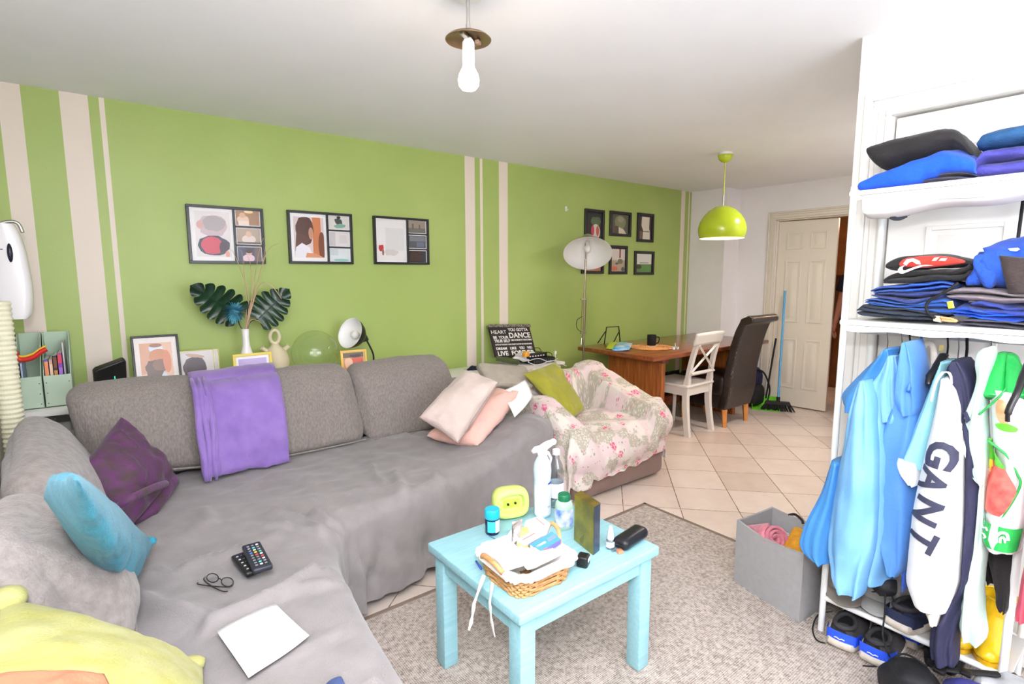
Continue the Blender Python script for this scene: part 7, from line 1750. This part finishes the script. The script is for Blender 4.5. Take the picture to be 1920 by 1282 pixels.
D_('green_panel', [(0.929,0.349,0.341),(0.899,0.350,0.322),(0.870,0.349,0.298),(0.851,0.350,0.295)], mat('leaf_green_print', (92, 180, 52), .25))
D_('fruit_print', [(0.862,0.341,0.295),(0.837,0.349,0.280),(0.806,0.349,0.266),(0.774,0.346,0.272),(0.739,0.343,0.283),(0.718,0.339,0.295)], mat('watermelon_print', (222, 70, 66), .3, c2=(238, 110, 100), vscale=30), .013)
D_('yellow_print', [(0.865,0.347,0.335),(0.839,0.347,0.333),(0.821,0.348,0.341)], mat('yellow_print', (236, 190, 50), .3), .015)
D_('orange_print', [(1.063,0.326,0.316),(1.042,0.331,0.301),(1.011,0.326,0.297),(0.992,0.315,0.301)], mat('orange_print', (236, 140, 96), .3, c2=(246, 176, 140), vscale=40), .013)
D_('leaf_print', [(0.996,0.311,0.297),(0.988,0.328,0.279),(0.977,0.320,0.280),(0.973,0.304,0.291)], mat('leaf_green_print', (92, 180, 52), .25), .014)
for p in ([(2.02,0.365,1.009), (2.02,0.348,1.035), (2.02,0.329,1.064), (2.03,0.315,1.093)], [(2.02,0.34,0.938), (2.02,0.315,0.919), (2.025,0.293,0.898), (2.03,0.27,0.853), (2.03,0.261,0.824), (2.025,0.274,0.765), (2.025,0.295,0.704)]):
    B().tube([V((q.x+.012, q.y, q.z)) for q in smoothline(p, 8)], .006, 8, flat=.5).build('green_trim', mat('trim_green', (36, 150, 66), .3), g, smooth=180)
D_('bottom_band', [(0.688,0.342,0.248),(0.663,0.340,0.250),(0.633,0.339,0.253),(0.613,0.335,0.255)], m_gbag, .010)
# white arch mark and script on the band
m_wl = mat('white_print', (244, 244, 244), .5)
def on_bag(name, pts, r):
    out = []
    for (y, z) in pts: out.append(V((surf(bb, BX, BD, 2.4, y, z)-.013, y, z)))
    B().tube(smoothline(out, 5), r, 8, flat=.4).build(name, m_wl, g, smooth=180)
on_bag('logo_mark', [(0.295,0.640),(0.296,0.659),(0.286,0.673),(0.275,0.671),(0.271,0.653)], .0042)
on_bag('logo_mark', [(0.287,0.641),(0.287,0.655),(0.282,0.660),(0.278,0.654),(0.277,0.644)], .003)
on_bag('logo_mark', [(0.305,0.639),(0.304,0.663),(0.296,0.677)], .003)
on_bag('script_mark', [(0.338,0.663),(0.331,0.662),(0.324,0.671),(0.319,0.663)], .003)
on_bag('script_mark', [(0.334,0.641),(0.329,0.648),(0.322,0.642),(0.326,0.635)], .003)
# black garment, red garment
g = garment('black_trousers', 'black trousers hanging low below the carrier bag', 'trousers', (2.25, .36, .3))
loft_rows([(0.571,0.348,0.267),(0.520,0.341,0.266),(0.471,0.327,0.267),(0.421,0.313,0.265),(0.386,0.307,0.267),(0.365,0.296,0.274)], 2.16, .14, 36, 34, .012, 6, 22).build('leg', m_blk, g, smooth=180)
loft_rows([(0.538,0.371,0.318),(0.468,0.360,0.320),(0.413,0.353,0.323),(0.403,0.345,0.329)], 2.24, .1, 32, 24, .012, 6, 23).build('leg', m_blk, g, smooth=180)
g = garment('red_garment', 'raspberry red garment at the right edge of the photo in front of the rack leg', 'garment', (2.0, .2, .3))
loft_rows([(1.243,0.218,0.205),(1.156,0.226,0.196),(0.934,0.232,0.187),(0.766,0.233,0.187),(0.657,0.235,0.185),(0.577,0.237,0.181),(0.514,0.239,0.176),(0.449,0.241,0.174),(0.421,0.238,0.179)], 2.02, lambda t: lerp(.30, .12, t), 32, 34, .010, 6, 24).build('fabric', cl('raspberry_jersey', (178, 72, 90), .05), g, smooth=180)

# things on the lowest shelf ------------------------------------------------------
SZ = .1565
def cap_hat(label, c, ang, m, sc=1.):
    t = thing('baseball_cap', label, 'cap', c, 'caps on the lowest shelf')
    M = Matrix.Translation(c) @ Matrix.Rotation(ang, 4, 'Z') @ Matrix.Scale(sc, 4)
    b = B(); b.T = M; b.lathe([(.088, 0), (.090, .03), (.082, .065), (.06, .092), (.03, .106), (0, .11)], (0, 0, 0), 32); b.build('crown', m, t, smooth=180)
    b = B(); b.T = M
    b.grid(lambda u, v: V((-(.086+.075*v*math.sin(PI*(.08+.84*u)))*math.sin(PI*(.12+.76*u)), (.086+.01*v)*math.cos(PI*(.12+.76*u))*-1, .012-.020*v*v-.0+.0)), 20, 8); b.build('peak', m, t, smooth=180, solid=.004)
    b = B(); b.T = M; b.ball((0, 0, .110), .007, 10); b.build('button', m, t, smooth=180)
    return t, M
m_gcap = mat('grey_cap_cotton', (150, 148, 146), .85, bump=.15, bscale=120); m_gcap2 = mat('warm_grey_cap_cotton', (128, 120, 112), .85, bump=.15, bscale=120)
c1 = (2.181,0.739,0.158); c2_ = (2.235,0.646,0.158)
tc1, M1 = cap_hat('warm grey cap at the left end of the lowest shelf below the windbreaker', (c1[0]+.11, c1[1]+.02, SZ+.021), .3, m_gcap2, .95)
tc2, M2 = cap_hat('light grey cap with a dark crossed emblem on the lowest shelf', (c2_[0]+.10, c2_[1]+.005, SZ+.021), .2, m_gcap)
# crossed emblem: two facing arcs
m_em = mat('charcoal_print', (54, 54, 58), .6)
for s in (1, -1):
    pts = []
    for i in range(9):
        a = -1+2*i/8; yy = .024*a; zz = .052+s*(.011-.015*(1-abs(a))**1.3)
        r = math.sqrt(max(0, .088**2-yy*yy))*(1-.12*(zz/.09)**2)
        pts.append(M2 @ V((-r-.001, yy, zz)))
    B().tube(pts, [.0016, .003, .0035, .003, .0028, .003, .0035, .003, .0016], 8).build('emblem', m_em, tc2, smooth=180)
def shoe(name, label, c, ang, L, up, up2, sole, grp=None, lace=(30, 30, 30), cat='shoe', swap=False):
    """trainer: heel at the origin, toe along +x"""
    t = thing(name, label, cat, c, grp); M = Matrix.Translation(c) @ Matrix.Rotation(ang, 4, 'Z')
    W = lambda u: L*(.150+.055*math.sin(PI*min(1, u*.9+.05))+.012*math.sin(PI*2*(u-.2)))*(math.sqrt(max(0, 1-max(0, (u-.86)/.14)**2)) if u > .86 else (math.sqrt(max(0, 1-((.08-u)/.08)**2))*.25+.75 if u < .08 else 1))
    def ring(u, z, k=1., sq=2.8):
        w = max(.004, W(u)*k); n = 24
        return w
    b = B(); b.T = M; n = 24
    # sole: stacked outline
    prof = [(1.0, 0), (1.05, .006), (1.07, .018), (1.03, .030)]
    N = 40; vs = []; fs = []
    def outl(k):
        o = []
        for i in range(N):
            a = 2*PI*i/N; u = .5-.5*math.cos(a); o.append((u*L*1.0+(u-.5)*L*(k-1), math.copysign(W(u)*k, math.sin(a)) if 0 < i % (N//2) else 0))
        return o
    for k, z in prof:
        for x, y in outl(k): vs.append(V((x, y, z+(.012*max(0, (x/L-.8)/.2)**2)+(.006*max(0, (.12-x/L)/.12)))))
    for j in range(len(prof)-1):
        for i in range(N): fs.append((j*N+i, j*N+(i+1) % N, (j+1)*N+(i+1) % N, (j+1)*N+i))
    fs.append(tuple(range(N))[::-1]); fs.append(tuple(range((len(prof)-1)*N, len(prof)*N)))
    b.add(vs, fs); b.build('sole', sole, t, smooth=40)
    Hh = lambda u: interp([(0.088,), (.092,), (.078,), (.086,), (.090,), (.070,), (.052,), (.044,), (.030,)], u)[0]*L/.29
    b = B(); b.T = M
    def U(u, v):
        uu = .01+.975*u; a = PI*v; w = max(.006, W(uu)*.98); h = Hh(uu)-.026
        s = math.sin(a); c_ = math.cos(a); pw = .75
        y = math.copysign(abs(c_)**pw, c_)*w*(1-.28*s*(1 if uu < .55 else .5)); return V((uu*L, y, .026+max(.004, h)*abs(s)**.8))
    b.grid(U, 34, 20); b.build('upper', up, t, smooth=180)
    # heel counter and padded collar
    b = B(); b.T = M
    b.grid(lambda u, v: V((L*(.0+.24*abs(2*u-1)**1.5)-.004, math.copysign(1, 2*u-1)*W(.02+.24*abs(2*u-1))*1.03*min(1, abs(2*u-1)*3) if True else 0, .028+(.034+.012*(1-abs(2*u-1)))*v)), 24, 6); b.build('heel_counter', up2, t, smooth=180)
    col = [V((L*(.20+.20*math.cos(a)), W(.2)*.62*math.sin(a), Hh(.15)-.006+.012*(-math.cos(a)) if math.cos(a) < 0 else Hh(.15)-.006+.010*math.cos(a))) for a in [2*PI*i/28 for i in range(28)]]
    b = B(); b.T = M; b.tube(col, .0085, 10, closed=True); b.build('collar', rgb(52, 50, 54, rough=.9), t, smooth=180)
    b = B(); b.T = M; b.add([p-V((0, 0, .004)) for p in col], [tuple(range(28))]); b.build('lining', m_blackmat, t, smooth=0)
    for k in range(4):
        u = .46+.07*k; b = B(); b.T = M; w = W(u)*.45; b.tube([(u*L, -w, Hh(u)-.003), (u*L+.003, 0, Hh(u)+.004), (u*L, w, Hh(u)-.003)], .003, 6); b.build('lace', rgb(*lace, rough=.8), t, smooth=180)
    return t, M
m_ub = mat('cobalt_knit', (38, 84, 226), .6, bump=.2, bscale=120); m_ug = mat('charcoal_knit', (66, 62, 64), .85, bump=.25, bscale=120); m_sw = mat('worn_white_rubber', (226, 220, 212), .6, c2=(198, 186, 172), vscale=16); m_un = mat('navy_mesh_fabric', (30, 38, 70), .75, bump=.25, bscale=120)
SG_ = 'shoes under the clothes rack'
h1 = (2.117,0.707,0.02); h2 = (2.12,0.598,0.02)
s1, MS1 = shoe('trainer', 'cobalt blue trainer with a white sole under the rack, nearest the storage box', (h1[0], h1[1], RZ), .10, .28, m_ug, m_ub, m_sw, SG_)
s2, MS2 = shoe('trainer', 'cobalt blue trainer with a white sole standing forward of its pair under the rack', (h2[0], h2[1], RZ), .05, .28, m_ug, m_ub, m_sw, SG_)
for s, M in ((s1, MS1), (s2, MS2)):
    b = B(); b.T = M; b.tube([(-.006, -.016, .048), (-.008, -.006, .050), (-.008, .0, .046), (-.008, .010, .050), (-.006, .018, .048)], .002, 6); b.build('heel_mark', m_wpr, s, smooth=180)
h3 = (2.276,0.586,0.02)
shoe('trainer', 'royal blue trainer further back under the rack, right of the pair', (h3[0]+.05, h3[1]-.02, RZ), .0, .27, m_ub, m_ub, m_sw, SG_)
h4 = (2.143,0.512,0.17)
shoe('trainer', 'navy trainer with a white sole on the lowest shelf behind the white sleeve', (h4[0]+.02, h4[1]+.035, SZ), -.15, .27, m_un, m_un, m_sw, SG_)
# dark shoe and slippers on the floor behind
shoe('black_shoe', 'black shoe lying in the dark under the lowest shelf', (2.27, .44, RZ), .1, .26, m_bk, m_bk, m_bk, SG_)
# yellow wellington boots
m_yb = mat('yellow_rubber', (232, 190, 30), .18, coat=.5, c2=(220, 172, 20), vscale=6)
def boot(label, c, ang, lean=0., H=.17):
    t = thing('rubber_boot', label, 'boot', c, 'yellow rubber boots'); M = Matrix.Translation(c) @ Matrix.Rotation(ang, 4, 'Z')
    b = B(); b.T = M
    rows = []
    path = [((0, 0, H), .052, .050), ((.0, 0, H*.75), .049, .047), ((.0, 0, H*.5), .046, .044), ((-.008, 0, .075), .052, .044), ((-.05, 0, .052), .047, .044), ((-.10, 0, .042), .038, .046), ((-.145, 0, .034), .030, .043), ((-.175, 0, .028), .020, .030), ((-.186, 0, .024), .008, .012)]
    pts = [interp([(*p, a, w) for p, a, w in path], i/40) for i in range(41)]
    vs = []; fs = []; n = 22
    for i, q in enumerate(pts):
        p = V(q[:3]); nx = V(pts[min(i+1, 40)][:3]); pv = V(pts[max(i-1, 0)][:3]); d = (nx-pv).normalized(); side = V((0, 1, 0)); upv = side.cross(d).normalized()
        for k in range(n):
            a = 2*PI*k/n; w = p+side*math.cos(a)*q[4]+upv*math.sin(a)*q[3]; w.z = max(w.z, .012); vs.append(w+V((.004*fbm(w, 14, 3), .004*fbm(w, 14, 5), 0)))
    for i in range(40):
        for k in range(n): fs.append((i*n+k, i*n+(k+1) % n, (i+1)*n+(k+1) % n, (i+1)*n+k))
    fs.append(tuple(range(40*n, 41*n))); b.add(vs, fs); b.build('shaft', m_yb, t, smooth=180)
    b = B(); b.T = M; o = [(-.19+.235*(.5-.5*math.cos(2*PI*i/36)), math.sin(2*PI*i/36)*.049, 0) for i in range(36)]; b.prism(o, (0, 0, .016)); b.build('sole', mat('yellow_rubber_sole', (206, 160, 24), .4), t, smooth=30)
    b = B(); b.T = M; b.tube([(.053*math.cos(a)*.98, .051*math.sin(a)*.98, H) for a in [2*PI*i/24 for i in range(24)]], .0045, 8, closed=True); b.build('rim', m_yb, t, smooth=180)
    return t
yb1 = (2.303,0.301,0.157)
boot('yellow rubber boot on the lowest shelf, half behind the mint blouse', (2.375, .425, SZ), .25, 0, .20)
boot('yellow rubber boot at the right end of the lowest shelf by the rack leg', (2.37, .325, SZ), .10, 0, .17)
# black bundle and laces hanging from the shelf
tag(pillow4([(2.15,0.647,0.298), (2.15,0.56,0.352), (2.12,0.554,0.318), (2.12,0.597,0.284)], .06, .0, 111, .01, 18).build('black_pouch', m_bk, smooth=180), 'small black pouch hanging below the mid blue jacket', 'pouch')
m_lc = mat('black_cord', (26, 26, 28), .8)
tag(B().tube(smoothline([(2.12,0.58,0.309), (2.13,0.578,0.221), (2.1,0.57,0.156), (2.05,0.538,0.133), (2.202,0.57,0.013), (2.129,0.586,0.013), (2.088,0.618,0.013)], 8), .0028, 7).build('black_string', m_lc, smooth=180), 'black cord hanging from the pouch down to the trainers', 'cord')
tag(B().tube(smoothline([(2.196,0.769,0.1), (2.214,0.823,0.05), (2.169,0.824,0.013), (2.105,0.785,0.013), (2.108,0.752,0.013)], 8), .0028, 7).build('shoe_lace', m_lc, smooth=180), 'loose black lace curling on the rug beside the left trainer', 'lace')
tag(B().tube(smoothline([(2.14,0.572,0.301), (2.16,0.567,0.276), (2.2,0.568,0.226), (2.24,0.566,0.207)], 6), .0028, 7).build('black_string', m_lc, smooth=180), 'short black cord curling over the lowest shelf beside the emblem cap', 'cord')

# bags on the floor at the lower right -----------------------------------------------
t = thing('black_rucksack', 'black rucksack lying on the rug at the bottom edge of the photo', 'rucksack', (2.05, .50, RZ))
pad((.105, .075, .062), Matrix.Translation((2.02, .455, RZ+.058)) @ Matrix.Rotation(.4, 4, 'Z') @ Matrix.Rotation(.25, 4, 'Y'), .06, .02, 12, 121, .012).build('main_body', m_bk, t, smooth=180)
B().tube(smoothline([(2.046,0.497,0.125), (2.026,0.454,0.13), (2.008,0.421,0.13), (1.995,0.396,0.12)], 6), .014, 10, flat=.4).build('strap', m_bk, t, smooth=180)
pad((.055, .012, .038), Matrix.Translation((1.955, .43, RZ+.05)) @ Matrix.Rotation(.4-PI/2+.25, 4, 'Z'), .012, .012, 8, 125, .006).build('front_pocket', m_bk, t, smooth=180)
B().tube(smoothline([(2.054,0.531,0.1), (2.088,0.509,0.125), (2.085,0.475,0.135), (2.076,0.434,0.13)], 6), .0035, 8).build('zip', m_blackmat, t, smooth=180)
b = B(); q = V((1.976,0.455,0.128)); b.lathe([(0, .003), (.012, .002), (.014, 0)], tuple(q), 16, (-.5, -.2, .8)); b.build('badge', mat('ivory_badge', (236, 228, 206), .4), t, smooth=180)
t = thing('navy_holdall', 'navy blue holdall with black straps at the bottom right corner', 'bag', (2.0, .28, RZ))
pad((.12, .17, .07), Matrix.Translation((2.02, .20, RZ+.072)) @ Matrix.Rotation(.15, 4, 'Z'), .06, .02, 12, 122, .012).build('main_body', mat('navy_violet_nylon', (58, 58, 128), .6, bump=.2, bscale=60), t, smooth=180)
for pts in ([(2.057,0.403,0.155), (2.088,0.353,0.16), (2.143,0.298,0.16), (2.222,0.241,0.15)],):
    B().tube(smoothline(pts, 6), .013, 10, flat=.4).build('strap', m_bk, t, smooth=180)
q = V((2.039,0.394,0.162)); B().box(q-V((.016, .016, .006)), q+V((.016, .016, .008)), .004, 2).build('buckle', m_black, t)
q = V((2.084,0.337,0.165)); B().box(q-V((.014, .014, .006)), q+V((.014, .014, .008)), .004, 2).build('buckle', m_black, t)
tag(pillow4([(2.10, .34, .10), (2.12, .20, .12), (2.22, .16, .16), (2.20, .30, .13)], .07, .0, 123, .02, 22, .35).build('grey_film_bag', mat('grey_film', (150, 150, 152), .25, bump=.4, bscale=30), smooth=180), 'crumpled grey plastic bag lying on the navy holdall at the right edge', 'bag')
t = thing('black_bag', 'black padded bag at the very bottom right corner', 'bag', (1.92, .13, RZ))
pad((.07, .09, .08), Matrix.Translation((1.90, .10, RZ+.085)), .05, .02, 10, 124, .01).build('main_body', m_bk, t, smooth=180)
# ================================================================ sub-parts: prints, labels, buttons and the like hang under the part they sit on
SUB = {'label': ('bottle_body', 'jar_body', 'body'), 'label_band': ('bottle_body',), 'label_mark': ('bottle_body',), 'print': ('carton',), 'photo': ('mount',), 'lettering': ('canvas', 'sleeve'), 'button': ('body', 'crown'),
       'rivet': ('body',), 'lens': ('rim',), 'heel_mark': ('heel_counter',), 'emblem': ('crown',), 'spine_print': ('cover',), 'green_panel': ('bag_body',), 'fruit_print': ('bag_body',), 'yellow_print': ('bag_body',), 'orange_print': ('bag_body',),
       'leaf_print': ('bag_body',), 'green_trim': ('bag_body',), 'bottom_band': ('bag_body',), 'logo_mark': ('bag_body',), 'script_mark': ('bag_body',), 'tick_print': ('fabric',), 'chest_mark': ('fabric',), 'collar_print': ('fabric',),
       'red_panel_print': ('red_panel',), 'white_stripe': ('red_panel',), 'stripe': ('sleeve',), 'badge': ('main_body', 'body'), 'dot': ('case',), 'face': ('case',), 'light': ('body',), 'slot': ('case',), 'window': ('case',), 'buckle': ('main_body',),
       'seam': ('cover', 'shell'), 'piping': ('cover',), 'corner_tip': ('cover',), 'corner_flap': ('cover',), 'vent': ('body',), 'scuff_marks': ('backrest',), 'sticker': ('stopper_body',), 'shade_lining': ('lamp_shade',), 'side_panel': ('carton',), 'cuff': ('sleeve',), 'zip': ('main_body',)}
for r in [o for o in SC.objects if o.parent is None and 'category' in o]:
    kids = list(r.children)
    for k in kids:
        want = SUB.get(k.name.split('.')[0])
        if not want: continue
        c = [s for s in kids if s is not k and s.name.split('.')[0] in want]
        if not c: continue
        s = min(c, key=lambda q: (q.location-k.location).length)
        loc = k.location-s.location; k.parent = s; k.location = loc
